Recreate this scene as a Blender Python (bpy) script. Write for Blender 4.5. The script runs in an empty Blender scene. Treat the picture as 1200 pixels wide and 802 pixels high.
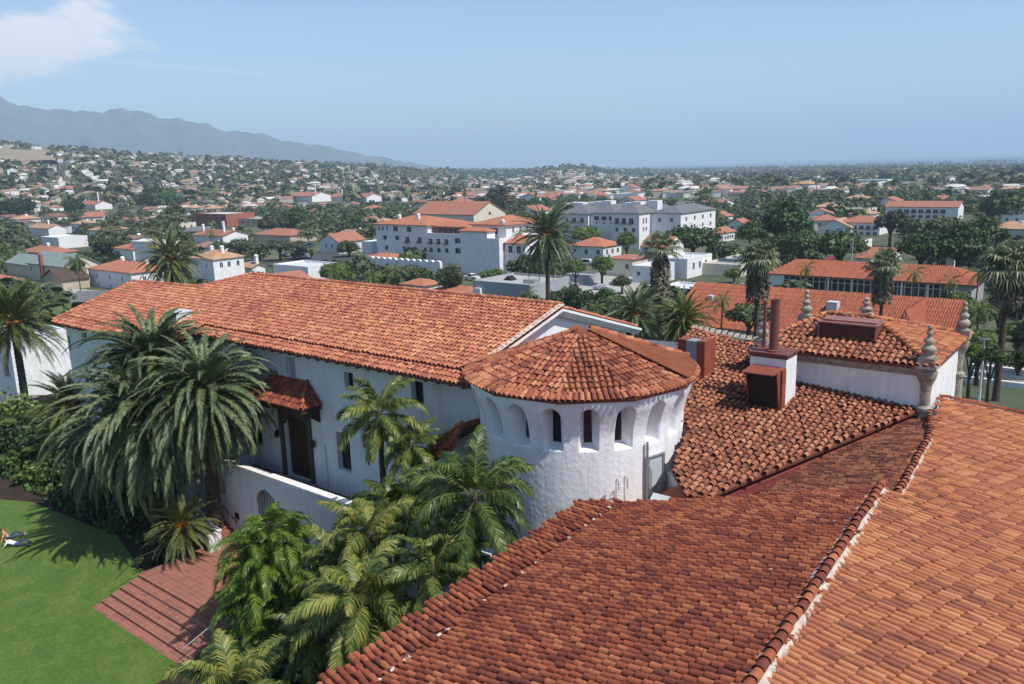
import bpy, math, random
import numpy as np
from mathutils import Vector, Matrix
random.seed(7); RNG = np.random.default_rng(7)
sc = bpy.context.scene
COL = sc.collection
rad = math.radians
PI = math.pi

# ------------------------------------------------------------------ camera
F = 950.; W = 1200.; H = 802.
PITCH = rad(12.15); ROLL = rad(1.7); HEAD = rad(38.8)
CAM = np.array([0, 0, 26.])
fw0 = np.array([-math.sin(HEAD), math.cos(HEAD), 0]); rt0 = np.array([math.cos(HEAD), math.sin(HEAD), 0]); up0 = np.array([0, 0, 1.])
FW = fw0*math.cos(PITCH)-up0*math.sin(PITCH); up1 = fw0*math.sin(PITCH)+up0*math.cos(PITCH)
RT = rt0*math.cos(ROLL)-up1*math.sin(ROLL); UP = up1*math.cos(ROLL)+rt0*math.sin(ROLL)
cam = bpy.data.objects.new('camera', bpy.data.cameras.new('camera')); COL.objects.link(cam)
cam.matrix_world = Matrix(((RT[0], UP[0], -FW[0], CAM[0]), (RT[1], UP[1], -FW[1], CAM[1]), (RT[2], UP[2], -FW[2], CAM[2]), (0, 0, 0, 1)))
cam.data.sensor_width = 36; cam.data.lens = F/W*36
cam.data.clip_start = .5; cam.data.clip_end = 90000
sc.camera = cam

# ------------------------------------------------------------------ sky and sun
SUN_AZ = 86.      # clockwise from +Y
SUN_EL = 55.
wd = bpy.data.worlds.new('World'); sc.world = wd; wd.use_nodes = True
wn = wd.node_tree; wn.nodes.clear(); WN = wn.nodes.new; wl = wn.links.new
sky = WN('ShaderNodeTexSky'); sky.sky_type = 'NISHITA'; sky.sun_disc = False
sky.sun_elevation = rad(SUN_EL); sky.sun_rotation = rad(SUN_AZ)
sky.altitude = 50; sky.air_density = 1.0; sky.dust_density = .2; sky.ozone_density = 3.5
bg = WN('ShaderNodeBackground'); bg.inputs[1].default_value = .115
wo = WN('ShaderNodeOutputWorld')
tc = WN('ShaderNodeTexCoord')
def wmath(op, a, b=None):
    n = WN('ShaderNodeMath'); n.operation = op
    for i, x in enumerate((a, b)):
        if x is None: continue
        if isinstance(x, (int, float)): n.inputs[i].default_value = x
        else: wl(x, n.inputs[i])
    return n.outputs[0]
def wdot(vec):
    n = WN('ShaderNodeVectorMath'); n.operation = 'DOT_PRODUCT'; wl(tc.outputs['Generated'], n.inputs[0]); n.inputs[1].default_value = vec; return n.outputs['Value']
# cirrus bank and vapour trail: fixed directions of the sky (gnomonic plane round a point of the sky)
def raydir(u, v):
    d = FW+RT*(u-W/2)/F-UP*(v-H/2)/F
    return d/np.linalg.norm(d)
c0 = raydir(120, 40); ch = np.cross(c0, up0); ch /= np.linalg.norm(ch); cv = np.cross(ch, c0)
dc = wdot(tuple(c0)); sx = wmath('DIVIDE', wdot(tuple(ch)), dc); sy = wmath('DIVIDE', wdot(tuple(cv)), dc)
comb = WN('ShaderNodeCombineXYZ'); wl(sx, comb.inputs[0]); wl(sy, comb.inputs[1])
mp = WN('ShaderNodeMapping'); wl(comb.outputs[0], mp.inputs[0]); mp.inputs['Rotation'].default_value = (0, 0, rad(-25)); mp.inputs['Scale'].default_value = (6, 16, 1)
nz = WN('ShaderNodeTexNoise'); wl(mp.outputs[0], nz.inputs[0]); nz.inputs['Scale'].default_value = 1.0; nz.inputs['Detail'].default_value = 8; nz.inputs['Roughness'].default_value = .62; nz.inputs['Distortion'].default_value = .5
# bank: elongated blob along a tilted axis
a_ = rad(20)
lx = wmath('ADD', wmath('MULTIPLY', sx, math.cos(a_)), wmath('MULTIPLY', sy, math.sin(a_)))
ly = wmath('SUBTRACT', wmath('MULTIPLY', sy, math.cos(a_)), wmath('MULTIPLY', sx, math.sin(a_)))
lxs = wmath('ADD', lx, .075); lys = wmath('ADD', ly, -.012)
d2 = wmath('ADD', wmath('POWER', wmath('ABSOLUTE', wmath('DIVIDE', lxs, .17)), 2.), wmath('POWER', wmath('ABSOLUTE', wmath('DIVIDE', lys, .036)), 2.))
den = wmath('SUBTRACT', 1.15, wmath('SQRT', d2))
den = wmath('ADD', den, wmath('MULTIPLY', wmath('SUBTRACT', nz.outputs[0], .5), 3.4))
rm = WN('ShaderNodeMapRange'); rm.interpolation_type = 'SMOOTHSTEP'; wl(den, rm.inputs[0]); rm.inputs[1].default_value = .05; rm.inputs[2].default_value = .62; rm.inputs[3].default_value = 0; rm.inputs[4].default_value = .95
# vapour trail
t0 = raydir(75, 67); t1 = raydir(375, 93); tn = np.cross(t0, t1); tn /= np.linalg.norm(tn); tm = (t0+t1); tm /= np.linalg.norm(tm)
td = wmath('ABSOLUTE', wdot(tuple(tn)))
tr = WN('ShaderNodeMapRange'); tr.interpolation_type = 'SMOOTHSTEP'; wl(td, tr.inputs[0]); tr.inputs[1].default_value = .0035; tr.inputs[2].default_value = .0; tr.inputs[3].default_value = 0; tr.inputs[4].default_value = .28
tl_ = WN('ShaderNodeMapRange'); tl_.interpolation_type = 'SMOOTHSTEP'; wl(wdot(tuple(tm)), tl_.inputs[0]); tl_.inputs[1].default_value = math.cos(.17); tl_.inputs[2].default_value = math.cos(.05)
trail = wmath('MULTIPLY', tr.outputs[0], tl_.outputs[0])
cl = wmath('MAXIMUM', rm.outputs[0], trail)
mx = WN('ShaderNodeMix'); mx.data_type = 'RGBA'; wl(cl, mx.inputs[0]); wl(sky.outputs[0], mx.inputs[6]); mx.inputs[7].default_value = (7.6, 7.3, 7.2, 1)
wl(mx.outputs[2], bg.inputs[0]); wl(bg.outputs[0], wo.inputs[0])
sun = bpy.data.objects.new('sun', bpy.data.lights.new('sun', 'SUN')); COL.objects.link(sun)
sun.data.energy = 4.2; sun.data.angle = rad(.5); sun.data.color = (1, .955, .88)
sd = Vector((math.sin(rad(SUN_AZ))*math.cos(rad(SUN_EL)), math.cos(rad(SUN_AZ))*math.cos(rad(SUN_EL)), math.sin(rad(SUN_EL))))
sun.rotation_euler = sd.to_track_quat('Z', 'Y').to_euler(); sun.location = (0, 0, 60)
sc.view_settings.view_transform = 'Standard'; sc.view_settings.look = 'None'; sc.view_settings.exposure = 0.42; sc.view_settings.gamma = 1
sc.cycles.volume_bounces = 1
HAZE = 1.4e-4

# ------------------------------------------------------------------ pixel rays to points on known planes
def ray(u, v): return FW+RT*(u-W/2)/F-UP*(v-H/2)/F
def atz(u, v, z):
    d = ray(u, v); return CAM+(z-CAM[2])/d[2]*d
def atx(u, v, x):
    d = ray(u, v); return CAM+(x-CAM[0])/d[0]*d
def aty(u, v, y):
    d = ray(u, v); return CAM+(y-CAM[1])/d[1]*d
def proj(p):
    q = np.array(p, float)-CAM; z = q@FW; return W/2+F*(q@RT)/z, H/2-F*(q@UP)/z, z
def zat(x, y, v):      # height at which a vertical line through x, y reaches picture row v
    lo, hi = -60., 400.
    for _ in range(50):
        m = (lo+hi)/2
        if proj((x, y, m))[1] > v: lo = m
        else: hi = m
    return lo
def cyl(u, v, c, r):
    d = ray(u, v); o = CAM-np.array([c[0], c[1], 0]); a = d[0]**2+d[1]**2; b = 2*(o[0]*d[0]+o[1]*d[1]); q = b*b-4*a*(o[0]**2+o[1]**2-r*r)
    return CAM+d*(-b-math.sqrt(max(q, 0)))/(2*a)

# ------------------------------------------------------------------ mesh builder
class MB:
    def __init__(s): s.V = []; s.n = 0; s.L = []; s.S = []; s.M = []; s.G = []
    def add(s, V, Fc, mi=0, sm=False):
        V = np.asarray(V, float).reshape(-1, 3); s.G.append(np.full(len(Fc), sm))
        if isinstance(Fc, np.ndarray):
            s.L.append((Fc+s.n).ravel()); s.S.append(np.full(len(Fc), Fc.shape[1])); s.M.append(np.full(len(Fc), mi))
        else:
            for f in Fc: s.L.append(np.array(f)+s.n)
            s.S.append(np.array([len(f) for f in Fc])); s.M.append(np.full(len(Fc), mi))
        s.V.append(V); s.n += len(V); return s
    def box(s, x0, x1, y0, y1, z0, z1, mi=0):
        V = [(x0,y0,z0),(x1,y0,z0),(x1,y1,z0),(x0,y1,z0),(x0,y0,z1),(x1,y0,z1),(x1,y1,z1),(x0,y1,z1)]
        return s.add(V, [(3,2,1,0),(4,5,6,7),(0,1,5,4),(1,2,6,5),(2,3,7,6),(3,0,4,7)], mi)
    def poly(s, pts, mi=0): return s.add(pts, [tuple(range(len(pts)))], mi)
    def prism(s, pts, d, mi=0):
        n = len(pts); P = np.array(pts, float); Q = P+np.array(d)
        fs = [tuple(range(n)), tuple(range(2*n-1, n-1, -1))]+[((i+1) % n, i, n+i, n+(i+1) % n) for i in range(n)]
        return s.add(np.vstack([P, Q]), fs, mi)
    def tube(s, path, r, n=8, mi=0, cap=True):
        P = np.array(path, float); m = len(P)
        R_ = np.full(m, r) if np.isscalar(r) else np.array(r)
        T = np.gradient(P, axis=0); T /= np.linalg.norm(T, axis=1)[:, None]+1e-9
        ref = np.array([0, 0, 1.]) if abs(T[0][2]) < .9 else np.array([1., 0, 0])
        A = np.cross(T, ref); A /= np.linalg.norm(A, axis=1)[:, None]+1e-9; B = np.cross(T, A)
        th = np.linspace(0, 2*PI, n, endpoint=False)
        V = P[:, None]+R_[:, None, None]*(A[:, None]*np.cos(th)[None, :, None]+B[:, None]*np.sin(th)[None, :, None])
        fs = [(i*n+j, i*n+(j+1) % n, (i+1)*n+(j+1) % n, (i+1)*n+j) for i in range(m-1) for j in range(n)]
        if cap: fs += [tuple(range(n-1, -1, -1)), tuple(range((m-1)*n, m*n))]
        return s.add(V.reshape(-1, 3), fs, mi)
    def lathe(s, prof, c=(0, 0), n=20, mi=0):
        m = len(prof); th = np.linspace(0, 2*PI, n, endpoint=False)
        V = [(c[0]+r*math.cos(t), c[1]+r*math.sin(t), z) for r, z in prof for t in th]
        fs = [(i*n+j, i*n+(j+1) % n, (i+1)*n+(j+1) % n, (i+1)*n+j) for i in range(m-1) for j in range(n)]
        fs += [tuple(range(n-1, -1, -1)), tuple(range((m-1)*n, m*n))]
        return s.add(V, fs, mi)
    def mesh(s, name, mats, smooth=False):
        me = bpy.data.meshes.new(name)
        V = np.vstack(s.V); L = np.concatenate(s.L).astype(np.int32); S = np.concatenate(s.S).astype(np.int32); M = np.concatenate(s.M).astype(np.int32)
        me.vertices.add(len(V)); me.vertices.foreach_set('co', V.ravel())
        me.loops.add(len(L)); me.loops.foreach_set('vertex_index', L)
        me.polygons.add(len(S)); st = np.concatenate([[0], np.cumsum(S)[:-1]]).astype(np.int32)
        me.polygons.foreach_set('loop_start', st); me.polygons.foreach_set('loop_total', S)
        for m in (mats if isinstance(mats, (list, tuple)) else [mats]): me.materials.append(m)
        me.polygons.foreach_set('material_index', M)
        me.polygons.foreach_set('use_smooth', np.ones(len(S), bool) if smooth else np.concatenate(s.G).astype(bool))
        me.update(calc_edges=True)
        return me
    def obj(s, name, mats, parent=None, smooth=False, loc=None):
        o = bpy.data.objects.new(name, s.mesh(name, mats, smooth)); COL.objects.link(o)
        if parent is not None: o.parent = parent
        if loc is not None: o.location = loc
        return o
    def shift(s, d):
        s.V = [v+np.array(d) for v in s.V]; return s

def tag(o, label=None, cat=None, group=None, kind=None):
    if label: o['label'] = label
    if cat: o['category'] = cat
    if group: o['group'] = group
    if kind: o['kind'] = kind
    return o
def thing(name, loc, label, cat, group=None, rz=0):
    o = bpy.data.objects.new(name, None); COL.objects.link(o); o.location = loc; o.rotation_euler = (0, 0, rz)
    o.empty_display_size = .3
    return tag(o, label, cat, group)
def wpart(mb, name, mats, parent, smooth=False):   # mesh given in world coordinates, parent an unrotated Empty
    l = np.array(parent.location); mb.shift(-l); return mb.obj(name, mats, parent, smooth)

# ------------------------------------------------------------------ materials
def newmat(name):
    m = bpy.data.materials.new(name); m.use_nodes = True; return m, m.node_tree, m.node_tree.nodes['Principled BSDF']
def mat(name, c1, c2=None, scale=3., rough=.8, bump=0., bscale=30., metal=0., detail=5, spec=.3):
    m, t, b = newmat(name); b.inputs['Roughness'].default_value = rough; b.inputs['Metallic'].default_value = metal; b.inputs['Specular IOR Level'].default_value = spec
    b.inputs['Base Color'].default_value = (*c1, 1)
    g = t.nodes.new('ShaderNodeNewGeometry')
    if c2 is not None:
        n = t.nodes.new('ShaderNodeTexNoise'); t.links.new(g.outputs['Position'], n.inputs[0]); n.inputs['Scale'].default_value = scale; n.inputs['Detail'].default_value = detail; n.inputs['Roughness'].default_value = .65
        r = t.nodes.new('ShaderNodeValToRGB'); r.color_ramp.elements[0].position = .35; r.color_ramp.elements[1].position = .65
        r.color_ramp.elements[0].color = (*c1, 1); r.color_ramp.elements[1].color = (*c2, 1)
        t.links.new(n.outputs[0], r.inputs[0]); t.links.new(r.outputs[0], b.inputs['Base Color'])
    if bump:
        n2 = t.nodes.new('ShaderNodeTexNoise'); t.links.new(g.outputs['Position'], n2.inputs[0]); n2.inputs['Scale'].default_value = bscale; n2.inputs['Detail'].default_value = 4
        bp = t.nodes.new('ShaderNodeBump'); bp.inputs['Strength'].default_value = bump; bp.inputs['Distance'].default_value = .05
        t.links.new(n2.outputs[0], bp.inputs['Height']); t.links.new(bp.outputs[0], b.inputs['Normal'])
    return m
def tilemat(name, cols, patch=(.5, 1.15), pscale=.35, soot=.5, hue=None):
    """per-tile tone (random per island) x large patches x fine grime"""
    m, t, b = newmat(name); N = t.nodes.new; Lk = t.links.new
    b.inputs['Roughness'].default_value = .85; b.inputs['Specular IOR Level'].default_value = .2
    g = N('ShaderNodeNewGeometry')
    r = N('ShaderNodeValToRGB'); el = r.color_ramp.elements; el[0].position = 0; el[0].color = (*cols[0], 1); el[1].position = 1; el[1].color = (*cols[-1], 1)
    for i, c in enumerate(cols[1:-1]): e = el.new((i+1)/(len(cols)-1)); e.color = (*c, 1)
    n = N('ShaderNodeTexNoise'); Lk(g.outputs['Position'], n.inputs[0]); n.inputs['Scale'].default_value = pscale; n.inputs['Detail'].default_value = 3
    ma = N('ShaderNodeMath'); ma.operation = 'MULTIPLY_ADD'; Lk(n.outputs[0], ma.inputs[0]); ma.inputs[1].default_value = .9; ma.inputs[2].default_value = -.45
    ad = N('ShaderNodeMath'); ad.operation = 'ADD'; ad.use_clamp = True; Lk(ma.outputs[0], ad.inputs[0]); Lk(g.outputs['Random Per Island'], ad.inputs[1]); Lk(ad.outputs[0], r.inputs[0])
    n2 = N('ShaderNodeTexNoise'); Lk(g.outputs['Position'], n2.inputs[0]); n2.inputs['Scale'].default_value = 7; n2.inputs['Detail'].default_value = 6; n2.inputs['Roughness'].default_value = .7
    r2 = N('ShaderNodeValToRGB'); r2.color_ramp.elements[0].position = .3; r2.color_ramp.elements[0].color = (1-soot, 1-soot, 1-soot, 1); r2.color_ramp.elements[1].position = .55; r2.color_ramp.elements[1].color = (1, 1, 1, 1)
    Lk(n2.outputs[0], r2.inputs[0])
    mm = N('ShaderNodeMix'); mm.data_type = 'RGBA'; mm.blend_type = 'MULTIPLY'; mm.inputs[0].default_value = 1; Lk(r.outputs[0], mm.inputs[6]); Lk(r2.outputs[0], mm.inputs[7])
    Lk(mm.outputs[2], b.inputs['Base Color'])
    bp = N('ShaderNodeBump'); bp.inputs['Strength'].default_value = .35; bp.inputs['Distance'].default_value = .03; Lk(n2.outputs[0], bp.inputs['Height']); Lk(bp.outputs[0], b.inputs['Normal'])
    return m
def leafmat(name, cols, transl=.3, rough=.5, island=True, pscale=.6):
    m, t, b = newmat(name); N = t.nodes.new; Lk = t.links.new
    b.inputs['Roughness'].default_value = rough; b.inputs['Specular IOR Level'].default_value = .35
    g = N('ShaderNodeNewGeometry'); oi = N('ShaderNodeObjectInfo')
    r = N('ShaderNodeValToRGB'); el = r.color_ramp.elements; el[0].position = 0; el[0].color = (*cols[0], 1); el[1].position = 1; el[1].color = (*cols[-1], 1)
    for i, c in enumerate(cols[1:-1]): e = el.new((i+1)/(len(cols)-1)); e.color = (*c, 1)
    n = N('ShaderNodeTexNoise'); Lk(g.outputs['Position'], n.inputs[0]); n.inputs['Scale'].default_value = pscale; n.inputs['Detail'].default_value = 4
    m1 = N('ShaderNodeMath'); m1.operation = 'MULTIPLY_ADD'; Lk(n.outputs[0], m1.inputs[0]); m1.inputs[1].default_value = 1.0; m1.inputs[2].default_value = -.5
    m2 = N('ShaderNodeMath'); m2.operation = 'ADD'; Lk(m1.outputs[0], m2.inputs[0])
    if island: Lk(g.outputs['Random Per Island'], m2.inputs[1])
    else: m2.inputs[1].default_value = .5
    m3 = N('ShaderNodeMath'); m3.operation = 'MULTIPLY_ADD'; Lk(oi.outputs['Random'], m3.inputs[0]); m3.inputs[1].default_value = .5; m3.inputs[2].default_value = -.25
    m4 = N('ShaderNodeMath'); m4.operation = 'ADD'; m4.use_clamp = True; Lk(m2.outputs[0], m4.inputs[0]); Lk(m3.outputs[0], m4.inputs[1]); Lk(m4.outputs[0], r.inputs[0])
    Lk(r.outputs[0], b.inputs['Base Color'])
    if transl:
        tr = N('ShaderNodeBsdfTranslucent'); Lk(r.outputs[0], tr.inputs[0]); mx = N('ShaderNodeMixShader'); mx.inputs[0].default_value = transl
        Lk(b.outputs[0], mx.inputs[1]); Lk(tr.outputs[0], mx.inputs[2]); Lk(mx.outputs[0], t.nodes['Material Output'].inputs[0])
    return m

M = {}
M['stucco'] = mat('stucco', (.80, .79, .78), (.72, .71, .71), .8, .85, .35, 9)
M['rough_stucco'] = mat('rough_stucco', (.83, .83, .84), (.75, .75, .77), .9, .85, .5, 4.5)
M['stucco_shade'] = mat('stucco_shade_tint', (.70, .71, .73), (.62, .63, .66), .5, .85, .25, 9)  # dimmer, bluer copy of the white stucco: shade put into its colour
def stain(m, amt=.82, sc=(1.6, 1.6, .22)):
    t = m.node_tree; b = t.nodes['Principled BSDF']; src = b.inputs['Base Color'].links[0].from_socket
    g = t.nodes.new('ShaderNodeNewGeometry'); mp_ = t.nodes.new('ShaderNodeMapping'); mp_.inputs['Scale'].default_value = sc; t.links.new(g.outputs['Position'], mp_.inputs[0])
    n = t.nodes.new('ShaderNodeTexNoise'); n.inputs['Scale'].default_value = 1.6; n.inputs['Detail'].default_value = 9; n.inputs['Roughness'].default_value = .75; t.links.new(mp_.outputs[0], n.inputs[0])
    r = t.nodes.new('ShaderNodeValToRGB'); r.color_ramp.elements[0].position = .36; r.color_ramp.elements[0].color = (amt, amt*.985, amt*.95, 1); r.color_ramp.elements[1].position = .52; r.color_ramp.elements[1].color = (1, 1, 1, 1); t.links.new(n.outputs[0], r.inputs[0])
    mm = t.nodes.new('ShaderNodeMix'); mm.data_type = 'RGBA'; mm.blend_type = 'MULTIPLY'; mm.inputs[0].default_value = 1; t.links.new(src, mm.inputs[6]); t.links.new(r.outputs[0], mm.inputs[7]); t.links.new(mm.outputs[2], b.inputs['Base Color'])
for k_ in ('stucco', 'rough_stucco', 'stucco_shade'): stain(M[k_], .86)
M['cream'] = mat('cream', (.68, .62, .50), (.6, .54, .43), .5, .85)
M['tan'] = mat('tan', (.50, .42, .32), (.42, .35, .27), .5, .85)
M['offwhite'] = mat('offwhite', (.62, .61, .59), (.55, .54, .52), .5, .85)
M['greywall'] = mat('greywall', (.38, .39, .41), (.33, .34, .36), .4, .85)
M['stone'] = mat('stone', (.42, .37, .30), (.20, .17, .135), 3.2, .9, .6, 12)
M['dark'] = mat('dark_opening', (.012, .012, .014), None, rough=.6)
M['glass'] = mat('window_glass', (.02, .024, .03), None, rough=.12, spec=.6)
M['wood'] = mat('dark_wood', (.035, .02, .012), (.06, .03, .018), 6, .7)
M['iron'] = mat('iron', (.03, .03, .03), None, rough=.5, metal=.3)
M['galv'] = mat('galvanised_metal', (.45, .46, .47), (.36, .37, .38), 3, .45, metal=.6)
M['metal_paint'] = mat('white_metal', (.6, .62, .64), (.5, .52, .54), 2, .5)
M['oxide'] = mat('red_oxide_paint', (.30, .075, .045), (.20, .055, .035), 1.3, .65, .15, 6)
M['oxide_brown'] = mat('brown_oxide_paint', (.20, .075, .06), (.13, .05, .04), 3, .6)
M['flash'] = mat('clay_flashing', (.46, .16, .075), (.34, .11, .05), 1.6, .8, .2, 8)
M['mortar'] = mat('lime_mortar', (.58, .50, .42), (.42, .36, .3), 4, .95, .5, 20)
M['brick'] = mat('red_brick', (.33, .12, .075), (.26, .09, .06), 3, .85)
M['asphalt'] = mat('asphalt', (.055, .055, .06), (.075, .075, .08), .4, .9)
M['concrete'] = mat('concrete', (.42, .40, .37), (.34, .33, .31), .5, .9)
M['grey_roof'] = mat('grey_roof', (.17, .17, .18), (.12, .12, .125), .6, .85)
M['white_roof'] = mat('white_flat_roof', (.62, .62, .61), (.5, .5, .5), .4, .85)
M['green_roof'] = mat('pale_green_roof', (.24, .29, .27), (.19, .23, .22), .6, .75)
M['brown_roof'] = mat('brown_shingle', (.10, .065, .05), (.07, .045, .035), 1.5, .85)
M['bark'] = mat('palm_bark', (.10, .075, .055), (.05, .037, .028), 3, .95, .8, 8)
M['trunk'] = mat('tree_bark', (.11, .08, .06), (.06, .045, .035), 2, .95, .5, 8)
M['soil'] = mat('garden_soil', (.045, .03, .02), (.025, .018, .012), 1.2, .95)
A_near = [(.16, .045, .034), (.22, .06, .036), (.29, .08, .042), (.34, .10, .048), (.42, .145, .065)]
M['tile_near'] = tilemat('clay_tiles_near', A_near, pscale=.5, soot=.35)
M['tile_lit'] = tilemat('clay_tiles_sunlit', [(.27, .095, .06), (.37, .13, .07), (.44, .16, .078), (.49, .185, .085), (.55, .24, .115)], pscale=.45, soot=.25)  # brighter copy of the clay tiles: sunlight on the slopes put into the colour
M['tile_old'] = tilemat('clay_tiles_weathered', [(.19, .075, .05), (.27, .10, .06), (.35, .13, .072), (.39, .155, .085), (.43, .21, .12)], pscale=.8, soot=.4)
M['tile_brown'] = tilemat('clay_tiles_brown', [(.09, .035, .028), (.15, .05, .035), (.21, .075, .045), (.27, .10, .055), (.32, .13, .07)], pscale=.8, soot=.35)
M['tile_wing'] = tilemat('clay_tiles_wing', [(.29, .095, .065), (.38, .13, .08), (.45, .16, .09), (.50, .19, .10), (.56, .26, .14)], pscale=.25, soot=.2)
M['tile_turret'] = tilemat('clay_tiles_turret', [(.19, .06, .042), (.29, .09, .052), (.38, .125, .065), (.44, .155, .08), (.51, .23, .12)], pscale=.8, soot=.4)
M['pan'] = mat('clay_pans', (.22, .075, .045), (.13, .045, .03), 3, .9)
M['pan_far'] = mat('clay_pans_far', (.28, .09, .05), (.22, .07, .04), .8, .9)
def farroof(name, c1, c2):
    m = mat(name, c1, c2, .5, .85); t = m.node_tree; b = t.nodes['Principled BSDF']
    w = t.nodes.new('ShaderNodeTexWave'); w.inputs['Scale'].default_value = 1.0; g = t.nodes.new('ShaderNodeNewGeometry'); t.links.new(g.outputs['Position'], w.inputs[0]); w.inputs['Distortion'].default_value = 1
    bp = t.nodes.new('ShaderNodeBump'); bp.inputs['Strength'].default_value = .5; bp.inputs['Distance'].default_value = .1; t.links.new(w.outputs[0], bp.inputs['Height']); t.links.new(bp.outputs[0], b.inputs['Normal']); return m
M['roof_orange'] = farroof('orange_tile_roof', (.46, .18, .10), (.37, .14, .08))
M['roof_salmon'] = farroof('salmon_tile_roof', (.40, .17, .11), (.32, .13, .085))
M['roof_tan'] = farroof('tan_tile_roof', (.48, .29, .17), (.4, .22, .13))
M['roof_dusty'] = farroof('dusty_tile_roof', (.34, .19, .14), (.27, .15, .11))
M['roof_brown'] = farroof('dull_brown_tile_roof', (.25, .12, .08), (.19, .09, .065))

# ------------------------------------------------------------------ tiled roof slopes
def tile_slope(mb, poly, down, sp, ex, r, n=5, jit=.012, base=True, lift=.0, mi=0, mib=1, shift=0, h=.9, miss=0., stag=.12):
    """poly: coplanar 3D corners; down: a vector whose in-plane part is the fall line of the tile columns"""
    P = np.array(poly, float); nrm = np.zeros(3)
    for i in range(len(P)): nrm += np.cross(P[i]-P[0], P[(i+1) % len(P)]-P[0])
    nrm /= np.linalg.norm(nrm)
    if nrm[2] < 0: nrm = -nrm
    s = np.array(down, float); s -= nrm*(s@nrm); s /= np.linalg.norm(s); e = np.cross(nrm, s)
    O = P[0]; A = (P-O)@e; B = (P-O)@s
    if base:
        th = .12; mb.add(np.vstack([P, P-nrm*th]), [tuple(range(len(P))), tuple(range(2*len(P)-1, len(P)-1, -1))]+[(i, (i+1) % len(P), len(P)+(i+1) % len(P), len(P)+i) for i in range(len(P))], mib)
    na = int((A.max()-A.min())/sp)+2; nb = int((B.max()-B.min())/ex)+2
    ia, ib = np.meshgrid(np.arange(na), np.arange(nb), indexing='ij')
    a = A.min()+(ia+.5)*sp; b = B.max()-(ib+.5)*ex+shift+((ia*7919) % 13/13.-.5)*ex*stag
    a = a.ravel(); b = b.ravel(); ins = np.zeros(len(a), bool); k = len(P)
    for i in range(k):
        x0, y0, x1, y1 = A[i], B[i], A[(i+1) % k], B[(i+1) % k]
        c = ((y0 > b) != (y1 > b)) & (a < (x1-x0)*(b-y0)/(y1-y0+1e-12)+x0); ins ^= c
    if miss: ins &= RNG.random(len(a)) > miss
    a = a[ins]; b = b[ins]; m = len(a)
    if m == 0: return mb
    a = a+RNG.normal(0, jit, m); b = b+RNG.normal(0, jit*1.6, m); ang = RNG.normal(0, .03, m); hz = RNG.normal(0, .006, m)
    th = np.linspace(0, PI, n+1)
    # upper end (b-ex*.62) narrow and low, lower end (b+ex*.5) wide and raised
    tx = np.concatenate([-np.cos(th)*r*.80, -np.cos(th)*r]); ty = np.concatenate([np.full(n+1, -ex*.62), np.full(n+1, ex*.5)])
    tz = np.concatenate([np.sin(th)*r*.8*h-.01, np.sin(th)*r*h+.028])
    ca = np.cos(ang)[:, None]; sa = np.sin(ang)[:, None]
    X = a[:, None]+tx*ca-ty*sa; Y = b[:, None]+tx*sa+ty*ca; Z = tz[None]+hz[:, None]+lift
    V = O+X[..., None]*e+Y[..., None]*s+Z[..., None]*nrm
    q = np.array([(i, i+1, n+2+i, n+1+i) for i in range(n)])
    Fc = (q[None]+np.arange(m)[:, None, None]*(2*n+2)).reshape(-1, 4)
    mb.add(V.reshape(-1, 3), Fc, mi, True); return mb
def ridge(mb, p, q, r=.13, ex=.36, mi=0, n=6, lift=.05):
    p = np.array(p, float); q = np.array(q, float); L = np.linalg.norm(q-p); d = (q-p)/L; sd_ = np.cross(d, up0); sd_ /= np.linalg.norm(sd_); u_ = np.cross(sd_, d)
    k = max(1, int(L/ex)); th = np.linspace(-.15, PI+.15, n+1)
    for i in range(k):
        c0_ = p+d*(i*L/k-.05); c1_ = p+d*((i+1)*L/k); j = random.gauss(0, .012)
        V = [c0_+sd_*(math.cos(t)*r*.84+j)+u_*(math.sin(t)*r*.84+lift-.02) for t in th]+[c1_+sd_*(math.cos(t)*r+j)+u_*(math.sin(t)*r+lift+.02) for t in th]
        mb.add(V, [(a, a+1, n+2+a, n+1+a) for a in range(n)], mi, True)
    return mb
def wall_holes(mb, o, ud, w, z0, z1, holes, depth, nrm, mi=0):
    """vertical wall sheet from o along ud, with real rectangular openings and reveals going in by depth (against nrm)"""
    o = np.array(o, float); ud = np.array(ud, float); inn = -np.array(nrm, float)*depth
    us = sorted({0., w}|{h for a in holes for h in a[:2]}); zs = sorted({z0, z1}|{h for a in holes for h in a[2:4]})
    P = lambda u, z: o*[1, 1, 0]+ud*u+np.array([0, 0, z])
    for i in range(len(us)-1):
        for j in range(len(zs)-1):
            uc, zc = (us[i]+us[i+1])/2, (zs[j]+zs[j+1])/2
            if any(a[0] < uc < a[1] and a[2] < zc < a[3] for a in holes): continue
            mb.poly([P(us[i], zs[j]), P(us[i+1], zs[j]), P(us[i+1], zs[j+1]), P(us[i], zs[j+1])], mi)
    for a in holes:
        q = [P(a[0], a[2]), P(a[1], a[2]), P(a[1], a[3]), P(a[0], a[3])]
        for i in range(4): mb.poly([q[i], q[(i+1) % 4], q[(i+1) % 4]+inn, q[i]+inn], mi)
    return mb

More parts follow.
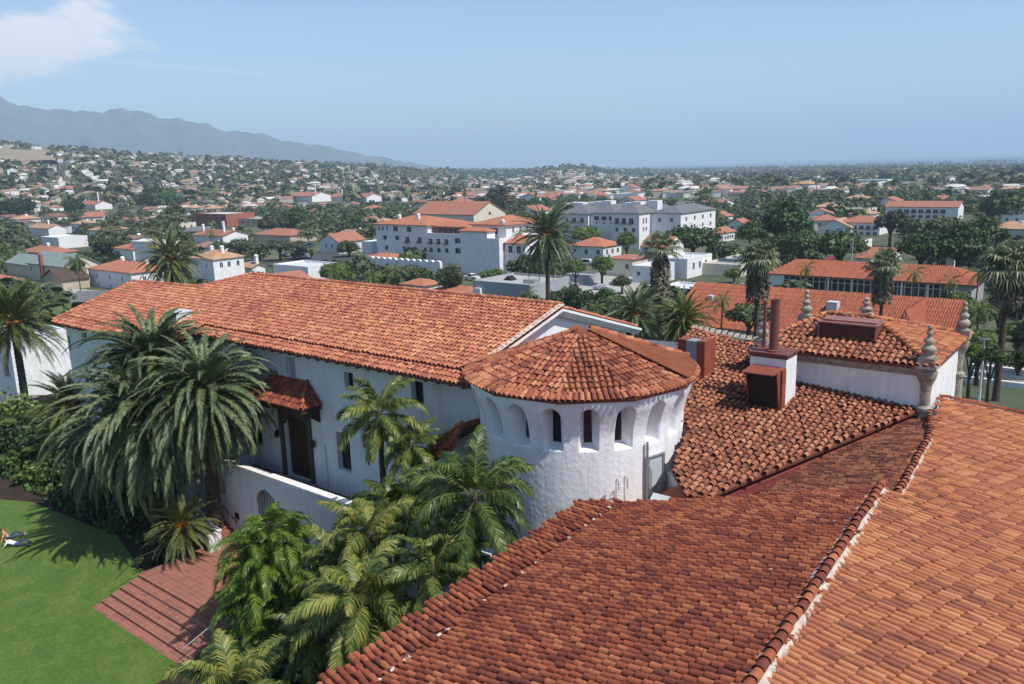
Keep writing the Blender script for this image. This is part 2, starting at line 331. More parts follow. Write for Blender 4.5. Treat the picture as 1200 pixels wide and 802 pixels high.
# ------------------------------------------------------------------ terrain
def lerp(x, xs, ys): return np.interp(x, xs, ys)
def smooth(a, b, x):
    t = np.clip((x-a)/(b-a), 0, 1); return t*t*(3-2*t)
def vnoise(x, y, s, seed=0):
    """cheap smooth noise from sines"""
    v = 0; rs = np.random.default_rng(seed+11)
    for k in range(6):
        a = rs.random()*6.28; f = (1+k*.7)/s; ph = rs.random()*6.28; v = v+np.sin((x*np.cos(a)+y*np.sin(a))*f+ph+1.3*np.sin((y*np.cos(a)-x*np.sin(a))*f*.7+ph*2))/(1+k*.6)
    return v/2.6
SEA = -24.
def az_r(x, y):
    r = np.hypot(x, y); a = np.degrees(np.arctan2(x*rt0[0]+y*rt0[1], x*fw0[0]+y*fw0[1])); return a, r
def ground(x, y):
    x = np.asarray(x, float); y = np.asarray(y, float); a, r = az_r(x, y)
    z = 4-10*smooth(62, 170, r)*smooth(38, 75, y-.0*x+np.abs(x)*.25)
    z = z-10*smooth(62, 170, r)*(1-smooth(38, 75, y+np.abs(x)*.25))*.75
    zc = lerp(r, [170, 900, 3000, 9000], [0, -2, -12, -14])
    coast = lerp(a, [-180, 0, 6, 12, 20, 32, 60, 180], [9e4, 9e4, 14000, 8200, 4600, 3050, 2000, 2000])
    zc = zc-14*smooth(.93, 1.12, r/coast)
    Hc = lerp(a, [-180, -60, -36, -32, -27, -22.8, -17, -11.9, -9.5, -5, 0, 4, 180], [60, 120, 118, 112, 95, 82, 68, 52, 46, 24, 14, 0, 0])
    st = lerp(a, [-40, -12, 0], [520, 700, 1100]); pk = lerp(a, [-40, -12, 0], [2000, 2300, 3000])
    hill = Hc*smooth(0, 1, (r-st)/(pk-st)/1.0)*(1-.55*smooth(pk, pk*2.2, r))
    hill = hill+np.where(Hc > 5, vnoise(x, y, 95, 3)*7*smooth(st, pk, r), 0)+vnoise(x, y, 260, 5)*6*smooth(600, 1800, r)*(Hc > 5)
    knoll = 26*np.exp(-((a-4.3)/2.6)**2)*np.exp(-((r-2600)/600)**2)
    return z+zc+hill+knoll
def gz(x, y): return float(ground(x, y))
def gpix(u, v):
    """walk a ray until it meets the terrain"""
    d = ray(u, v); d = d/np.linalg.norm(d); t = 20.
    while t < 20000:
        p = CAM+d*t
        if p[2] < gz(p[0], p[1]): break
        t *= 1.01
    lo, hi = t/1.01, t
    for _ in range(20):
        m = (lo+hi)/2; p = CAM+d*m
        if p[2] < gz(p[0], p[1]): hi = m
        else: lo = m
    return CAM+d*hi
angs = np.concatenate([np.arange(-180, -40, 4.), np.arange(-40, 40, .4), np.arange(40, 180, 4.)])
rs_ = np.concatenate([[.01], np.geomspace(8, 16000, 170)])
AA, RR = np.meshgrid(np.radians(angs), rs_)
TX = RR*(np.cos(AA)*fw0[0]+np.sin(AA)*rt0[0]); TY = RR*(np.cos(AA)*fw0[1]+np.sin(AA)*rt0[1]); TZ = ground(TX, TY)
na = len(angs); nr = len(rs_)
i_, j_ = np.meshgrid(np.arange(nr-1), np.arange(na), indexing='ij')
q = np.stack([i_*na+j_, i_*na+(j_+1) % na, (i_+1)*na+(j_+1) % na, (i_+1)*na+j_], -1).reshape(-1, 4)
mt, t, b = newmat('land'); g = t.nodes.new('ShaderNodeNewGeometry'); n = t.nodes.new('ShaderNodeTexNoise'); t.links.new(g.outputs['Position'], n.inputs[0]); n.inputs['Scale'].default_value = .03; n.inputs['Detail'].default_value = 10; n.inputs['Roughness'].default_value = .75
r = t.nodes.new('ShaderNodeValToRGB'); e = r.color_ramp.elements; e[0].position = .38; e[0].color = (.04, .06, .022, 1); e[1].position = .68; e[1].color = (.17, .15, .10, 1); e2 = e.new(.52); e2.color = (.065, .08, .035, 1)
t.links.new(n.outputs[0], r.inputs[0]); t.links.new(r.outputs[0], b.inputs['Base Color']); b.inputs['Roughness'].default_value = .95
tag(MB().add(np.stack([TX, TY, TZ], -1).reshape(-1, 3), q).obj('ground', mt, smooth=True), kind='structure')
# sea
seam, t, b = newmat('sea_water'); b.inputs['Base Color'].default_value = (.012, .05, .10, 1); b.inputs['Roughness'].default_value = .35
th = np.linspace(0, 2*PI, 128, endpoint=False)
SR = 42000
tag(MB().add(np.stack([SR*np.cos(th), SR*np.sin(th), np.full(128, SEA)], -1), [tuple(range(128))]).obj('sea', seam), kind='structure')
# mountains: a range with real ridges and spurs
MA = np.arange(-60, 16, .22); MRr = np.linspace(6200, 11500, 60)
pu = [-400, -100, 0, 25, 70, 95, 120, 155, 190, 230, 265, 300, 370, 440, 520, 600, 680, 760, 900]
pe = [70, 92, 97, 98, 83, 76, 79, 78, 76, 63, 58, 50, 34, 19, 8, 2, 0, 0, 0]
Aq, Rq = np.meshgrid(MA, MRr)
uu = 600+950*np.tan(np.radians(Aq)); elp = lerp(uu, pu, pe)
elp = elp+np.where(elp > 3, 1, 0)*(np.sin(uu*.19+2)*1.3+np.sin(uu*.083)*2.0+np.sin(uu*.41+1)*.7)*np.clip(elp/60, 0, 1)
crest = 8500.; Hm = crest*np.cos(np.radians(Aq))*0+crest*elp/950*np.cos(np.radians(Aq))
X_ = Rq*(np.cos(np.radians(Aq))*fw0[0]+np.sin(np.radians(Aq))*rt0[0]); Y_ = Rq*(np.cos(np.radians(Aq))*fw0[1]+np.sin(np.radians(Aq))*rt0[1])
sh = np.where(Rq < crest, smooth(6200, crest, Rq)**.8, 1-.8*smooth(crest, 11500, Rq))
spur = np.abs(vnoise(X_, Y_, 420, 21))*.34+np.abs(vnoise(X_, Y_, 160, 22))*.18
Zm = -60+(Hm+86*np.clip(elp/18, 0, 1))*sh*(1-spur*(sh > .02)*np.where(np.abs(Rq-crest) < 160, .15, 1))+vnoise(X_, Y_, 150, 9)*9*sh*(Hm > 60)
na = len(MA); i_, j_ = np.meshgrid(np.arange(len(MRr)-1), np.arange(na-1), indexing='ij')
q = np.stack([i_*na+j_, i_*na+j_+1, (i_+1)*na+j_+1, (i_+1)*na+j_], -1).reshape(-1, 4)
mm_ = mat('mountain_scrub', (.03, .042, .035), (.10, .09, .07), .006, .95)
tag(MB().add(np.stack([X_, Y_, Zm], -1).reshape(-1, 3), q).obj('mountains', mm_, smooth=True), kind='structure')

# haze: one closed box of thin even air around everything
hm = bpy.data.materials.new('haze'); hm.use_nodes = True; ht = hm.node_tree; ht.nodes.clear()
hv = ht.nodes.new('ShaderNodeVolumePrincipled'); hv.inputs['Color'].default_value = (.61, .79, .97, 1); hv.inputs['Density'].default_value = HAZE; hv.inputs['Anisotropy'].default_value = 0
ho = ht.nodes.new('ShaderNodeOutputMaterial'); ht.links.new(hv.outputs[0], ho.inputs['Volume'])
tag(MB().box(-SR-500, SR+500, -SR-500, SR+500, -62, 1010).obj('haze', hm), kind='stuff')

# ================================================================== THE MAIN BUILDING: long wing
EY, EZ, WP = 26.0, 16.5, .267          # eave line, eave height, roof pitch of the long wing
WY = 26.85                             # its long wall
zr = lambda y: EZ+(y-EY)*WP
wing = thing('courthouse_wing', (-40, 27, 4), 'long white wing with salmon clay tile roof, dark arched door and tiled door hood', 'building')
RX1 = -24.17; RY = 34.4; RZ = zr(RY); FY = 42.6
LE = [(-58.6, 24.25), (-46.4, 24.3)]
main_front = [(-46.5, EY+.95, zr(EY+.95)), (RX1, EY+.95, zr(EY+.95)), (RX1, RY, RZ), (-52.2, RY, RZ), (-54.6, 31.6, zr(31.6)), (-63.4, 31.2, zr(31.2)), (-62.0, 25.2, zr(25.2)), (-46.5, 25.2, zr(25.2))]
mb = MB()
tile_slope(mb, main_front, (0, -1, -WP), .285, .38, .118, lift=.1, jit=.013)
# doubled starter courses along both eaves
tile_slope(mb, [(-46.4, EY, EZ), (-23.0, EY, EZ), (-23.0, EY+1.1, zr(EY+1.1)), (-46.4, EY+1.1, zr(EY+1.1))], (0, -1, -WP), .285, .40, .118, lift=.0)
tile_slope(mb, [(-62.1, 24.2, zr(24.2)), (-46.4, 24.2, zr(24.2)), (-46.4, 25.35, zr(25.35)), (-62.2, 25.35, zr(25.35))], (0, -1, -WP), .285, .40, .118, lift=.0)
# hidden rear slopes, closing the roof
mb.poly([(RX1, RY, RZ), (RX1, FY, RZ-(FY-RY)*.30), (-54, FY, RZ-(FY-RY)*.30), (-52.2, RY, RZ)], 1)
mb.poly([(-52.2, RY, RZ), (-54, FY, RZ-(FY-RY)*.30), (-58, 39, 15.6), (-54.6, 31.6, zr(31.6))], 1)
mb.poly([(-54.6, 31.6, zr(31.6)), (-58, 39, 15.6), (-64.5, 38.5, 15.6), (-63.4, 31.2, zr(31.2))], 1)
tile_slope(mb, [(RX1-.15, RY, RZ+.02), (RX1-.15, FY, RZ-(FY-RY)*.30+.02), (RX1-3.5, FY, RZ-(FY-RY)*.30+.02), (RX1-3.5, RY, RZ+.02)], (0, 1, -.3), .33, .43, .135, base=False)
roof = wpart(mb, 'roof', [M['tile_wing'], M['pan']], wing)
mb = MB(); ridge(mb, (RX1, RY, RZ+.12), (-52.2, RY, RZ+.12), .14, .42); ridge(mb, (-52.2, RY, RZ+.1), (-54.6, 31.6, zr(31.6)+.12), .13); ridge(mb, (-54.6, 31.6, zr(31.6)+.12), (-63.4, 31.2, zr(31.2)+.12), .14, .42)
ridge(mb, (-63.4, 31.2, zr(31.2)+.12), (-62.1, 24.3, zr(24.3)+.1), .13)
wpart(mb, 'ridge_tiles', M['tile_wing'], wing)
# gable end with white barge boards
mb = MB(); gx = RX1-.55
mb.prism([(gx, WY+.5, 8), (gx, FY-.8, 8), (gx, FY-.8, RZ-(FY-.8-RY)*.30-.25), (gx, RY, RZ-.22), (gx, WY+.5, zr(WY+.5)-.22)], (-.3, 0, 0))
wpart(mb, 'gable_wall', M['stucco'], wing)
mb = MB()
for k, (o_, w_) in enumerate(((0, .20), (-.16, .13), (-.30, .13))):
    x_ = RX1+.02+o_
    for (ya, za, yb, zb) in ((EY+1, zr(EY+1), RY, RZ), (RY, RZ, FY+.1, RZ-(FY+.1-RY)*.30)):
        mb.prism([(x_, ya, za-.06-k*.13), (x_, yb, zb-.06-k*.13), (x_, yb, zb-.2-k*.13), (x_, ya, za-.2-k*.13)], (-w_, 0, 0))
wpart(mb, 'barge_board', M['stucco'], wing)
mb = MB()
for yy, dd in ((EY+1, 1), (FY, -1)):
    pass
n_ = 22
for i in range(n_):
    t = i/n_; y_ = EY+1+(RY-EY-1)*t; mb.add(*[[(RX1+.12, y_, zr(y_)+.18), (RX1+.12, y_+.36, zr(y_+.36)+.16), (RX1-.12, y_+.36, zr(y_+.36)+.24), (RX1-.12, y_, zr(y_)+.26)], [(0, 1, 2, 3)]])
wpart(mb, 'verge_mortar', M['mortar'], wing)

def W2(u, v):                       # picture point on the long wall
    p = aty(u, v, WY); return p[0], p[2]
FLOOR = W2(345, 561)[1]
WX0, WX1 = -46.6, -20.0
def whole(u0, v0, u1, v1):
    a = W2(u0, (v0+v1)/2); b_ = W2(u1, (v0+v1)/2); um = (u0+u1)/2
    return a[0]-WX0, b_[0]-WX0, W2(um, v1)[1], W2(um, v0)[1]
wins = [(300.5, 417, 305, 433, 'slit'), (403.5, 437, 414, 455, 'win'), (482, 447, 496, 474, 'arch'), (395.5, 508, 410.5, 552, 'win'), (289, 479, 306, 519, 'shut')]
door_h = whole(335, 489, 363, 560)
holes = [whole(*w_[:4]) for w_ in wins]+[door_h, whole(334.5, 419, 346, 443)]
mb = MB(); wall_holes(mb, (WX0, WY, 0), (1, 0, 0), WX1-WX0, 4, zr(WY)-.15, holes, .42, (0, -1, 0))
mb.poly([(WX0, WY, 4), (WX0, WY, 16.5), (WX0, WY+.45, 16.5), (WX0, WY+.45, 4)])
LWY = 25.0; LX0, LX1 = -60.9, -46.6
def WL(u, v): p = aty(u, v, LWY); return p[0], p[2]
def lhole(u0, v0, u1, v1):
    a = WL(u0, (v0+v1)/2); b_ = WL(u1, (v0+v1)/2); um = (u0+u1)/2
    return a[0]-LX0, b_[0]-LX0, WL(um, v1)[1], WL(um, v0)[1]
lw = [lhole(79.5, 394, 83, 410), lhole(95.5, 386, 101, 397)]
wall_holes(mb, (LX0, LWY, 0), (1, 0, 0), LX1-LX0, 4, zr(LWY)-.15, lw, .35, (0, -1, 0))
mb.poly([(LX1, LWY, 4), (LX1, WY+.4, 4), (LX1, WY+.4, 16.4), (LX1, LWY, 15.9)])
mb.poly([(LX0, LWY, 4), (LX0, 38, 4), (LX0, 38, 15.4), (LX0, 31.5, 17.3), (LX0, LWY, 15.8)])
mb.poly([(LX0, 38, 4), (WX1, 41.6, 4), (WX1, 41.6, 15.9), (LX0, 38, 15.3)])
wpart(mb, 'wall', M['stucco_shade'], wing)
def framed(parent, h, x0, wy, kind, y_in=.38):
    a, b_, c, d = x0+h[0], x0+h[1], h[2], h[3]
    w_ = MB(); w_.box(a, b_, wy+y_in, wy+y_in+.05, c, d); o = wpart(w_, 'window', M['glass'], parent)
    f = MB(); t_ = min(.07, (b_-a)*.12)
    f.box(a, a+t_, wy+y_in-.06, wy+y_in-.003, c, d); f.box(b_-t_, b_, wy+y_in-.06, wy+y_in-.003, c, d); f.box(a+t_, b_-t_, wy+y_in-.06, wy+y_in-.003, d-t_, d); f.box(a+t_, b_-t_, wy+y_in-.06, wy+y_in-.003, c, c+t_)
    if b_-a > .4:
        f.box((a+b_)/2-.025, (a+b_)/2+.025, wy+y_in-.055, wy+y_in-.004, c+t_, d-t_)
        for k in (1, 2): f.box(a+t_, b_-t_, wy+y_in-.05, wy+y_in-.005, c+(d-c)*k/3-.02, c+(d-c)*k/3+.02)
    f.shift(-np.array(parent.location)); fo = f.obj('frame', M['wood'], o)
    return o
for w_, h in zip(wins, holes): framed(wing, h, WX0, WY, w_[4])
for h in lw: framed(wing, h, LX0, LWY, 'slit', .3)
# blind niche with a little hood
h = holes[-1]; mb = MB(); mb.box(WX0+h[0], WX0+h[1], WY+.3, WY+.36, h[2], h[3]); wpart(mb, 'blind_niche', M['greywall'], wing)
mb = MB(); mb.box(WX0+h[0]-.2, WX0+h[1]+.2, WY-.14, WY-.003, h[3]+.05, h[3]+.2); wpart(mb, 'niche_hood', M['stucco_shade'], wing)
# arched door with heavy frame
h = door_h; da, db, dz0, dz1 = WX0+h[0], WX0+h[1], h[2], h[3]; dm = (da+db)/2; dr = (db-da)/2
mb = MB(); mb.box(da, db, WY+.30, WY+.40, dz0, dz1)
for k in range(1, 6): mb.box(da+(db-da)*k/6-.012, da+(db-da)*k/6+.012, WY+.27, WY+.299, dz0+.05, dz1-.3)
dleaf = wpart(mb, 'door', M['wood'], wing)
mb = MB(); mb.box(db-.3, db-.22, WY+.2, WY+.27, dz0+1.1, dz0+1.35); mb.shift(-np.array(wing.location)); mb.obj('handle', M['iron'], dleaf)
mb = MB()
fr = mat('door_surround', (.10, .075, .055), (.06, .045, .035), 3, .8)
mb.box(da-.32, da-.002, WY-.12, WY+.25, dz0, dz1+.42); mb.box(db+.002, db+.32, WY-.12, WY+.25, dz0, dz1+.42); mb.box(da-.002, db+.002, WY-.12, WY+.25, dz1+.003, dz1+.42)
# spandrels rounding the head
for s_ in (-1, 1):
    pts = [(dm+s_*dr, WY-.05, dz1)]+[(dm+s_*dr*math.cos(t), WY-.05, dz1-.62+.6*math.sin(t)) for t in np.linspace(0, PI/2, 7)]
    if s_ < 0: pts = pts[::-1]
    mb.prism(pts, (0, .28, 0))
wpart(mb, 'door_frame', fr, wing)
mb = MB(); mb.box(da-.5, db+.5, WY-.55, WY-.003, FLOOR-.05, FLOOR+.14); wpart(mb, 'door_step', M['stone'], wing)
for (u, v) in ((327.5, 508), (369.5, 520)):
    x_, z_ = W2(u, v); mb = MB(); mb.lathe([(.04, z_-.22), (.14, z_-.14), (.16, z_+.1), (.08, z_+.2), (.02, z_+.28)], (x_, WY-.2), 8); mb.box(x_-.02, x_+.02, WY-.2, WY+.01, z_+.16, z_+.2); wpart(mb, 'wall_lantern', M['iron'], wing)
x_, z_ = W2(382, 528); mb = MB(); mb.tube([(x_, WY-.06, FLOOR), (x_, WY-.06, z_+.3)], .035); wpart(mb, 'downpipe', M['metal_paint'], wing)
# hood over the door
hx0, hz0 = W2(291, 472); hx1, _ = W2(374, 480); HY = WY-1.45
zb = zat((hx0+hx1)/2, HY, 470.); za = zb
hl, hr_ = aty(285, 461, HY)[0], aty(353, 485, HY)[0]; hx0 = hl; hx1 = hr_
zb = (aty(291, 463, HY)[2]+aty(361, 487, HY)[2])/2; zt = zb+1.15
hood = MB(); rx0, rx1 = hx0+1.3, hx1-1.1
tile_slope(hood, [(hx0, HY, zb), (hx1, HY, zb), (rx1, WY, zt), (rx0, WY, zt)], (0, -1, -.8), .24, .36, .10)
tile_slope(hood, [(hx1, HY, zb), (hx1, WY, zb), (rx1, WY, zt)], (1, 0, -1), .24, .36, .10)
tile_slope(hood, [(hx0, WY, zb), (hx0, HY, zb), (rx0, WY, zt)], (-1, 0, -1), .24, .36, .10)
ridge(hood, (rx1, WY-.05, zt+.02), (hx1, HY, zb+.05), .11); ridge(hood, (rx0, WY-.05, zt+.02), (hx0, HY, zb+.05), .11)
hd = wpart(hood, 'door_hood', [M['tile_near'], M['pan']], wing)
mb = MB(); mb.box(hx0+.1, hx1-.1, HY+.1, WY-.003, zb-.28, zb-.13)
for x_ in (hx0+.3, hx1-.45): mb.prism([(x_, WY-.003, zb-1.1), (x_, WY-.003, zb-.29), (x_, HY+.25, zb-.29)], (.16, 0, 0))
mb.shift(-np.array(wing.location)); mb.obj('timber_frame', M['wood'], hd)
# rafter tails and dark soffit
x_ = WX0+.2
while x_ < WX1-.3: mb = MB(); mb.box(x_, x_+.14, EY+.12, WY-.003, EZ-.22, EZ-.10); wpart(mb, 'rafter_tail', M['wood'], wing); x_ += .8
x_ = LX0+.2; z_ = zr(24.2)
while x_ < LX1: mb = MB(); mb.box(x_, x_+.14, 24.35, LWY-.003, z_-.22, z_-.10); wpart(mb, 'rafter_tail', M['wood'], wing); x_ += .8
mb = MB(); mb.poly([(WX0, EY+.05, EZ-.09), (WX1, EY+.05, EZ-.09), (WX1, WY, EZ+.1), (WX0, WY, EZ+.1)]); wpart(mb, 'soffit', M['wood'], wing)
mb = MB(); px_, pz_ = aty(207, 377, 26.6)[0], zr(26.6); mb.box(px_-1.25, px_, 26.6, 27.7, pz_-.2, pz_+.75); mb.box(px_-1.3, px_+.05, 26.55, 27.75, pz_+.753, pz_+.83); wpart(mb, 'roof_vent', M['metal_paint'], wing)
# terrace in front with white parapet, blind arch and steps down to the brick landing
TY0 = 24.85; tx0 = aty(262, 545, TY0)[0]; tx1 = -21.5; PT = (aty(290, 548, TY0)[2]+aty(430, 600, TY0)[2])/2
ter = thing('terrace', (-36, 25, 4), 'raised terrace with a long white topped parapet running below the dark arched door', 'terrace')
ax, az_ = aty(313, 589, TY0)[0], aty(313, 575, TY0)[2]; AR = 1.0
mb = MB(); x2 = aty(276, 545, TY0)[0]
wall_holes(mb, (tx0, TY0, 0), (1, 0, 0), tx1-tx0, 4, PT-.12, [(ax-AR-tx0, ax+AR-tx0, 4.05, az_), (aty(258, 570, TY0)[0]-tx0, aty(263, 570, TY0)[0]-tx0, aty(260, 578, TY0)[2], aty(260, 562, TY0)[2])], .5, (0, -1, 0))
mb.box(tx0, tx1, TY0+.35, TY0+.36, FLOOR, PT-.13)
mb.poly([(tx0, TY0, 4), (tx0, WY, 4), (tx0, WY, PT-.12), (tx0, TY0, PT-.12)])
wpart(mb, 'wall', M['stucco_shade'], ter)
# arch infill: solid above semicircle springing
mb = MB(); N_ = 12; sp_ = az_-AR*.95
pts = [(ax-AR, TY0+.003, az_), (ax-AR, TY0+.003, sp_)]+[(ax-AR*math.cos(t), TY0+.003, sp_+AR*.93*math.sin(t)) for t in np.linspace(0, PI, N_)][1:-1]+[(ax+AR, TY0+.003, sp_), (ax+AR, TY0+.003, az_)]
for i in range(len(pts)-3):
    a_, b_ = pts[i+1], pts[i+2]; mb.poly([a_, b_, (b_[0], b_[1], az_), (a_[0], a_[1], az_)])
wpart(mb, 'arch_spandrel', M['stucco_shade'], ter)
mb = MB(); mb.tube([(ax-(AR+.08)*math.cos(t), TY0-.03, sp_+(AR+.02)*math.sin(t)) for t in np.linspace(0, PI, 16)], .07, 6); wpart(mb, 'arch_moulding', M['stucco'], ter)
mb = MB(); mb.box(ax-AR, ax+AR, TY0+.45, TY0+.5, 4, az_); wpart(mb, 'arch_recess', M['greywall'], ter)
mb = MB()
for k in range(7): t = -AR+2*AR*(k+.5)/7; mb.tube([(ax+t, TY0+.05, 4.1), (ax+t, TY0+.05, sp_+math.sqrt(max(.01, AR*AR-t*t))*.85)], .02, 5)
wpart(mb, 'iron_grille', M['iron'], ter)
mb = MB(); mb.box(tx0-.06, tx1, TY0-.06, TY0+.42, PT-.117, PT); wpart(mb, 'parapet_coping', M['stucco'], ter)
mb = MB(); mb.box(tx0, tx1, TY0+.363, WY-.003, FLOOR-.3, FLOOR); wpart(mb, 'floor', mat('terrace_tiles', (.10, .04, .03), (.07, .03, .025), 3, .85), ter)
mb = MB(); vx, vz = aty(278, 605, TY0)[0], aty(278, 605, TY0)[2]; mb.box(vx-.22, vx+.22, TY0-.02, TY0-.003, vz-.2, vz+.2); wpart(mb, 'vent', M['dark'], ter)
mb = MB(); wx_ = aty(260.5, 570, TY0)[0]; mb.box(wx_-.15, wx_+.15, TY0+.2, TY0+.25, aty(260, 578, TY0)[2], aty(260, 562, TY0)[2]); wpart(mb, 'window', M['glass'], ter)

# ================================================================== the round turret
TC = (-19.9, 29.6); RE = 5.2; ZE = 17.0; ZA = 18.85
tur = thing('round_turret', (TC[0], TC[1], 4), 'round white turret ringed by deep arched niches under a conical clay tile roof', 'turret')
cam_az = math.atan2(-TC[1], -TC[0])       # direction from the axis towards the viewpoint
NN = 20; dth = 2*PI/NN
nz0, nz1 = 14.72, 16.58; hw = .39; hwb = .20
def prof(z): return 4.60+.42*smooth(15.0, 16.9, z)**1.3
NT = 20*40; zs = np.concatenate([np.linspace(4, 14.6, 14), np.linspace(14.65, 16.55, 58), np.linspace(16.6, 16.95, 5)])
TH = cam_az+rad(4)*1.0+np.linspace(0, 2*PI, NT, endpoint=False)
T2, Z2 = np.meshgrid(TH, zs)
loc = ((T2-cam_az+rad(4)*-1+dth/2+20*PI) % dth)-dth/2
r0 = prof(Z2); s_ = loc*r0
halfw = np.where(Z2 < nz1-hw, hw, np.sqrt(np.maximum(0, hw**2-(Z2-(nz1-hw))**2)))
inside = (np.abs(s_) < halfw) & (Z2 > nz0) & (Z2 < nz1)
# jambs splay from full width at the face to the slot at the back
edge = np.clip((halfw-np.abs(s_))/np.maximum(halfw-hwb*.9, .02), 0, 1)
top_e = np.clip((nz1-Z2)/.22, 0, 1); sill = np.clip((Z2-nz0)/.16, 0, 1)
dep = (r0-3.98)*np.minimum(np.minimum(edge**.8, top_e**.5), sill)
rr = r0-np.where(inside, dep, 0)+vnoise(T2*9, Z2*2.2, 1.0, 4)*.012+RNG.normal(0, .002, T2.shape)
Vt = np.stack([TC[0]+rr*np.cos(T2), TC[1]+rr*np.sin(T2), Z2], -1).reshape(-1, 3)
i_, j_ = np.meshgrid(np.arange(len(zs)-1), np.arange(NT), indexing='ij')
q = np.stack([i_*NT+j_, i_*NT+(j_+1) % NT, (i_+1)*NT+(j_+1) % NT, (i_+1)*NT+j_], -1).reshape(-1, 4)
wpart(MB().add(Vt, q), 'wall', M['rough_stucco'], tur, True)
for k in range(NN):
    a_ = cam_az+rad(4)+k*dth
    if math.cos(a_-cam_az) < -.3: continue
    ex_ = np.array([-math.sin(a_), math.cos(a_)]); er = np.array([math.cos(a_), math.sin(a_)]); mb = MB(); rb = 4.02
    pts = [(-hwb, nz0+.2), (hwb, nz0+.2)]+[(hwb*math.cos(t), nz1-.12-hwb+hwb*math.sin(t)) for t in np.linspace(0, PI, 8)]
    mb.prism([(TC[0]+er[0]*rb+ex_[0]*s, TC[1]+er[1]*rb+ex_[1]*s, z) for s, z in pts], (-er[0]*.06, -er[1]*.06, 0))
    o = wpart(mb, 'window', M['glass'], tur)
    mb = MB(); P3 = lambda s, r_, z: (TC[0]+er[0]*r_+ex_[0]*s, TC[1]+er[1]*r_+ex_[1]*s, z)
    mb.tube([P3(0, rb+.02, nz0+.2), P3(0, rb+.02, nz1-.15)], .018, 4)
    for zz in (15.25, 15.65): mb.tube([P3(-hwb, rb+.02, zz), P3(hwb, rb+.02, zz)], .014, 4)
    mb.shift(-np.array(tur.location)); mb.obj('bar', M['iron'], o)
# conical roof in facets, tiles running down each
mb = MB(); NF = 11
zc = lambda r_: ZA-(ZA-ZE)*(r_/RE)
for k in range(NF):
    a0 = cam_az+rad(-9)+2*PI*k/NF; a1 = a0+2*PI/NF; am = (a0+a1)/2
    pts = [(TC[0], TC[1], ZA)]+[(TC[0]+RE*1.02*math.cos(a), TC[1]+RE*1.02*math.sin(a), ZE) for a in (a0, a1)]
    tile_slope(mb, pts, (math.cos(am), math.sin(am), -.4), .25, .37, .108, jit=.014, miss=.0, h=1.05, shift=random.uniform(-.1, .1))
# eave fringe: tiles set radially round the rim
nfr = int(2*PI*RE/.25)
for i in range(nfr):
    a = 2*PI*i/nfr; er = np.array([math.cos(a), math.sin(a)]); et = np.array([-er[1], er[0]])
    th_ = np.linspace(0, PI, 6); rr_ = .108
    V = [(*(np.array(TC)+er*(RE-.42)+et*(-math.cos(t)*rr_*.85)), zc(RE-.42)+.06+math.sin(t)*rr_*.8) for t in th_]+[(*(np.array(TC)+er*(RE+.10)+et*(-math.cos(t)*rr_)), zc(RE+.10)+.05+math.sin(t)*rr_) for t in th_]
    mb.add(V, [(c, c+1, 7+c, 6+c) for c in range(5)], 0, True)
# visible hips towards the viewer's right
for k in (9,): 
    a0 = cam_az+rad(-9)+2*PI*k/NF; ridge(mb, (TC[0], TC[1], ZA+.06), (TC[0]+RE*math.cos(a0), TC[1]+RE*math.sin(a0), ZE+.08), .115, .4)
mb.lathe([(.36, ZA-.12), (.22, ZA+.05), (.12, ZA+.12), (.02, ZA+.16)], TC, 10)
ar_ = cam_az+rad(106); ridge(mb, (TC[0]+.5*math.cos(ar_), TC[1]+.5*math.sin(ar_), ZA-.02), (TC[0]+RE*math.cos(ar_), TC[1]+RE*math.sin(ar_), ZE+.18), .15, .4)
wpart(mb, 'roof', [M['tile_turret'], M['pan']], tur)
# broad smooth clay valleys where the cone meets the neighbouring roofs
mb = MB()
def ringband(a0, a1, r0_, r1_, dz, n=16):
    A_ = np.linspace(a0, a1, n); V = []; 
    for a in A_: V += [(TC[0]+r0_*math.cos(a), TC[1]+r0_*math.sin(a), zc(r0_)+dz), (TC[0]+r1_*math.cos(a), TC[1]+r1_*math.sin(a), zc(r1_)+dz+.05)]
    mb.add(V, [(2*i, 2*i+1, 2*i+3, 2*i+2) for i in range(n-1)])
ringband(cam_az-rad(95), cam_az-rad(160), RE-.9, RE+.45, .13)
wpart(mb, 'valley_flashing', M['flash'], tur)
# smooth clay hip on the right hand side running back over the link roof
mb = MB(); ringband(cam_az+rad(60), cam_az+rad(104), .5, RE*.99, .2, 20); ringband(cam_az+rad(104), cam_az+rad(60), .5, RE*.99, .2, 20)
mb.V = [v for v in mb.V]
wpart(mb, 'clay_hip', M['flash'], tur, True)
# door, pipe, box on the right flank
def onT(u, v, r_=4.66): return cyl(u, v, TC, r_)
pd = onT(768, 565); ad = math.atan2(pd[1]-TC[1], pd[0]-TC[0]); er = np.array([math.cos(ad), math.sin(ad), 0]); et = np.array([-er[1], er[0], 0]); c_ = np.array([TC[0], TC[1], 0])
zt_ = onT(768, 535)[2]; P3 = lambda s, r_, z: c_+er*r_+et*s+np.array([0, 0, z])
mb = MB(); mb.prism([P3(-.4, 4.66, 11.9), P3(.4, 4.66, 11.9), P3(.4, 4.66, zt_), P3(-.4, 4.66, zt_)], -er*.15); dd = wpart(mb, 'door', mat('pale_grey_door', (.5, .54, .58), (.44, .48, .52), 1, .6), tur)
mb = MB()
for s in (-.45, .45): mb.prism([P3(s-.05, 4.72, 11.9), P3(s+.05, 4.72, 11.9), P3(s+.05, 4.72, zt_+.08), P3(s-.05, 4.72, zt_+.08)], -er*.2)
mb.prism([P3(-.4, 4.72, zt_+.002), P3(.4, 4.72, zt_+.002), P3(.4, 4.72, zt_+.08), P3(-.4, 4.72, zt_+.08)], -er*.2)
wpart(mb, 'door_frame', M['galv'], tur)
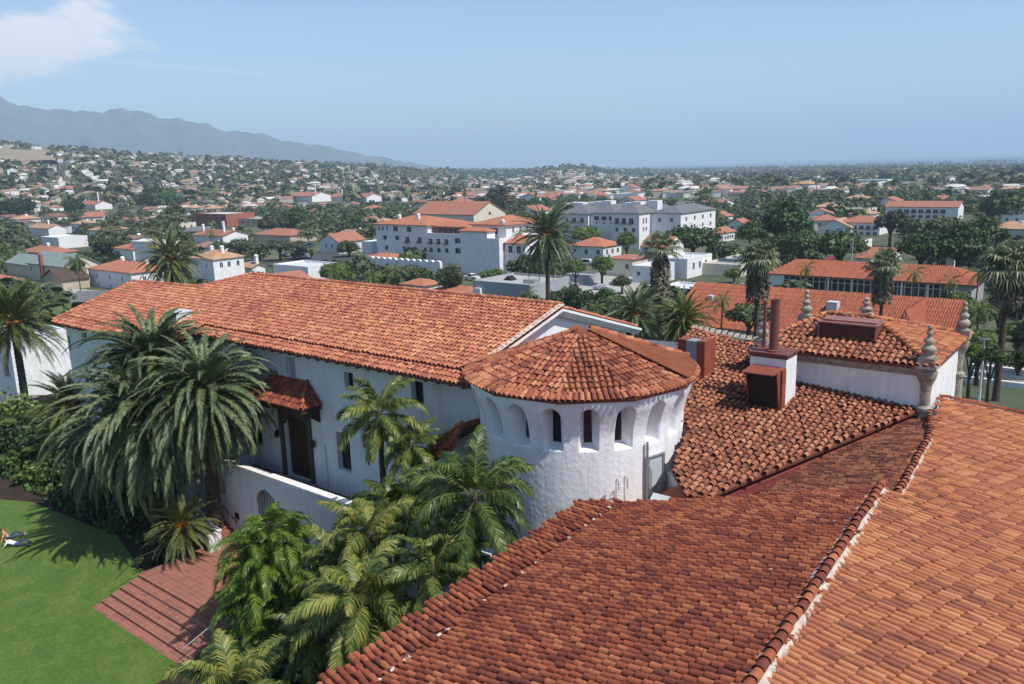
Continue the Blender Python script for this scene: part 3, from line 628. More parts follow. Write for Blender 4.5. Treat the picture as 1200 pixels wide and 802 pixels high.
pp = onT(758, 560, 4.72); ap = math.atan2(pp[1]-TC[1], pp[0]-TC[0]); ez = np.array([math.cos(ap), math.sin(ap), 0])
mb = MB(); mb.tube([c_+ez*4.74+[0, 0, 12], c_+ez*4.74+[0, 0, 14.9]], .06, 8); mb.tube([c_+ez*4.86+et*.12+[0, 0, 12], c_+ez*4.86+et*.12+[0, 0, 13.7], c_+ez*4.7+et*.12+[0, 0, 13.9]], .03, 6); wpart(mb, 'pipe', M['galv'], tur)

# ================================================================== near gable roof (A)
near = thing('near_roof', (-8, 18, 4), 'nearest gabled wing with orange and maroon barrel tiles and a mortared ridge, lower right', 'building')
e0 = (-16.5, 25.15, 12.9); e1 = (-15.35, 8.0, 12.9); r0_ = (-6.25, 26.7, 15.45); r1_ = (-5.2, 8.0, 15.45)
def mixp(a, b, t): return tuple(np.array(a)*(1-t)+np.array(b)*t)
slope = MB()
f = .115; k0, k1 = mixp(e0, r0_, f), mixp(e1, r1_, f)
k0b = (k0[0], k0[1], k0[2]+.0); 
def sag(V):                                # old roofs are never dead flat
    V[:, 2] += vnoise(V[:, 0], V[:, 1], 2.6, 31)*.035; return V
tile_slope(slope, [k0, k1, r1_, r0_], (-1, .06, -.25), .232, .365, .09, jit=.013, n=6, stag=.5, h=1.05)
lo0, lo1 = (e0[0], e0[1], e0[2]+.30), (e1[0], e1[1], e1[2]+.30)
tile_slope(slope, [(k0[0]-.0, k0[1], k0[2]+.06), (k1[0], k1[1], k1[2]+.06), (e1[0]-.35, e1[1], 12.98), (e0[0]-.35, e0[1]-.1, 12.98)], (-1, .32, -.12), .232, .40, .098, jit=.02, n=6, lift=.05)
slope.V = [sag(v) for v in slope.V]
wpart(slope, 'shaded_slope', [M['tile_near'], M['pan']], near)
slope = MB()
rt = .245; g1 = (6.5, 26.2, 15.45-rt*12.6); g0 = (6.5, 8.0, 15.45-rt*12.2)
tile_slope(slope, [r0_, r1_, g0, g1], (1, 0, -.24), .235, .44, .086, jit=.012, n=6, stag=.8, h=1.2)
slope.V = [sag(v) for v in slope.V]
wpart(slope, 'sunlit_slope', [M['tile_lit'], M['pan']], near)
mb = MB(); ridge(mb, (r0_[0], r0_[1]+.15, r0_[2]+.08), (r1_[0], r1_[1], r1_[2]+.08), .135, .40, n=8); wpart(mb, 'ridge_tiles', M['tile_near'], near)
# lime mortar bed on the sunny side of the ridge, ragged edge
def mortar(mb, p, q, side, w_=.17, n=160):
    p = np.array(p, float); q = np.array(q, float); V = []; side = np.array(side, float)
    for i in range(n+1):
        t = i/n; c_ = p*(1-t)+q*t; ww = w_*(1+.35*math.sin(i*2.1)*random.random()+random.uniform(-.2, .2))
        V += [c_+side*.05+[0, 0, .11], c_+side*ww*1.0+[0, 0, .045], c_+side*(ww+.05)+[0, 0, -.09]]
    mb.add(V, [(3*i+j, 3*i+j+1, 3*i+4+j, 3*i+3+j) for i in range(n) for j in range(2)])
mb = MB(); mortar(mb, r0_, r1_, (1, 0, -.24), .20); wpart(mb, 'mortar_bed', M['mortar'], near)
mb = MB()
for i in range(26):
    t = random.random(); b0 = np.array(mixp(k0, k1, t)); s = random.uniform(.05, .16)
    mb.add([b0+[random.gauss(0, .05), j, .12+random.random()*.05] for j in (0, s)]+[b0+[.07, s+.02, .10], b0+[.09, -.02, .12]], [(0, 1, 2, 3)])
for i in range(70):
    t = random.random(); b0 = np.array(mixp(r0_, r1_, t*.9))+np.array([-.14-.05*random.random(), 0, .0]); s = random.uniform(.05, .16)
    mb.add([b0+[0, 0, .08], b0+[0, s, .08], b0+[-.1, s*.8, .03], b0+[-.09, .02, .03]], [(0, 1, 2, 3)])
for (u, v) in ((1022, 592), (980, 585), (960, 668), (945, 690), (900, 672), (668, 636), (521, 742), (560, 690), (690, 640), (1000, 600), (975, 615)):
    d = ray(u, v); n_ = np.array([-.26, 0, 1.]); t = ((np.array(r0_)-CAM)@n_)/(d@n_); b0 = CAM+t*d+[0, 0, .11]; s = random.uniform(.06, .15)
    mb.add([b0, b0+[s, .03, .02], b0+[s*.8, s, .03], b0+[.02, s*.7, 0]], [(0, 1, 2, 3)])
wpart(mb, 'mortar_crumbs', M['mortar'], near)
mb = MB(); zl = 12.6
mb.prism([(-15.6, 24.9, 4), (-14.7, 6.5, 4), (5.5, 6.5, 4), (5.5, 25.5, 4), (-6, 26, 4)], (0, 0, zl-4-.3)); wpart(mb, 'wall', M['stucco'], near)
mb = MB(); mb.prism([(-15.9, 24.9, 12.72), (-14.9, 6.5, 12.72), (-14.9, 6.5, 12.6), (-15.9, 24.9, 12.6)], (1.1, 0, 0)); wpart(mb, 'eave_board', M['wood'], near)

# ================================================================== roof B (second gable) and roof C behind
Bz = 15.2; bx = -6.1
midr = thing('middle_roof', (-6, 33, 4), 'wing behind the nearest ridge, brown tiles left and sun-bright tiles right of its mortared ridge', 'building')
brd = lambda y: -6.1-.115*(y-26.5)*.9
rB0 = (-5.92, 26.6, 14.80); rB1 = (-6.75, 37.9, 14.84)
V0 = (-12.2, 26.4, 13.13)
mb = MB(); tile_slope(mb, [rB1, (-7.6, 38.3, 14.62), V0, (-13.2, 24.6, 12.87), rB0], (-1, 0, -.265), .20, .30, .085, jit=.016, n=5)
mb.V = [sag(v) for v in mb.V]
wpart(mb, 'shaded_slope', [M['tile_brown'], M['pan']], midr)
mb = MB(); gB = .235
def bpl(u, v):
    d = ray(u, v); n_ = np.array([gB, .0137, 1.]); t = ((np.array(rB0)-CAM)@n_)/(d@n_); return tuple(CAM+t*d)
zBr = lambda x, y: (x, y, 14.80-gB*(x+5.92)-.0137*(y-26.6))
q1, q2, q3 = bpl(1102, 467), bpl(1200, 487), bpl(1330, 516); print('bpl', q1, q2, q3)
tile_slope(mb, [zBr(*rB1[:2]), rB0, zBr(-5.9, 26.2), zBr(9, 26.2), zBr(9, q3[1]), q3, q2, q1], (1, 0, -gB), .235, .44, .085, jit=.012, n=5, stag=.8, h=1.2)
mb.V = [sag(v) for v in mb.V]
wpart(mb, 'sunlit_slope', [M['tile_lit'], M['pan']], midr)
mb = MB(); ridge(mb, (-7.1, 38.0, 15.0), (-6.42, 34.6, 14.92), .125, .34); ridge(mb, (-6.42, 34.5, 14.92), (-5.92, 26.9, 14.88), .13, .36); ridge(mb, (q1[0], q1[1], q1[2]+.07), (q2[0], q2[1], q2[2]+.07), .11, .4); ridge(mb, (q2[0], q2[1], q2[2]+.07), (q3[0], q3[1], q3[2]+.07), .11, .4)
wpart(mb, 'ridge_tiles', M['tile_near'], midr)
mb = MB(); mortar(mb, (-6.42, 34.5, 14.85), (-5.92, 26.9, 14.82), (1, 0, -.24), .16, 60); wpart(mb, 'mortar_bed', M['mortar'], midr)
mb = MB(); mb.prism([(-13, 25.2, 4), (7, 26.5, 4), (7, 41, 4), (-7, 37.5, 4)], (0, 0, 7)); wpart(mb, 'wall', M['stucco'], midr)
tc_ = np.array((-7.5, 38, 15.15)); GX, GY = -.085, .155
zC = lambda x, y: 15.02+GX*(x+7.5)+GY*(y-38)
pC = lambda x, y, d=0: (x, y, zC(x, y)+d)
back = thing('back_roof', (-14, 33, 4), 'low sloping roof of large weathered barrel tiles between the turret and the penthouse', 'building')
mb = MB(); polyC = [pC(-7.4, 38.2), pC(-15.5, 38.2), pC(-15.6, 41.0), pC(-20.6, 42.0), pC(-18.2, 32.5), pC(-15.3, 31.2), pC(-14.7, 28.9), pC(-14.2, 27.6), pC(-13.0, 26.4), pC(-12.2, 26.9)]
tile_slope(mb, polyC, (0, -1, -GY), .275, .36, .113, jit=.022, n=6, h=1.1, miss=.004)
mb.V = [sag(v) for v in mb.V]
wpart(mb, 'slope', [M['tile_old'], M['pan']], back)
# red painted gutter between the two roofs, clay apron round the turret foot
def strip(mb, a, b, w_, dz=0, n=14):
    a = np.array(a, float); b = np.array(b, float); d = b-a; s = np.cross(d, up0); s /= np.linalg.norm(s); V = []
    for i in range(n+1):
        t = i/n; c_ = a*(1-t)+b*t; V += [c_-s*w_+[0, 0, dz+.05], c_+[0, 0, dz], c_+s*w_+[0, 0, dz+.06]]
    mb.add(V, [(3*i+j, 3*i+1+j, 3*i+4+j, 3*i+3+j) for i in range(n) for j in range(2)])
mb = MB(); zBl = lambda x: 14.80-.265*(-5.92-x)
g0_ = [(-7.45, 38.15), (-12.45, 26.75)]; g1_ = [(-6.95, 37.7), (-11.75, 26.45)]; V = []
for i in range(13):
    t = i/12; xa_, ya_ = g0_[0][0]*(1-t)+g0_[1][0]*t, g0_[0][1]*(1-t)+g0_[1][1]*t; xb_, yb_ = g1_[0][0]*(1-t)+g1_[1][0]*t, g1_[0][1]*(1-t)+g1_[1][1]*t
    V += [(xa_-.35, ya_+.2, zC(xa_, ya_)-.12), (xa_, ya_, zBl(xa_)+.2), (xb_, yb_, zBl(xb_)+.17)]
mb.add(V, [(3*i+j, 3*i+1+j, 3*i+4+j, 3*i+3+j) for i in range(12) for j in range(2)])
wpart(mb, 'gutter', mat('dark_red_gutter', (.20, .035, .03), (.15, .03, .025), 2, .7), back)
mb = MB(); mb.add([(-16.4, 25.3, 12.5), (-12.3, 25.4, 13.3), (-11.9, 27.0, 13.6), (-13.9, 28.2, 13.4), (-15.0, 29.5, 12.7), (-15.9, 27, 12.0)], [(0, 1, 2, 3, 4, 5)])
V = []; 
for i in range(12):
    a = cam_az+rad(76+i*5); c1 = 4.68; er2 = np.array([math.cos(a), math.sin(a)]); zz = max(13.3, zC(TC[0]+er2[0]*5, TC[1]+er2[1]*5)+.1)-(11-i)*.05
    V += [(TC[0]+er2[0]*c1, TC[1]+er2[1]*c1, zz+.32), (TC[0]+er2[0]*(c1+.25), TC[1]+er2[1]*(c1+.25), zz+.18), (TC[0]+er2[0]*(c1+.75), TC[1]+er2[1]*(c1+.75), zz-.02)]
mb.add(V, [(3*i+j, 3*i+1+j, 3*i+4+j, 3*i+3+j) for i in range(11) for j in range(2)])
wpart(mb, 'clay_apron', M['flash'], back)
mb = MB(); mb.prism([(-18, 31.5, 4), (-13, 27.2, 4), (-8, 38, 4), (-20, 41.5, 4)], (0, 0, 9.2)); wpart(mb, 'wall', M['stucco'], back)
mb = MB()
for x_ in np.arange(-20.4, -15.6, .36):
    mb.add(*[[(x_, 41.75, zC(x_, 41.7)+.02), (x_+.3, 41.75, zC(x_, 41.7)+.02), (x_+.3, 41.95, zC(x_, 41.7)+.22+random.random()*.05), (x_, 41.95, zC(x_, 41.7)+.2)], [(0, 1, 2, 3)]])
wpart(mb, 'verge_mortar', M['mortar'], back)

# ladder rails beside the turret and the small tools there
lad = MB()
for du in (0, 1):
    p = onT(722+du*9.5, 592, 4.95); q_ = np.array([p[0], p[1], 0])
    er2 = np.array([p[0]-TC[0], p[1]-TC[1], 0]); er2 /= np.linalg.norm(er2)
    lad.tube([q_+[0, 0, 12.4], q_+[0, 0, 13.55+.08*du], q_+er2*.1+[0, 0, 13.68+.08*du], q_+er2*.28+[0, 0, 13.62+.08*du], q_+er2*.32+[0, 0, 13.3]], .022, 6)
ln = thing('access_ladder', (TC[0]+3, TC[1]-4, 12), 'thin galvanised ladder hoops rising beside the white turret', 'ladder')
wpart(lad, 'rail', M['galv'], ln)
a_, b_ = onT(722, 592, 4.95), onT(731.5, 592, 4.95)
for z_ in (12.6, 12.95, 13.3): mb = MB(); mb.tube([(a_[0], a_[1], z_), (b_[0], b_[1], z_)], .016, 5); wpart(mb, 'rung', M['galv'], ln)
p = aty(773, 592, 26.3); fl = thing('floodlight', (p[0], p[1], 13.05), 'small grey floodlight box lying at the foot of the turret', 'floodlight')
MB().prism([(-.38, -.12, .08), (.38, -.12, .08), (.38, .16, .26), (-.38, .16, .26)], (0, .03, .12)).obj('housing', M['metal_paint'], fl)
MB().prism([(-.33, -.13, .09), (.33, -.13, .09), (.33, -.13, .19), (-.33, -.13, .19)], (0, -.02, 0)).obj('lens', M['dark'], fl)
MB().box(-.05, .05, -.05, .1, -.1, .1).obj('bracket', M['galv'], fl)

# ================================================================== penthouse with stone finials
PX0, PX1, PY0, PY1, PZ = -14.9, -7.35, 38.0, 45.2, 16.95
pent = thing('roof_penthouse', (-11, 41, 4), 'white penthouse with stone cornice, hipped tile roof and brown louvred vent box', 'penthouse')
mb = MB(); mb.box(PX0, PX1, PY0, PY1, 12.5, PZ-.3); wpart(mb, 'wall', M['stucco'], pent)
mb = MB()
for (o_, za, zb_) in ((.06, PZ-.42, PZ-.3), (.16, PZ-.297, PZ-.17), (.27, PZ-.167, PZ-.02)): mb.box(PX0-o_, PX1+o_, PY0-o_, PY1+o_, za, zb_)
for (x_, y_) in ((PX1, PY0), (PX1, PY1), (PX0, PY0), (PX0, PY1)):
    mb.lathe([(.28, 13.6), (.28, 14.9), (.35, 15.0), (.35, 15.15), (.22, 15.25), (.22, 15.9), (.26, 16.2), (.40, 16.55), (.44, PZ-.17)], (x_, y_), 16)
    mb.box(x_-.42, x_+.42, y_-.42, y_+.42, PZ-.015, PZ+.12)
wpart(mb, 'cornice', M['stone'], pent)
hz = 18.25; a0, a1 = (PX0+2.0, 41.6, hz), (-10.75, 41.6, hz); ov = .42; ze_ = PZ+.08
cfl, cfr, cbr, cbl = (PX0-ov, PY0-ov, ze_), (PX1+ov, PY0-ov, ze_), (PX1+ov, PY1+ov, ze_), (PX0-ov, PY1+ov, ze_)
mb = MB()
tile_slope(mb, [cfl, cfr, a1, a0], (0, -1, -.3), .30, .40, .125, jit=.018, h=1.0)
tile_slope(mb, [cfl, a0, cbl], (-1, 0, -.3), .30, .40, .125)
tile_slope(mb, [cbl, cbr, a1, a0], (0, 1, -.3), .30, .40, .125)
roofp = wpart(mb, 'roof', [M['tile_old'], M['pan']], pent)
mb = MB(); tile_slope(mb, [cfr, cbr, a1], (1, 0, -.3), .25, .42, .10)
ridge(mb, (a1[0], a1[1], hz+.03), (cfr[0], cfr[1], ze_+.05), .13); ridge(mb, (a1[0], a1[1], hz+.03), (cbr[0], cbr[1], ze_+.05), .12); ridge(mb, (a0[0], a0[1], hz+.03), (a1[0], a1[1], hz+.03), .13); ridge(mb, (a0[0], a0[1], hz+.03), (cfl[0], cfl[1], ze_+.05), .12)
wpart(mb, 'sunlit_slope', [M['tile_lit'], M['pan']], pent)
# louvred box
lx0, lx1 = aty(958, 402, 39.2)[0], aty(1026, 410, 39.2)[0]; lz0 = 17.15; lz1 = aty(960, 378, 39.2)[2]
lv = MB(); lv.box(lx0+.06, lx1-.06, 39.26, 40.6, lz0, lz1)
lo = wpart(lv, 'louvre_box', M['oxide_brown'], pent)
mb = MB(); k = 0; z_ = lz0+.1
while z_ < lz1-.05: mb.prism([(lx0+.08, 39.255, z_), (lx0+.08, 39.13, z_-.055), (lx0+.08, 39.13, z_-.03), (lx0+.08, 39.255, z_+.025)], (lx1-lx0-.16, 0, 0)); z_ += .085
mb.shift(-np.array(pent.location)); mb.obj('slats', M['oxide_brown'], lo)
mb = MB(); mb.box(lx0-.02, lx1+.02, 39.1, 40.7, lz1+.003, lz1+.08); mb.box(lx0+.1, lx1-.1, 39.4, 40.5, lz1+.083, lz1+.16); mb.box(lx0, lx0+.075, 39.1, 39.24, lz0, lz1); mb.box(lx1-.075, lx1, 39.1, 39.24, lz0, lz1)
mb.shift(-np.array(pent.location)); mb.obj('frame', mat('faded_oxide_frame', (.30, .14, .11), (.24, .1, .08), 3, .6), lo)
# finials
fprof = [(.42, 0), (.42, .42), (.30, .5), (.24, .55), (.36, .66), (.44, .82), (.40, .98), (.24, 1.08), (.20, 1.14), (.30, 1.22), (.33, 1.33), (.26, 1.44), (.14, 1.50), (.12, 1.60), (.20, 1.68), (.21, 1.76), (.14, 1.85), (.09, 1.93), (.15, 2.0), (.16, 2.08), (.10, 2.16), (.02, 2.2)]
fspots = [(PX1-.02, PY0+.05, 'stone finial at the near front corner of the penthouse above the mortared ridge'), (PX1+.1, PY1-.1, 'stone finial on the rightmost rear corner of the penthouse roof'),
          (aty(1013, 378, PY1)[0], PY1+.2, 'squat stone finial behind the brown louvred box in front of a skirted palm'), (aty(943, 375, PY1)[0], PY1+.2, 'slim stone finial behind the left end of the brown louvred box'), (PX0+.1, PY0+.05, 'stone finial half hidden between the two red flue pipes')]
for i, (x_, y_, lb) in enumerate(fspots):
    t_ = thing('finial', (x_, y_, PZ+.12), lb, 'finial', 'stone finials around the penthouse')
    hsc = .8
    MB().box(-.34, .34, -.34, .34, 0, .42*hsc).obj('plinth', M['stone'], t_)
    MB().lathe([(r_*(.72 if i != 2 else 1.0), z_*hsc*(1 if i != 2 else .9)) for r_, z_ in fprof[1:]], (0, 0), 18).obj('turned_shaft', M['stone'], t_, True)

# ================================================================== chimney block with flues and cowl
cy = 35.0
chx0, chx1, chz = -14.15, -12.48, 17.35
chm = thing('boiler_chimney', (-13.3, 35.5, 14), 'white boxy chimney with a red metal cap and two tall dark red flue pipes', 'chimney')
mb = MB(); mb.box(chx0, chx1, cy, cy+1.35, 14.2, chz); wpart(mb, 'stack', M['stucco'], chm)
mb = MB(); mb.box(chx0-.08, chx1+.08, cy-.08, cy+1.43, chz+.003, chz+.13); mb.box(chx0-.02, chx1+.02, cy-.02, cy+1.37, chz-.1, chz); wpart(mb, 'cap', M['oxide_brown'], chm)
fp = aty(905, 414, cy+.35); fx = fp[0]
mb = MB(); ft = zat(fx, cy+.4, 353.)
mb.lathe([(.21, chz+.13), (.21, ft), (.23, ft+.003), (.23, ft+.06), (.17, ft+.061), (.17, ft-.3)], (fx+.02, cy+.45), 24); mb.lathe([(.33, chz+.131), (.33, chz+.2), (.26, chz+.22)], (fx+.02, cy+.45), 20); wpart(mb, 'large_flue', M['oxide_brown'], chm)
fx2 = aty(897, 410, cy+.9)[0]; mb = MB(); ft2 = zat(fx2-.1, cy+1.0, 353.); mb.lathe([(.085, chz+.13), (.085, ft2), (.06, ft2+.001), (.06, ft2-.2)], (fx2-.12, cy+1.0), 12); wpart(mb, 'thin_flue', M['oxide_brown'], chm)
cow = thing('vent_cowl', (-14.3, 34.2, 15.2), 'big red sheet metal vent cowl with dark mouth before the white chimney', 'vent')
a_ = aty(870, 433, 33.9); b_ = aty(906, 439, 33.9); cx0, cx1 = a_[0]+.05, b_[0]+.1; cz1 = (a_[2]+b_[2])/2; cz0 = zC(cx1, 33.9)-.1
yb = 34.99; yf = 33.65
mb = MB()
mb.prism([(cx1, yb, cz0), (cx1, yb, cz1), (cx1, yf+.45, cz1), (cx1, yf+.95, cz0)][::-1], (-.05, 0, 0)); mb.prism([(cx0, yb, cz0), (cx0, yb, cz1), (cx0, yf+.45, cz1), (cx0, yf+.95, cz0)][::-1], (.05, 0, 0))
mb.prism([(cx0-.003, yb, cz1+.003), (cx1+.003, yb, cz1+.003), (cx1+.003, yf, cz1-.06), (cx0-.003, yf, cz1-.06)], (0, 0, .05))
mb.box(cx0+.05, cx1-.05, yf+.84, yf+.9, cz0-.1, cz0+.378)
wpart(mb, 'hood', M['oxide'], cow)
mb = MB(); mb.prism([(cx0+.052, yf+.86, cz0+.38), (cx1-.052, yf+.86, cz0+.38), (cx1-.052, yf+.5, cz1-.01), (cx0+.052, yf+.5, cz1-.01)], (0, .04, 0)); wpart(mb, 'mouth', M['dark'], cow)  # dark sheet across the opening, painting in the shade inside the cowl
mb = MB(); mb.prism([(cx1+.003, yb-.0, cz0-.1), (cx1+.003, yb, cz1+.02), (cx1+.003, yb-.45, cz1+.02), (cx1+.003, yb-.45, cz0-.1)], (.09, 0, 0)); wpart(mb, 'side_flange', M['oxide'], cow)
# rooftop unit at the right of the turret roof
un = thing('rooftop_unit', (-17.8, 36.0, 15.2), 'red cabinet with a grey screened face behind the turret roof', 'equipment box')
p0 = aty(791, 397, 34.2); q0 = aty(826, 400, 36.0)
ux1 = q0[0]; uz1 = aty(826, 401, 36.0)[2]; ux0 = aty(797, 388, 36.0)[0]
mb = MB(); mb.box(ux1-.42, ux1, 36.0, 37.2, 15.0, uz1); mb.box(ux1-1.7, ux1-.43, 36.7, 37.2, 15.0, uz1-.15); wpart(mb, 'cabinet', M['oxide'], un)
mb = MB(); mb.box(ux1-1.0, ux1-.423, 36.02, 36.69, 15.2, uz1-.03); wpart(mb, 'screen', mat('grey_screen', (.28, .31, .34), (.22, .25, .28), 6, .5), un)
mb = MB(); mb.box(ux1-1.5, ux1-1.01, 36.1, 36.68, 15.2, uz1-.02); wpart(mb, 'side_box', M['oxide'], un)
# small lean-to roof between wing and turret
lt = thing('lean_to_roof', (-24, 25.5, 12), 'small dark red tiled lean-to roof sloping down from the left flank of the turret', 'roof')
zt2 = aty(549, 495, 25.9)[2]; xr, xl = aty(549, 500, 25.9)[0], aty(509, 524, 25.9)[0]; zl2 = aty(509, 525, 25.9)[2]
mb = MB(); tile_slope(mb, [(xr, 25.5, zt2), (xl, 25.5, zl2), (xl, WY+.0, zl2), (xr+.6, WY+.9, zt2)], (-1, 0, -.6), .24, .36, .10)
tile_slope(mb, [(xr, 25.5, zt2), (xl, 25.5, zl2), (xl+.6, 24.7, zl2-.35), (xr, 24.7, zt2-.95)], (0, -1, -1), .24, .36, .10)
wpart(mb, 'slope', [M['tile_near'], M['pan']], lt)
mb = MB(); ridge(mb, (xr, 25.5, zt2+.05), (xl, 25.5, zl2+.05), .11); wpart(mb, 'ridge_tiles', M['tile_lit'], lt)  # ridge in the brighter tile copy, a sunlit edge put into its colour

# ================================================================== lawn, brick landing, steps
bx0, bx1 = -41.94, -33.2
lawn, t, b = newmat('lawn_grass'); g = t.nodes.new('ShaderNodeNewGeometry'); n = t.nodes.new('ShaderNodeTexNoise'); t.links.new(g.outputs['Position'], n.inputs[0]); n.inputs['Scale'].default_value = .55; n.inputs['Detail'].default_value = 14; n.inputs['Roughness'].default_value = .88
r = t.nodes.new('ShaderNodeValToRGB'); e = r.color_ramp.elements; e[0].position = .28; e[0].color = (.045, .10, .010, 1); e[1].position = .72; e[1].color = (.20, .21, .055, 1); e2 = e.new(.5); e2.color = (.08, .155, .014, 1)
t.links.new(n.outputs[0], r.inputs[0]); b.inputs['Roughness'].default_value = .8
n3 = t.nodes.new('ShaderNodeTexNoise'); t.links.new(g.outputs['Position'], n3.inputs[0]); n3.inputs['Scale'].default_value = 5; n3.inputs['Detail'].default_value = 8; n3.inputs['Roughness'].default_value = .8
r3 = t.nodes.new('ShaderNodeValToRGB'); r3.color_ramp.elements[0].position = .35; r3.color_ramp.elements[0].color = (.55, .6, .5, 1); r3.color_ramp.elements[1].position = .62; r3.color_ramp.elements[1].color = (1.15, 1.1, 1.1, 1); t.links.new(n3.outputs[0], r3.inputs[0])
m3 = t.nodes.new('ShaderNodeMix'); m3.data_type = 'RGBA'; m3.blend_type = 'MULTIPLY'; m3.inputs[0].default_value = 1; t.links.new(r.outputs[0], m3.inputs[6]); t.links.new(r3.outputs[0], m3.inputs[7]); t.links.new(m3.outputs[2], b.inputs['Base Color'])
n2 = t.nodes.new('ShaderNodeTexNoise'); t.links.new(g.outputs['Position'], n2.inputs[0]); n2.inputs['Scale'].default_value = 14; n2.inputs['Detail'].default_value = 6; bp = t.nodes.new('ShaderNodeBump'); bp.inputs['Strength'].default_value = .9; bp.inputs['Distance'].default_value = .06; t.links.new(n2.outputs[0], bp.inputs['Height']); t.links.new(bp.outputs[0], b.inputs['Normal'])
tag(MB().poly([(-95, -12, 4.03), (-16, -12, 4.03), (-16, 21.5, 4.03), (-33, 23.5, 4.03), (-49.5, 21.3, 4.03), (-55, 20.8, 4.03), (-60, 20.4, 4.03), (-63, 19.0, 4.03), (-95, 20, 4.03)]).obj('lawn', lawn), kind='structure')
tag(MB().poly([(-49.5, 21.25, 4.04), (-55, 20.75, 4.04), (-60, 20.35, 4.04), (-63, 19, 4.04), (-90, 19, 4.04), (-90, 34, 4.04), (-66, 40, 4.04), (-20, 40, 4.04), (-16, 12, 4.04), (-32.8, 12.5, 4.04), (-32.8, 24, 4.04), (-42.4, 24, 4.04), (-42.4, 19.6, 4.04), (-46, 20.4, 4.04)]).obj('garden_bed', M['soil']), kind='structure')
# brick: running bricks with pale joints
bm, t, b = newmat('brick_paving'); g = t.nodes.new('ShaderNodeNewGeometry'); bt = t.nodes.new('ShaderNodeTexBrick'); t.links.new(g.outputs['Position'], bt.inputs[0])
bt.inputs['Scale'].default_value = 1; bt.inputs['Brick Width'].default_value = .62; bt.inputs['Row Height'].default_value = .31; bt.inputs['Mortar Size'].default_value = .014; bt.offset = 0; bt.inputs['Color1'].default_value = (.30, .11, .075, 1); bt.inputs['Color2'].default_value = (.22, .085, .06, 1); bt.inputs['Mortar'].default_value = (.34, .19, .14, 1)
t.links.new(bt.outputs[0], b.inputs['Base Color']); b.inputs['Roughness'].default_value = .85
land = thing('brick_landing', (bx0, 16.2, 4), 'red brick landing with six wide steps descending to the green lawn', 'steps')
st_y = [16.2, 16.72, 17.24, 17.76, 18.28, 18.8]; RI = .145
for k, y_ in enumerate(st_y):
    y2 = st_y[k+1] if k < 5 else 24.3
    mb = MB(); mb.box(bx0, bx1, y_, y2-(.003 if k < 5 else 0), 3.9, 4.04+RI*k); wpart(mb, 'step' if k < 5 else 'platform', bm, land)
LZ = 4.04+RI*5
st = thing('stair_flight', (-40, 24, LZ), 'brick stair with white side wall climbing beside the terrace wall', 'stairs')
sx0 = aty(243, 625, 23.7)[0]; 
for k in range(7):
    mb = MB(); mb.box(-42.0-k*.34, -41.66-k*.34, 23.55, 24.82, LZ-.1, LZ+.17*(k+1)); wpart(mb, 'step', bm, st)
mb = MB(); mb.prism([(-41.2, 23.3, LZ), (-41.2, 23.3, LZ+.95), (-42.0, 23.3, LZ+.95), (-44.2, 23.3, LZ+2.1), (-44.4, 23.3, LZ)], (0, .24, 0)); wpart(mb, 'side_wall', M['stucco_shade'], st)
mb = MB(); mb.prism([(-41.15, 23.25, LZ+.953), (-41.15, 23.25, LZ+1.05), (-42.0, 23.25, LZ+1.05), (-44.2, 23.25, LZ+2.2), (-44.2, 23.25, LZ+2.103), (-42.0, 23.25, LZ+.953)], (0, .34, 0)); mb.box(-41.2, -40.96, 22.6, 23.24, LZ, LZ+1.05); wpart(mb, 'coping', M['stucco'], st)
mb = MB(); mb.tube([(-41.3, 24.7, LZ+1.0), (-44.3, 24.7, LZ+2.5)], .03, 6)
for k in range(4): mb.tube([(-41.4-k*.9, 24.7, LZ+.1+k*.45), (-41.4-k*.9, 24.7, LZ+1.02+k*.45)], .02, 5)
wpart(mb, 'handrail', M['iron'], st)
# thin handrail beside the landing
mb = MB(); rl = thing('landing_handrail', (bx0-.2, 20, 4.7), 'thin dark handrail along the left edge of the brick landing', 'handrail')
mb.tube([(bx0-.15, 17.6, 4.9), (bx0-.15, 19, 5.65), (bx0-.15, 23.2, 5.7)], .025, 6); wpart(mb, 'rail', M['iron'], rl)
for y_ in (19, 20.4, 21.8, 23.2): mb = MB(); mb.tube([(bx0-.15, y_, 4), (bx0-.15, y_, 5.66)], .02, 5); wpart(mb, 'post', M['iron'], rl)
mb = MB(); rr2 = thing('landing_side_rail', (bx1, 18, 4.0), 'low rail with pale treads at the right end of the brick steps', 'handrail')
mb.tube([(bx1+.1, 16.4, 4.85), (bx1+.1, 19, 5.6), (bx1+.1, 22, 5.6)], .025, 6); wpart(mb, 'rail', M['galv'], rr2)
for y_ in (16.5, 18.2, 20, 22): mb = MB(); mb.tube([(bx1+.1, y_, 4), (bx1+.1, y_, 4.9 if y_ < 17 else 5.4)], .02, 5); wpart(mb, 'post', M['galv'], rr2)

# ================================================================== PALMS AND TREES
M['date'] = leafmat('date_palm_fronds', [(.055, .08, .035), (.105, .145, .062), (.16, .205, .095), (.24, .27, .15)], .22, .42, pscale=.5)
M['date_warm'] = leafmat('date_palm_fronds_warm', [(.03, .05, .015), (.07, .10, .025), (.12, .15, .04), (.22, .22, .07)], .25, .42, pscale=.5)
M['kentia'] = leafmat('kentia_fronds', [(.035, .065, .015), (.08, .13, .028), (.15, .20, .045), (.34, .32, .08)], .3, .38, pscale=.9)
M['queen'] = leafmat('feather_palm_fronds', [(.05, .08, .02), (.11, .16, .035), (.18, .24, .06)], .3, .45, pscale=.9)
M['areca'] = leafmat('areca_fronds', [(.04, .085, .01), (.09, .17, .018), (.16, .26, .03), (.25, .33, .06)], .35, .4, pscale=.9)
M['fan'] = leafmat('fan_palm_leaves', [(.08, .10, .05), (.16, .19, .09), (.28, .30, .18)], .25, .4, pscale=.8)
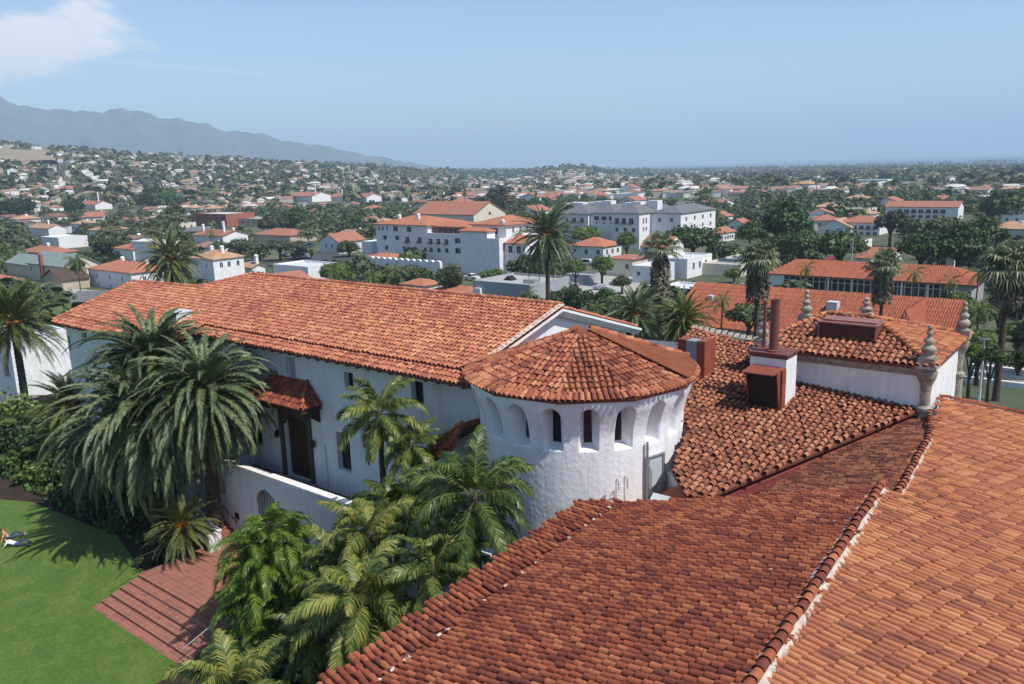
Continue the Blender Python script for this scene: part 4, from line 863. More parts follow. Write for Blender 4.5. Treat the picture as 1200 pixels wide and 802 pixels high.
M['deadfrond'] = leafmat('dead_fronds', [(.07, .055, .04), (.16, .125, .09), (.26, .21, .16)], .1, .8, pscale=1.2)
M['fruit'] = mat('date_fruit', (.55, .20, .015), (.42, .13, .01), 8, .6)
M['rachis'] = mat('frond_stems', (.16, .17, .06), (.11, .11, .04), 3, .6)
def fronds(mb, n, L, e_top=80, e_bot=-35, bend=70, leaf=.45, nl=50, wid=.04, vfold=25, hang=.3, ang0=60, ang1=25, r0=.15, seed=0, zspread=.3, powr=.75, rmi=1, tipyellow=0, lvar=.12, az0=None, azs=None, start=.14, rw=.028):
    R_ = np.random.default_rng(seed)
    for k in range(n):
        f = (k+.5)/n; az = k*2.39996+R_.normal(0, .12)
        if az0 is not None: az = az0+R_.uniform(-azs, azs)
        el = math.radians(e_top+(e_bot-e_top)*f**powr+R_.normal(0, 5)); Lk = L*(1+R_.normal(0, lvar))*(.8+.2*math.sin(min(1, f*2.2)*PI/2))
        bd = math.radians(bend*(1+R_.normal(0, .15)))*(1 if el > 0 else .75)*max(.25, math.cos(el*.5)); m = 14
        t = np.linspace(0, 1, m); a = el-bd*t**1.5
        hx = np.cumsum(np.cos(a))*Lk/m; hz = np.cumsum(np.sin(a))*Lk/m
        tw = R_.normal(0, .12); azs_ = az+tw*t
        base = np.array([math.cos(az)*r0, math.sin(az)*r0, -zspread*f])
        P = base+np.stack([hx*np.cos(azs_), hx*np.sin(azs_), hz], -1); P = np.vstack([base, P])
        mb.tube(P[:-1:2], np.linspace(rw, rw*.25, len(P[:-1:2])), 4, rmi, False)
        tt = np.linspace(start, .985, nl); idx = tt*m; i0 = np.clip(idx.astype(int), 0, m-1); fr = (idx-i0)[:, None]
        Q = P[i0]*(1-fr)+P[i0+1]*fr; T = P[i0+1]-P[i0]; T /= np.linalg.norm(T, axis=1)[:, None]
        S = np.cross(T, up0); S /= np.linalg.norm(S, axis=1)[:, None]+1e-6; U_ = np.cross(S, T)
        roll = R_.normal(0, .35); S, U_ = S*math.cos(roll)+U_*math.sin(roll), U_*math.cos(roll)-S*math.sin(roll)
        al = np.radians(ang0+(ang1-ang0)*tt)[:, None]; lf = (leaf*np.sin(np.clip(tt*.86+.14, 0, 1)*PI)**.6*(1+R_.normal(0, .08, nl)))[:, None]
        for sd_ in (-1, 1):
            be = np.radians(vfold+R_.normal(0, 9, nl))[:, None]
            D = T*np.cos(al)+sd_*S*np.sin(al)*np.cos(be)+U_*np.sin(al)*np.sin(be)
            D /= np.linalg.norm(D, axis=1)[:, None]
            mid = Q+D*lf*.5; D2 = D-np.array([0, 0, hang*2])*(.6+.4*R_.random(nl))[:, None]; D2 /= np.linalg.norm(D2, axis=1)[:, None]; tip = mid+D2*lf*.5
            wv = T*wid*.5*(.6+.4*np.sin(tt*PI))[:, None]
            V = np.stack([Q-wv*.7, Q+wv*.7, mid+wv, mid-wv, tip], 1).reshape(-1, 3); o = np.arange(nl)[:, None]*5
            mb.add(V, o+np.array([[0, 1, 2, 3]]), 0); mb.L.append((o+np.array([[3, 2, 4]])+mb.n-len(V)).ravel()); mb.S.append(np.full(nl, 3)); mb.M.append(np.zeros(nl, int)); mb.G.append(np.zeros(nl, bool))
    return mb
def trunk_mb(h, r0, r1, lean=(0, 0), n=10, m=16, rings=.06, seed=0, z0=-.3):
    R_ = np.random.default_rng(seed); z = np.linspace(z0, h, m*3); t = (z-z0)/(h-z0)
    P = np.stack([lean[0]*t**1.4+.03*np.sin(t*5+seed), lean[1]*t**1.4+.03*np.cos(t*4+seed), z], -1)
    r = (r0+(r1-r0)*t)*(1+rings*((np.arange(m*3) % 2)*2-1))+r0*.35*np.exp(-(z-z0)/.5)
    return MB().tube(P, r, n)
def boots_mb(h0, h1, r, n=60, seed=0, L=.4):
    """stubs of cut fronds under a crown"""
    R_ = np.random.default_rng(seed); mb = MB()
    for k in range(n):
        z = h0+(h1-h0)*k/n; a = k*2.4; e = np.array([math.cos(a), math.sin(a), 0]); s = np.array([-e[1], e[0], 0]); c = e*r*.9+[0, 0, z]; w = .07; l = L*(.6+.5*R_.random())
        mb.add([c-s*w, c+s*w, c+s*w*.6+e*l*.5+[0, 0, l*.8], c-s*w*.6+e*l*.5+[0, 0, l*.8]], [(0, 1, 2, 3)])
    return mb
PALM = {}
def palm(name, loc, crown_key, label, group, htr, tr=(.3, .25), lean=(0, 0), scale=1., rz=None, extra=None, cat='palm tree'):
    """loc: foot; htr: height of the crown's heart above the foot"""
    t_ = thing(name, loc, label, cat, group, rz=random.random()*6.28 if rz is None else rz)
    trunk_mb(htr, tr[0], tr[1], lean, seed=int(abs(loc[0]*7)) % 50).obj('trunk', M['bark'], t_, True)
    me, mats_parts = PALM[crown_key]
    for pn, m_ in mats_parts:
        o = bpy.data.objects.new(pn, m_); COL.objects.link(o); o.parent = t_; o.location = (lean[0], lean[1], htr); o.scale = (scale,)*3
    return t_
def reg(key, parts): PALM[key] = (key, parts)
def crownmesh(fn, leafm, *a, **k):
    mb = MB(); fn(mb, *a, **k); return mb.mesh('crown', [leafm, M['rachis']])
# --- crowns
def mk_date(seed, n, L, nl, matk, **k):
    args = dict(e_top=85, e_bot=-52, bend=68, leaf=.52, nl=nl, wid=.05, vfold=22, hang=.12, ang0=58, ang1=22, r0=.28, zspread=.9, powr=.85); args.update(k)
    return crownmesh(fronds, M[matk], n, L, seed=seed, **args)
def fruit_mesh(seed, n=9):
    R_ = np.random.default_rng(seed); mb = MB()
    mb.tube([(math.cos(a_)*.72, math.sin(a_)*.72, -.3) for a_ in np.linspace(0, 6.28, 20)], .12, 5)
    for k in range(n):
        a = R_.random()*6.28; c = np.array([math.cos(a)*.75, math.sin(a)*.75, -.35+R_.random()*.3])
        for j in range(26):
            d = R_.normal(0, 1, 3); d /= np.linalg.norm(d); p = c+d*.28*[1, 1, 1.3]; s = .07; mb.add([p+[s, 0, 0], p+[0, s, 0], p-[s, 0, 0], p-[0, s, 0], p+[0, 0, s], p-[0, 0, s*1.4]], [(0, 1, 4), (1, 2, 4), (2, 3, 4), (3, 0, 4), (1, 0, 5), (2, 1, 5), (3, 2, 5), (0, 3, 5)])
    return mb.mesh('fruit', M['fruit'])
boots = boots_mb(-1.3, .1, .38, 90).mesh('frond_stubs', M['bark'])
reg('dateA', [('crown', mk_date(1, 175, 5.0, 74, 'date', e_top=78, bend=92, e_bot=-66, wid=.085, powr=.95, leaf=.44, hang=.3)), ('frond_stubs', boots)])
reg('dateB', [('crown', mk_date(2, 165, 4.7, 70, 'date', e_top=76, bend=98, e_bot=-62, wid=.085, powr=.95, leaf=.44, hang=.3)), ('frond_stubs', boots)])
reg('dateW', [('crown', mk_date(3, 100, 4.2, 50, 'date_warm', e_bot=-42, bend=58, wid=.075)), ('fruit', fruit_mesh(3, 6)), ('frond_stubs', boots)])
reg('dateF', [('crown', mk_date(4, 120, 5.2, 36, 'date_warm', wid=.15, e_bot=-55, bend=60)), ('fruit', fruit_mesh(4, 12)), ('frond_stubs', boots)])
reg('dateD', [('crown', mk_date(5, 130, 5.4, 36, 'date', wid=.15, e_bot=-66, bend=62)), ('fruit', fruit_mesh(5, 10)), ('frond_stubs', boots)])
def shaft(r=.12, h=1.0, c=(.12, .16, .05)): return MB().lathe([(r*1.3, -h), (r*1.1, -h*.5), (r*.7, 0), (r*.3, .25)], (0, 0), 10).mesh('crownshaft', M['rachis'], True)
for i in range(3):
    reg('kentia%d' % i, [('crown', crownmesh(fronds, M['kentia'], 24, 3.0, e_top=82, e_bot=-38, bend=88, leaf=.74, nl=56, wid=.075, vfold=-12, hang=.6, ang0=62, ang1=30, r0=.08, seed=20+i, powr=.9)), ('crownshaft', shaft())])
reg('queenA', [('crown', crownmesh(fronds, M['queen'], 20, 2.8, e_top=80, e_bot=-45, bend=95, leaf=.5, nl=34, wid=.05, vfold=0, hang=.6, ang0=62, ang1=35, r0=.08, seed=31)), ('crownshaft', shaft())])
reg('queenB', [('crown', crownmesh(fronds, M['queen'], 14, 2.3, e_top=60, e_bot=-70, bend=80, leaf=.45, nl=28, wid=.06, vfold=-10, hang=.7, ang0=60, ang1=35, r0=.08, seed=32)), ('crownshaft', shaft())])
def fanleaves(mb, n, L, e_top, e_bot, seed, R0=.8, powr=.8, seg=18, droop=.35):
    R_ = np.random.default_rng(seed)
    for k in range(n):
        f = (k+.5)/n; az = k*2.39996+R_.normal(0, .15); el = math.radians(e_top+(e_bot-e_top)*f**powr+R_.normal(0, 6))
        d = np.array([math.cos(az)*math.cos(el), math.sin(az)*math.cos(el), math.sin(el)]); pl = L*(.8+.3*R_.random()); c = d*pl
        mb.tube([[0, 0, 0], d*pl*.5+[0, 0, .03], c], .022, 4, 1, False)
        S = np.cross(d, up0); S /= np.linalg.norm(S)+1e-6; U_ = np.cross(S, d); r_ = R0*(.85+.3*R_.random())
        for j in range(seg):
            a0, a1 = [(-1+2*(j+e_)/seg)*2.2 for e_ in (0, .92)]; am = (a0+a1)/2
            v0 = d*math.cos(am)*1+S*math.sin(am); fold = U_*.12*(1 if j % 2 else -1)
            p1 = c+(d*math.cos(a0)+S*math.sin(a0))*r_*.55; p2 = c+(d*math.cos(a1)+S*math.sin(a1))*r_*.55
            dr = np.array([0, 0, -droop])*r_
            mb.add([c, p1+fold*r_*.3, c+v0*r_+dr*(1+.5*R_.random()), p2-fold*r_*.3], [(0, 1, 2, 3)])
def skirt_mesh(H_, r_, seed, n=320):
    R_ = np.random.default_rng(seed); mb = MB()
    for k in range(n):
        z = -R_.random()**.8*H_*.75; a = R_.random()*6.28; prf = r_*(.45+.55*math.sin(min(1, (-z/H_)*1.6+.25)*PI*.62)); e = np.array([math.cos(a), math.sin(a), 0]); s = np.array([-e[1], e[0], 0])
        l = (.5+.5*R_.random())*H_*.36; w = .06+.07*R_.random(); c = e*(prf*.55)+[0, 0, z]; m_ = e*prf*(.95+.2*R_.random())+[0, 0, z-l*.45]; e_ = e*prf*(.75+.3*R_.random())+[0, 0, z-l]
        mb.add([c-s*w*.5, c+s*w*.5, m_+s*w, m_-s*w, e_+s*w*.2], [(0, 1, 2, 3), (3, 2, 4)])
    return mb.mesh('dead_frond_skirt', M['deadfrond'])
def fanmesh(seed, n=34, L=1.15, R0=.95, e0=80, e1=-28): mb = MB(); fanleaves(mb, n, L, e0, e1, seed, R0); return mb.mesh('crown', [M['fan'], M['rachis']])
reg('fanA', [('crown', fanmesh(41)), ('dead_frond_skirt', skirt_mesh(3.9, .95, 41))])
reg('fanB', [('crown', fanmesh(42, 26, 1.2, .9)), ('dead_frond_skirt', skirt_mesh(4.6, .85, 42))])
reg('fanC', [('crown', fanmesh(43, 40, 1.3, 1.1)), ('dead_frond_skirt', skirt_mesh(3.0, 1.1, 43))])
reg('fanS', [('crown', fanmesh(44, 30, 1.0, .8, 85, -40)), ('dead_frond_skirt', skirt_mesh(1.2, .5, 44, 90))])

# --- garden palms (foot on the garden soil, heart where it stands in the photograph)
GZ = 4.0
def place(u, v, y, key, label, group, tr, scale=1, name='palm_tree', lean=(0, 0), foot=None):
    p = aty(u, v, y); z0 = gz(p[0], p[1]) if foot is None else foot
    return palm(name, (p[0]-lean[0], p[1]-lean[1], z0), key, label, group, p[2]-z0, tr, lean, scale, rz=0 if lean != (0, 0) else None)
GD = 'large date palms clustered at the left of the lawn'
place(168, 478, 22.0, 'dateA', 'lowest and widest dark date palm of the cluster, fronds drooping toward the lawn', GD, (.45, .4), 1.12, 'date_palm', foot=GZ)
place(180, 420, 24.0, 'dateB', 'topmost date palm of the cluster, its fronds overlapping the tiled wing roof', GD, (.42, .36), 1.12, 'date_palm', foot=GZ)
place(240, 450, 23.4, 'dateB', 'right hand date palm of the cluster, beside the tiled door hood', GD, (.42, .36), 1.0, 'date_palm', foot=GZ, lean=(2.0, -.8))
place(118, 520, 22.6, 'dateB', 'lower left date palm of the cluster, fronds reaching over the lawn edge', GD, (.4, .34), .85, 'date_palm', foot=GZ)
place(82, 470, 24.6, 'dateW', 'short date palm with orange fruit left of the big cluster', GD, (.35, .3), .8, 'date_palm', foot=GZ)
place(14, 372, 29.5, 'dateW', 'tall slim date palm at the left edge with orange fruit and bare trunk', 'date palms with orange fruit', (.36, .3), 1.25, 'date_palm', foot=3.6)
place(214, 612, 21.6, 'dateW', 'young date palm with arching fronds between lawn and stair', GD, (.25, .2), .52, 'date_palm', foot=GZ)
GK = 'feather palms in the bed below the turret'
place(444, 482, 23.6, 'kentia0', 'tallest feather palm rising in front of the white wall, left of the turret', GK, (.17, .13), .85, 'kentia_palm', foot=GZ)
place(482, 520, 24.0, 'kentia1', 'smaller feather palm close behind the tallest one, below the arched window', GK, (.14, .11), .62, 'kentia_palm', foot=GZ)
place(462, 592, 22.0, 'kentia2', 'feather palm with yellowing fronds at the end of the white parapet', GK, (.15, .12), .85, 'kentia_palm', foot=GZ)
place(556, 580, 21.0, 'kentia0', 'broad feather palm spreading right against the foot of the turret', GK, (.17, .13), 1.02, 'kentia_palm', foot=GZ)
place(540, 640, 20.2, 'kentia1', 'low feather palm with pale withered fronds under the broad one', GK, (.15, .12), .7, 'kentia_palm', foot=GZ)
place(425, 700, 17.0, 'kentia2', 'lowest feather palm in front, beside the tiled eave of the nearest roof', GK, (.16, .13), 1.0, 'kentia_palm', foot=GZ)
place(432, 622, 19.5, 'kentia1', 'feather palm in the middle of the bed between two larger palms', GK, (.16, .13), .8, 'kentia_palm', foot=GZ)
place(508, 668, 18.6, 'kentia0', 'shaded feather palm squeezed between the bed and the nearest roof', GK, (.15, .12), .7, 'kentia_palm', foot=GZ)
place(272, 806, 13.2, 'kentia2', 'feather palm at the bottom edge right of the lawn', GK, (.16, .13), 1.0, 'kentia_palm', foot=GZ)
place(396, 655, 19.5, 'kentia0', 'feather palm with arching fronds next to the bright clumping palm', GK, (.16, .13), .8, 'kentia_palm', foot=GZ)
place(372, 745, 16.8, 'kentia1', 'low feather palm in the shade left of the lowest one', GK, (.16, .13), .75, 'kentia_palm', foot=GZ)
place(498, 585, 23.2, 'kentia2', 'feather palm filling the corner between terrace and turret', GK, (.15, .12), .8, 'kentia_palm', foot=GZ)
place(126, 822, 14.2, 'kentia1', 'feather palm whose frond tips reach into the bottom left of the lawn', GK, (.16, .13), .9, 'kentia_palm', foot=GZ)
for (u, v, y_, sc_, lb) in ((30, 500, 25.5, .8, 'small feather palm at left below the slim date palm'), (62, 525, 24.2, .75, 'small feather palm near the short fruited palm'), (15, 560, 22.6, .6, 'low feather palm at the left edge above the lawn')):
    place(u, v, y_, 'kentia1', lb, 'small palms in the left planting', (.14, .11), sc_, 'feather_palm', foot=GZ)
# bushy areca clump
ac = aty(316, 640, 20.0); ar = thing('areca_palm', (ac[0], ac[1], GZ), 'dense bright green clumping palm covering the right side of the brick landing', 'palm tree')
hc = ac[2]-GZ+1.2
R9 = np.random.default_rng(5)
for k in range(20):
    a = k*2.4; rr_ = .35+.33*k**.5; cx, cy_ = math.cos(a)*rr_, math.sin(a)*rr_; h_ = hc*(.98-.037*k)
    mb = MB(); fronds(mb, 14, 2.2, e_top=80, e_bot=-50, bend=105, leaf=.55, nl=34, wid=.075, vfold=5, hang=.4, r0=.05, seed=60+k); mb.shift((cx, cy_, h_)); mb.obj('crown', [M['areca'], M['rachis']], ar)
    MB().tube([(cx*.4, cy_*.4, -.1), (cx*.8, cy_*.8, h_*.5), (cx, cy_, h_)], [.07, .06, .05], 7).obj('stem', M['rachis'], ar, True)

# --- leaf clump crowns
def leafcrown(seed, R_xy=1., R_z=.8, lobes=14, n=900, size=.12, flat=.0, hollow=.75):
    R_ = np.random.default_rng(seed); C_ = R_.normal(0, 1, (lobes, 3)); C_ /= np.linalg.norm(C_, axis=1)[:, None]; C_ *= (R_.random(lobes)**.4*.70)[:, None]
    C_[:, 2] = (C_[:, 2]*.5+np.abs(C_[:, 2])*.5)*(1-flat)-.12; rl = .22+.30*R_.random(lobes)
    li = R_.integers(0, lobes, n); d = R_.normal(0, 1, (n, 3)); d /= np.linalg.norm(d, axis=1)[:, None]; d[:, 2] = np.where(d[:, 2] < -.7, -d[:, 2], d[:, 2])
    P = C_[li]+d*(rl[li]*(hollow+(1-hollow)*R_.random(n)+.2*R_.normal(0, 1, n)))[:, None]
    nn = d+R_.normal(0, .55, (n, 3)); nn /= np.linalg.norm(nn, axis=1)[:, None]
    s = np.cross(nn, R_.normal(0, 1, (n, 3))); s /= np.linalg.norm(s, axis=1)[:, None]; u_ = np.cross(nn, s)
    sz = (size*(.6+.8*R_.random(n)))[:, None]; P = P*[R_xy, R_xy, R_z]
    V = np.stack([P-s*sz-u_*sz*.5, P+s*sz*.2-u_*sz, P+s*sz+u_*sz*.3, P-s*sz*.1+u_*sz], 1).reshape(-1, 3)
    return V, np.arange(n*4).reshape(-1, 4)
def core(seed, R_xy, R_z, k=.62):
    """dark inner mass of twigs and leaves"""
    R_ = np.random.default_rng(seed)
    mb = MB(); m, n = 7, 10; V = []
    for i in range(m):
        ph = -PI/2+PI*i/(m-1)
        for j in range(n): r_ = k*(1+R_.normal(0, .1)); V.append((R_xy*r_*math.cos(ph)*math.cos(j*2*PI/n), R_xy*r_*math.cos(ph)*math.sin(j*2*PI/n), R_z*(r_*math.sin(ph)*.9+.15)))
    mb.add(V, [(i*n+j, i*n+(j+1) % n, (i+1)*n+(j+1) % n, (i+1)*n+j) for i in range(m-1) for j in range(n)]); return mb
def lm(name, a, b, c): return leafmat(name, [a, b, c], .15, .55, pscale=.25)
M['leaf_ficus'] = lm('ficus_leaves', (.018, .045, .012), (.042, .085, .02), (.08, .13, .03))
M['leaf_oak'] = lm('oak_leaves', (.035, .055, .02), (.07, .10, .035), (.12, .15, .06))
M['leaf_bright'] = lm('bright_leaves', (.06, .10, .02), (.11, .17, .035), (.18, .24, .06))
M['leaf_olive'] = lm('olive_leaves', (.06, .075, .045), (.10, .12, .07), (.16, .18, .11))
M['leaf_euc'] = lm('eucalyptus_leaves', (.035, .045, .025), (.065, .075, .04), (.11, .115, .065))
M['leaf_dark'] = lm('deep_green_leaves', (.016, .03, .012), (.035, .06, .02), (.07, .10, .035))
M['leaf_banana'] = lm('broad_leaves', (.02, .045, .01), (.05, .10, .02), (.12, .17, .04))
leafkeys = ['leaf_ficus', 'leaf_oak', 'leaf_bright', 'leaf_olive', 'leaf_euc', 'leaf_dark']
CROWN = {}
def crown_mesh(mk, shape, hi):
    key = (mk, shape, hi)
    if key not in CROWN:
        n, sz = ((7000, .05), (2400, .075))[0 if hi else 1]
        fl, rz_ = [(.0, .85), (.35, .7), (.0, 1.15)][shape]
        V, q_ = leafcrown(hash(key[1:]) % 997+shape*31+len(mk), 1., rz_, 16+8*hi, n, sz, fl)
        mb = core(shape+3, .7, rz_*.7); mb.add(V, q_); CROWN[key] = mb.mesh('crown', M[mk])
    return CROWN[key]
def tree(loc, Rr, h, mk, shape, label, group, name='tree', hi=False, cat='tree', limbs=4):
    t_ = thing(name, loc, label, cat, group, rz=random.random()*6.28)
    o = bpy.data.objects.new('crown', crown_mesh(mk, shape, hi)); COL.objects.link(o); o.parent = t_; zc_ = h-Rr*[.85, .6, 1.1][shape]*.95
    zc_ = zc_*(1 if hi else .72); o.location = (0, 0, max(zc_, Rr*.25)); o.scale = (Rr*random.uniform(.92, 1.08), Rr*random.uniform(.92, 1.08), Rr*random.uniform(.9, 1.08))
    tz = max(zc_, 1.)
    mb = MB().tube([(0, 0, -.6), (.05*Rr, 0, tz*.5), (0, 0, tz)], [Rr*.09+.08, Rr*.07+.05, Rr*.04+.03], 7)
    for k in range(limbs): a = k*6.28/limbs+.5; mb.tube([(0, 0, tz*.45), (math.cos(a)*Rr*.3, math.sin(a)*Rr*.3, tz*.85), (math.cos(a)*Rr*.5, math.sin(a)*Rr*.5, tz+Rr*.15)], [Rr*.05+.03, Rr*.035+.02, .02], 5)
    mb.obj('trunk', M['trunk'], t_, True); return t_
# garden shrubs in the bed
def shrub(x, y, R_, h, mk, label, group='shrubs in the garden bed', z=GZ, n=700, sz=.13):
    t_ = thing('shrub', (x, y, z), label, 'shrub', group)
    V, q_ = leafcrown(int(abs(x*13+y*7)) % 999, R_, h*.62, 9, n, sz); V[:, 2] += h*.42
    MB().add(V, q_).obj('foliage', M[mk], t_)
    MB().tube([(0, 0, -.1), (.1, .05, h*.5)], [.06, .03], 5).obj('stem', M['trunk'], t_)
SH = [(35, 520, 25.5, 2.2, 3.4, 'leaf_banana', 'broad leaved bush left of the date cluster, beside the tall palm trunk'), (70, 560, 23.0, 1.8, 2.6, 'leaf_banana', 'broad leaved bush with tan stalks at the top corner of the lawn'),
      (12, 560, 23.5, 2.0, 2.8, 'leaf_dark', 'dark bush at the left picture edge above the lawn'), (110, 600, 21.6, 1.5, 1.8, 'leaf_dark', 'dark bush in shade under the left side of the date cluster'),
      (150, 610, 21.9, 1.7, 2.2, 'leaf_dark', 'dark bush in deep shade beneath the widest date palm'), (195, 590, 22.4, 1.6, 2.6, 'leaf_dark', 'dark bush behind the young date palm'),
      (222, 655, 22.4, .8, .8, 'leaf_bright', 'small bright plant at the foot of the stair wall'), (176, 668, 20.6, .8, .7, 'leaf_dark', 'small dark plant beside the landing handrail'),
      (300, 700, 17.6, 1.5, 2.2, 'leaf_ficus', 'green shrub at the right end of the brick steps'), (395, 610, 22.5, 1.5, 4.4, 'leaf_ficus', 'tall green shrub against the terrace wall'), (450, 640, 22.6, 1.8, 4.2, 'leaf_dark', 'tall dark shrub behind the yellowing feather palm'), (520, 600, 23.6, 1.6, 5.0, 'leaf_dark', 'tall dark shrub in the corner between terrace and turret'), (350, 700, 18.8, 1.5, 2.4, 'leaf_dark', 'dark shrub right of the bright clumping palm'), (470, 690, 18.8, 1.8, 3.4, 'leaf_ficus', 'bushy green shrub behind the lowest feather palm'), (50, 582, 22.6, 1.0, .9, 'leaf_bright', 'yellow green edging plants bordering the top of the lawn'),
      (350, 760, 16.0, 1.5, 1.4, 'leaf_dark', 'dark ground shrub below the clumping palm'), (480, 720, 17.2, 1.6, 2.0, 'leaf_dark', 'dark shrub between the lowest palm and the tiled eave'),
      (380, 650, 21.0, 1.6, 2.6, 'leaf_ficus', 'green shrub between the clumping palm and the feather palms'), (500, 630, 21.5, 1.9, 3.0, 'leaf_ficus', 'green shrub against the turret foot behind the broad feather palm'),
      (590, 650, 20.6, 1.3, 2.4, 'leaf_ficus', 'green shrub tucked beside the tiled eave near the turret'), (415, 780, 14.5, 1.6, 1.6, 'leaf_dark', 'dark shrub at the bottom edge beside the nearest eave')]
GB = [(8, 585, 21.5, 1.7, 2.0, 'leaf_banana', 'leafy bush at the left edge nearest the two people'), (40, 575, 22.0, 1.5, 1.8, 'leaf_bright', 'bright bush second from the left along the lawn top'), (78, 588, 21.8, 1.5, 1.6, 'leaf_dark', 'dark low bush where the palm shadow meets the lawn top'), (105, 580, 22.8, 1.8, 2.8, 'leaf_ficus', 'glossy bush left of the cluster trunks'),
      (5, 545, 24.0, 2.2, 3.2, 'leaf_banana', 'tall leafy bush at the left edge, second row'), (45, 545, 24.5, 2.2, 3.6, 'leaf_ficus', 'dense green bush below the orange fruited short palm'), (85, 540, 24.2, 2.0, 4.2, 'leaf_banana', 'tall banana like plant beside the short fruited palm'), (20, 515, 27.0, 2.4, 4.0, 'leaf_bright', 'bright bush at the foot of the tall slim date palm'),
      (60, 500, 27.5, 2.4, 4.4, 'leaf_ficus', 'dark bush between slim palm trunk and wing corner'), (140, 590, 22.6, 1.7, 3.0, 'leaf_dark', 'dark bush right under the lowest date palm'), (120, 560, 23.6, 1.8, 4.0, 'leaf_ficus', 'green bush behind the lower left date palm'), (178, 600, 22.9, 1.6, 3.0, 'leaf_dark', 'dark bush by the clustered trunks')]
for (u, v, y_, R_, h_, mk, lb) in SH+GB:
    p = aty(u, v, y_); shrub(p[0], p[1], R_, h_, mk, lb)
tag(MB().add(*(lambda V: (V, np.arange(len(V)).reshape(-1, 4)))((lambda n: (lambda P, s, u_: np.stack([P-s, P+u_, P+s, P-u_], 1).reshape(-1, 3))(np.stack([np.concatenate([RNG.uniform(-58, -33, n//2), RNG.uniform(-86, -50, n-n//2)]), np.concatenate([RNG.uniform(21.5, 24.6, n//2), RNG.uniform(21.0, 32, n-n//2)]), 4.1+RNG.random(n)*.35], -1), RNG.normal(0, .13, (n, 3)), RNG.normal(0, .13, (n, 3))))(16000))).obj('ground_cover', M['leaf_banana']), kind='stuff')

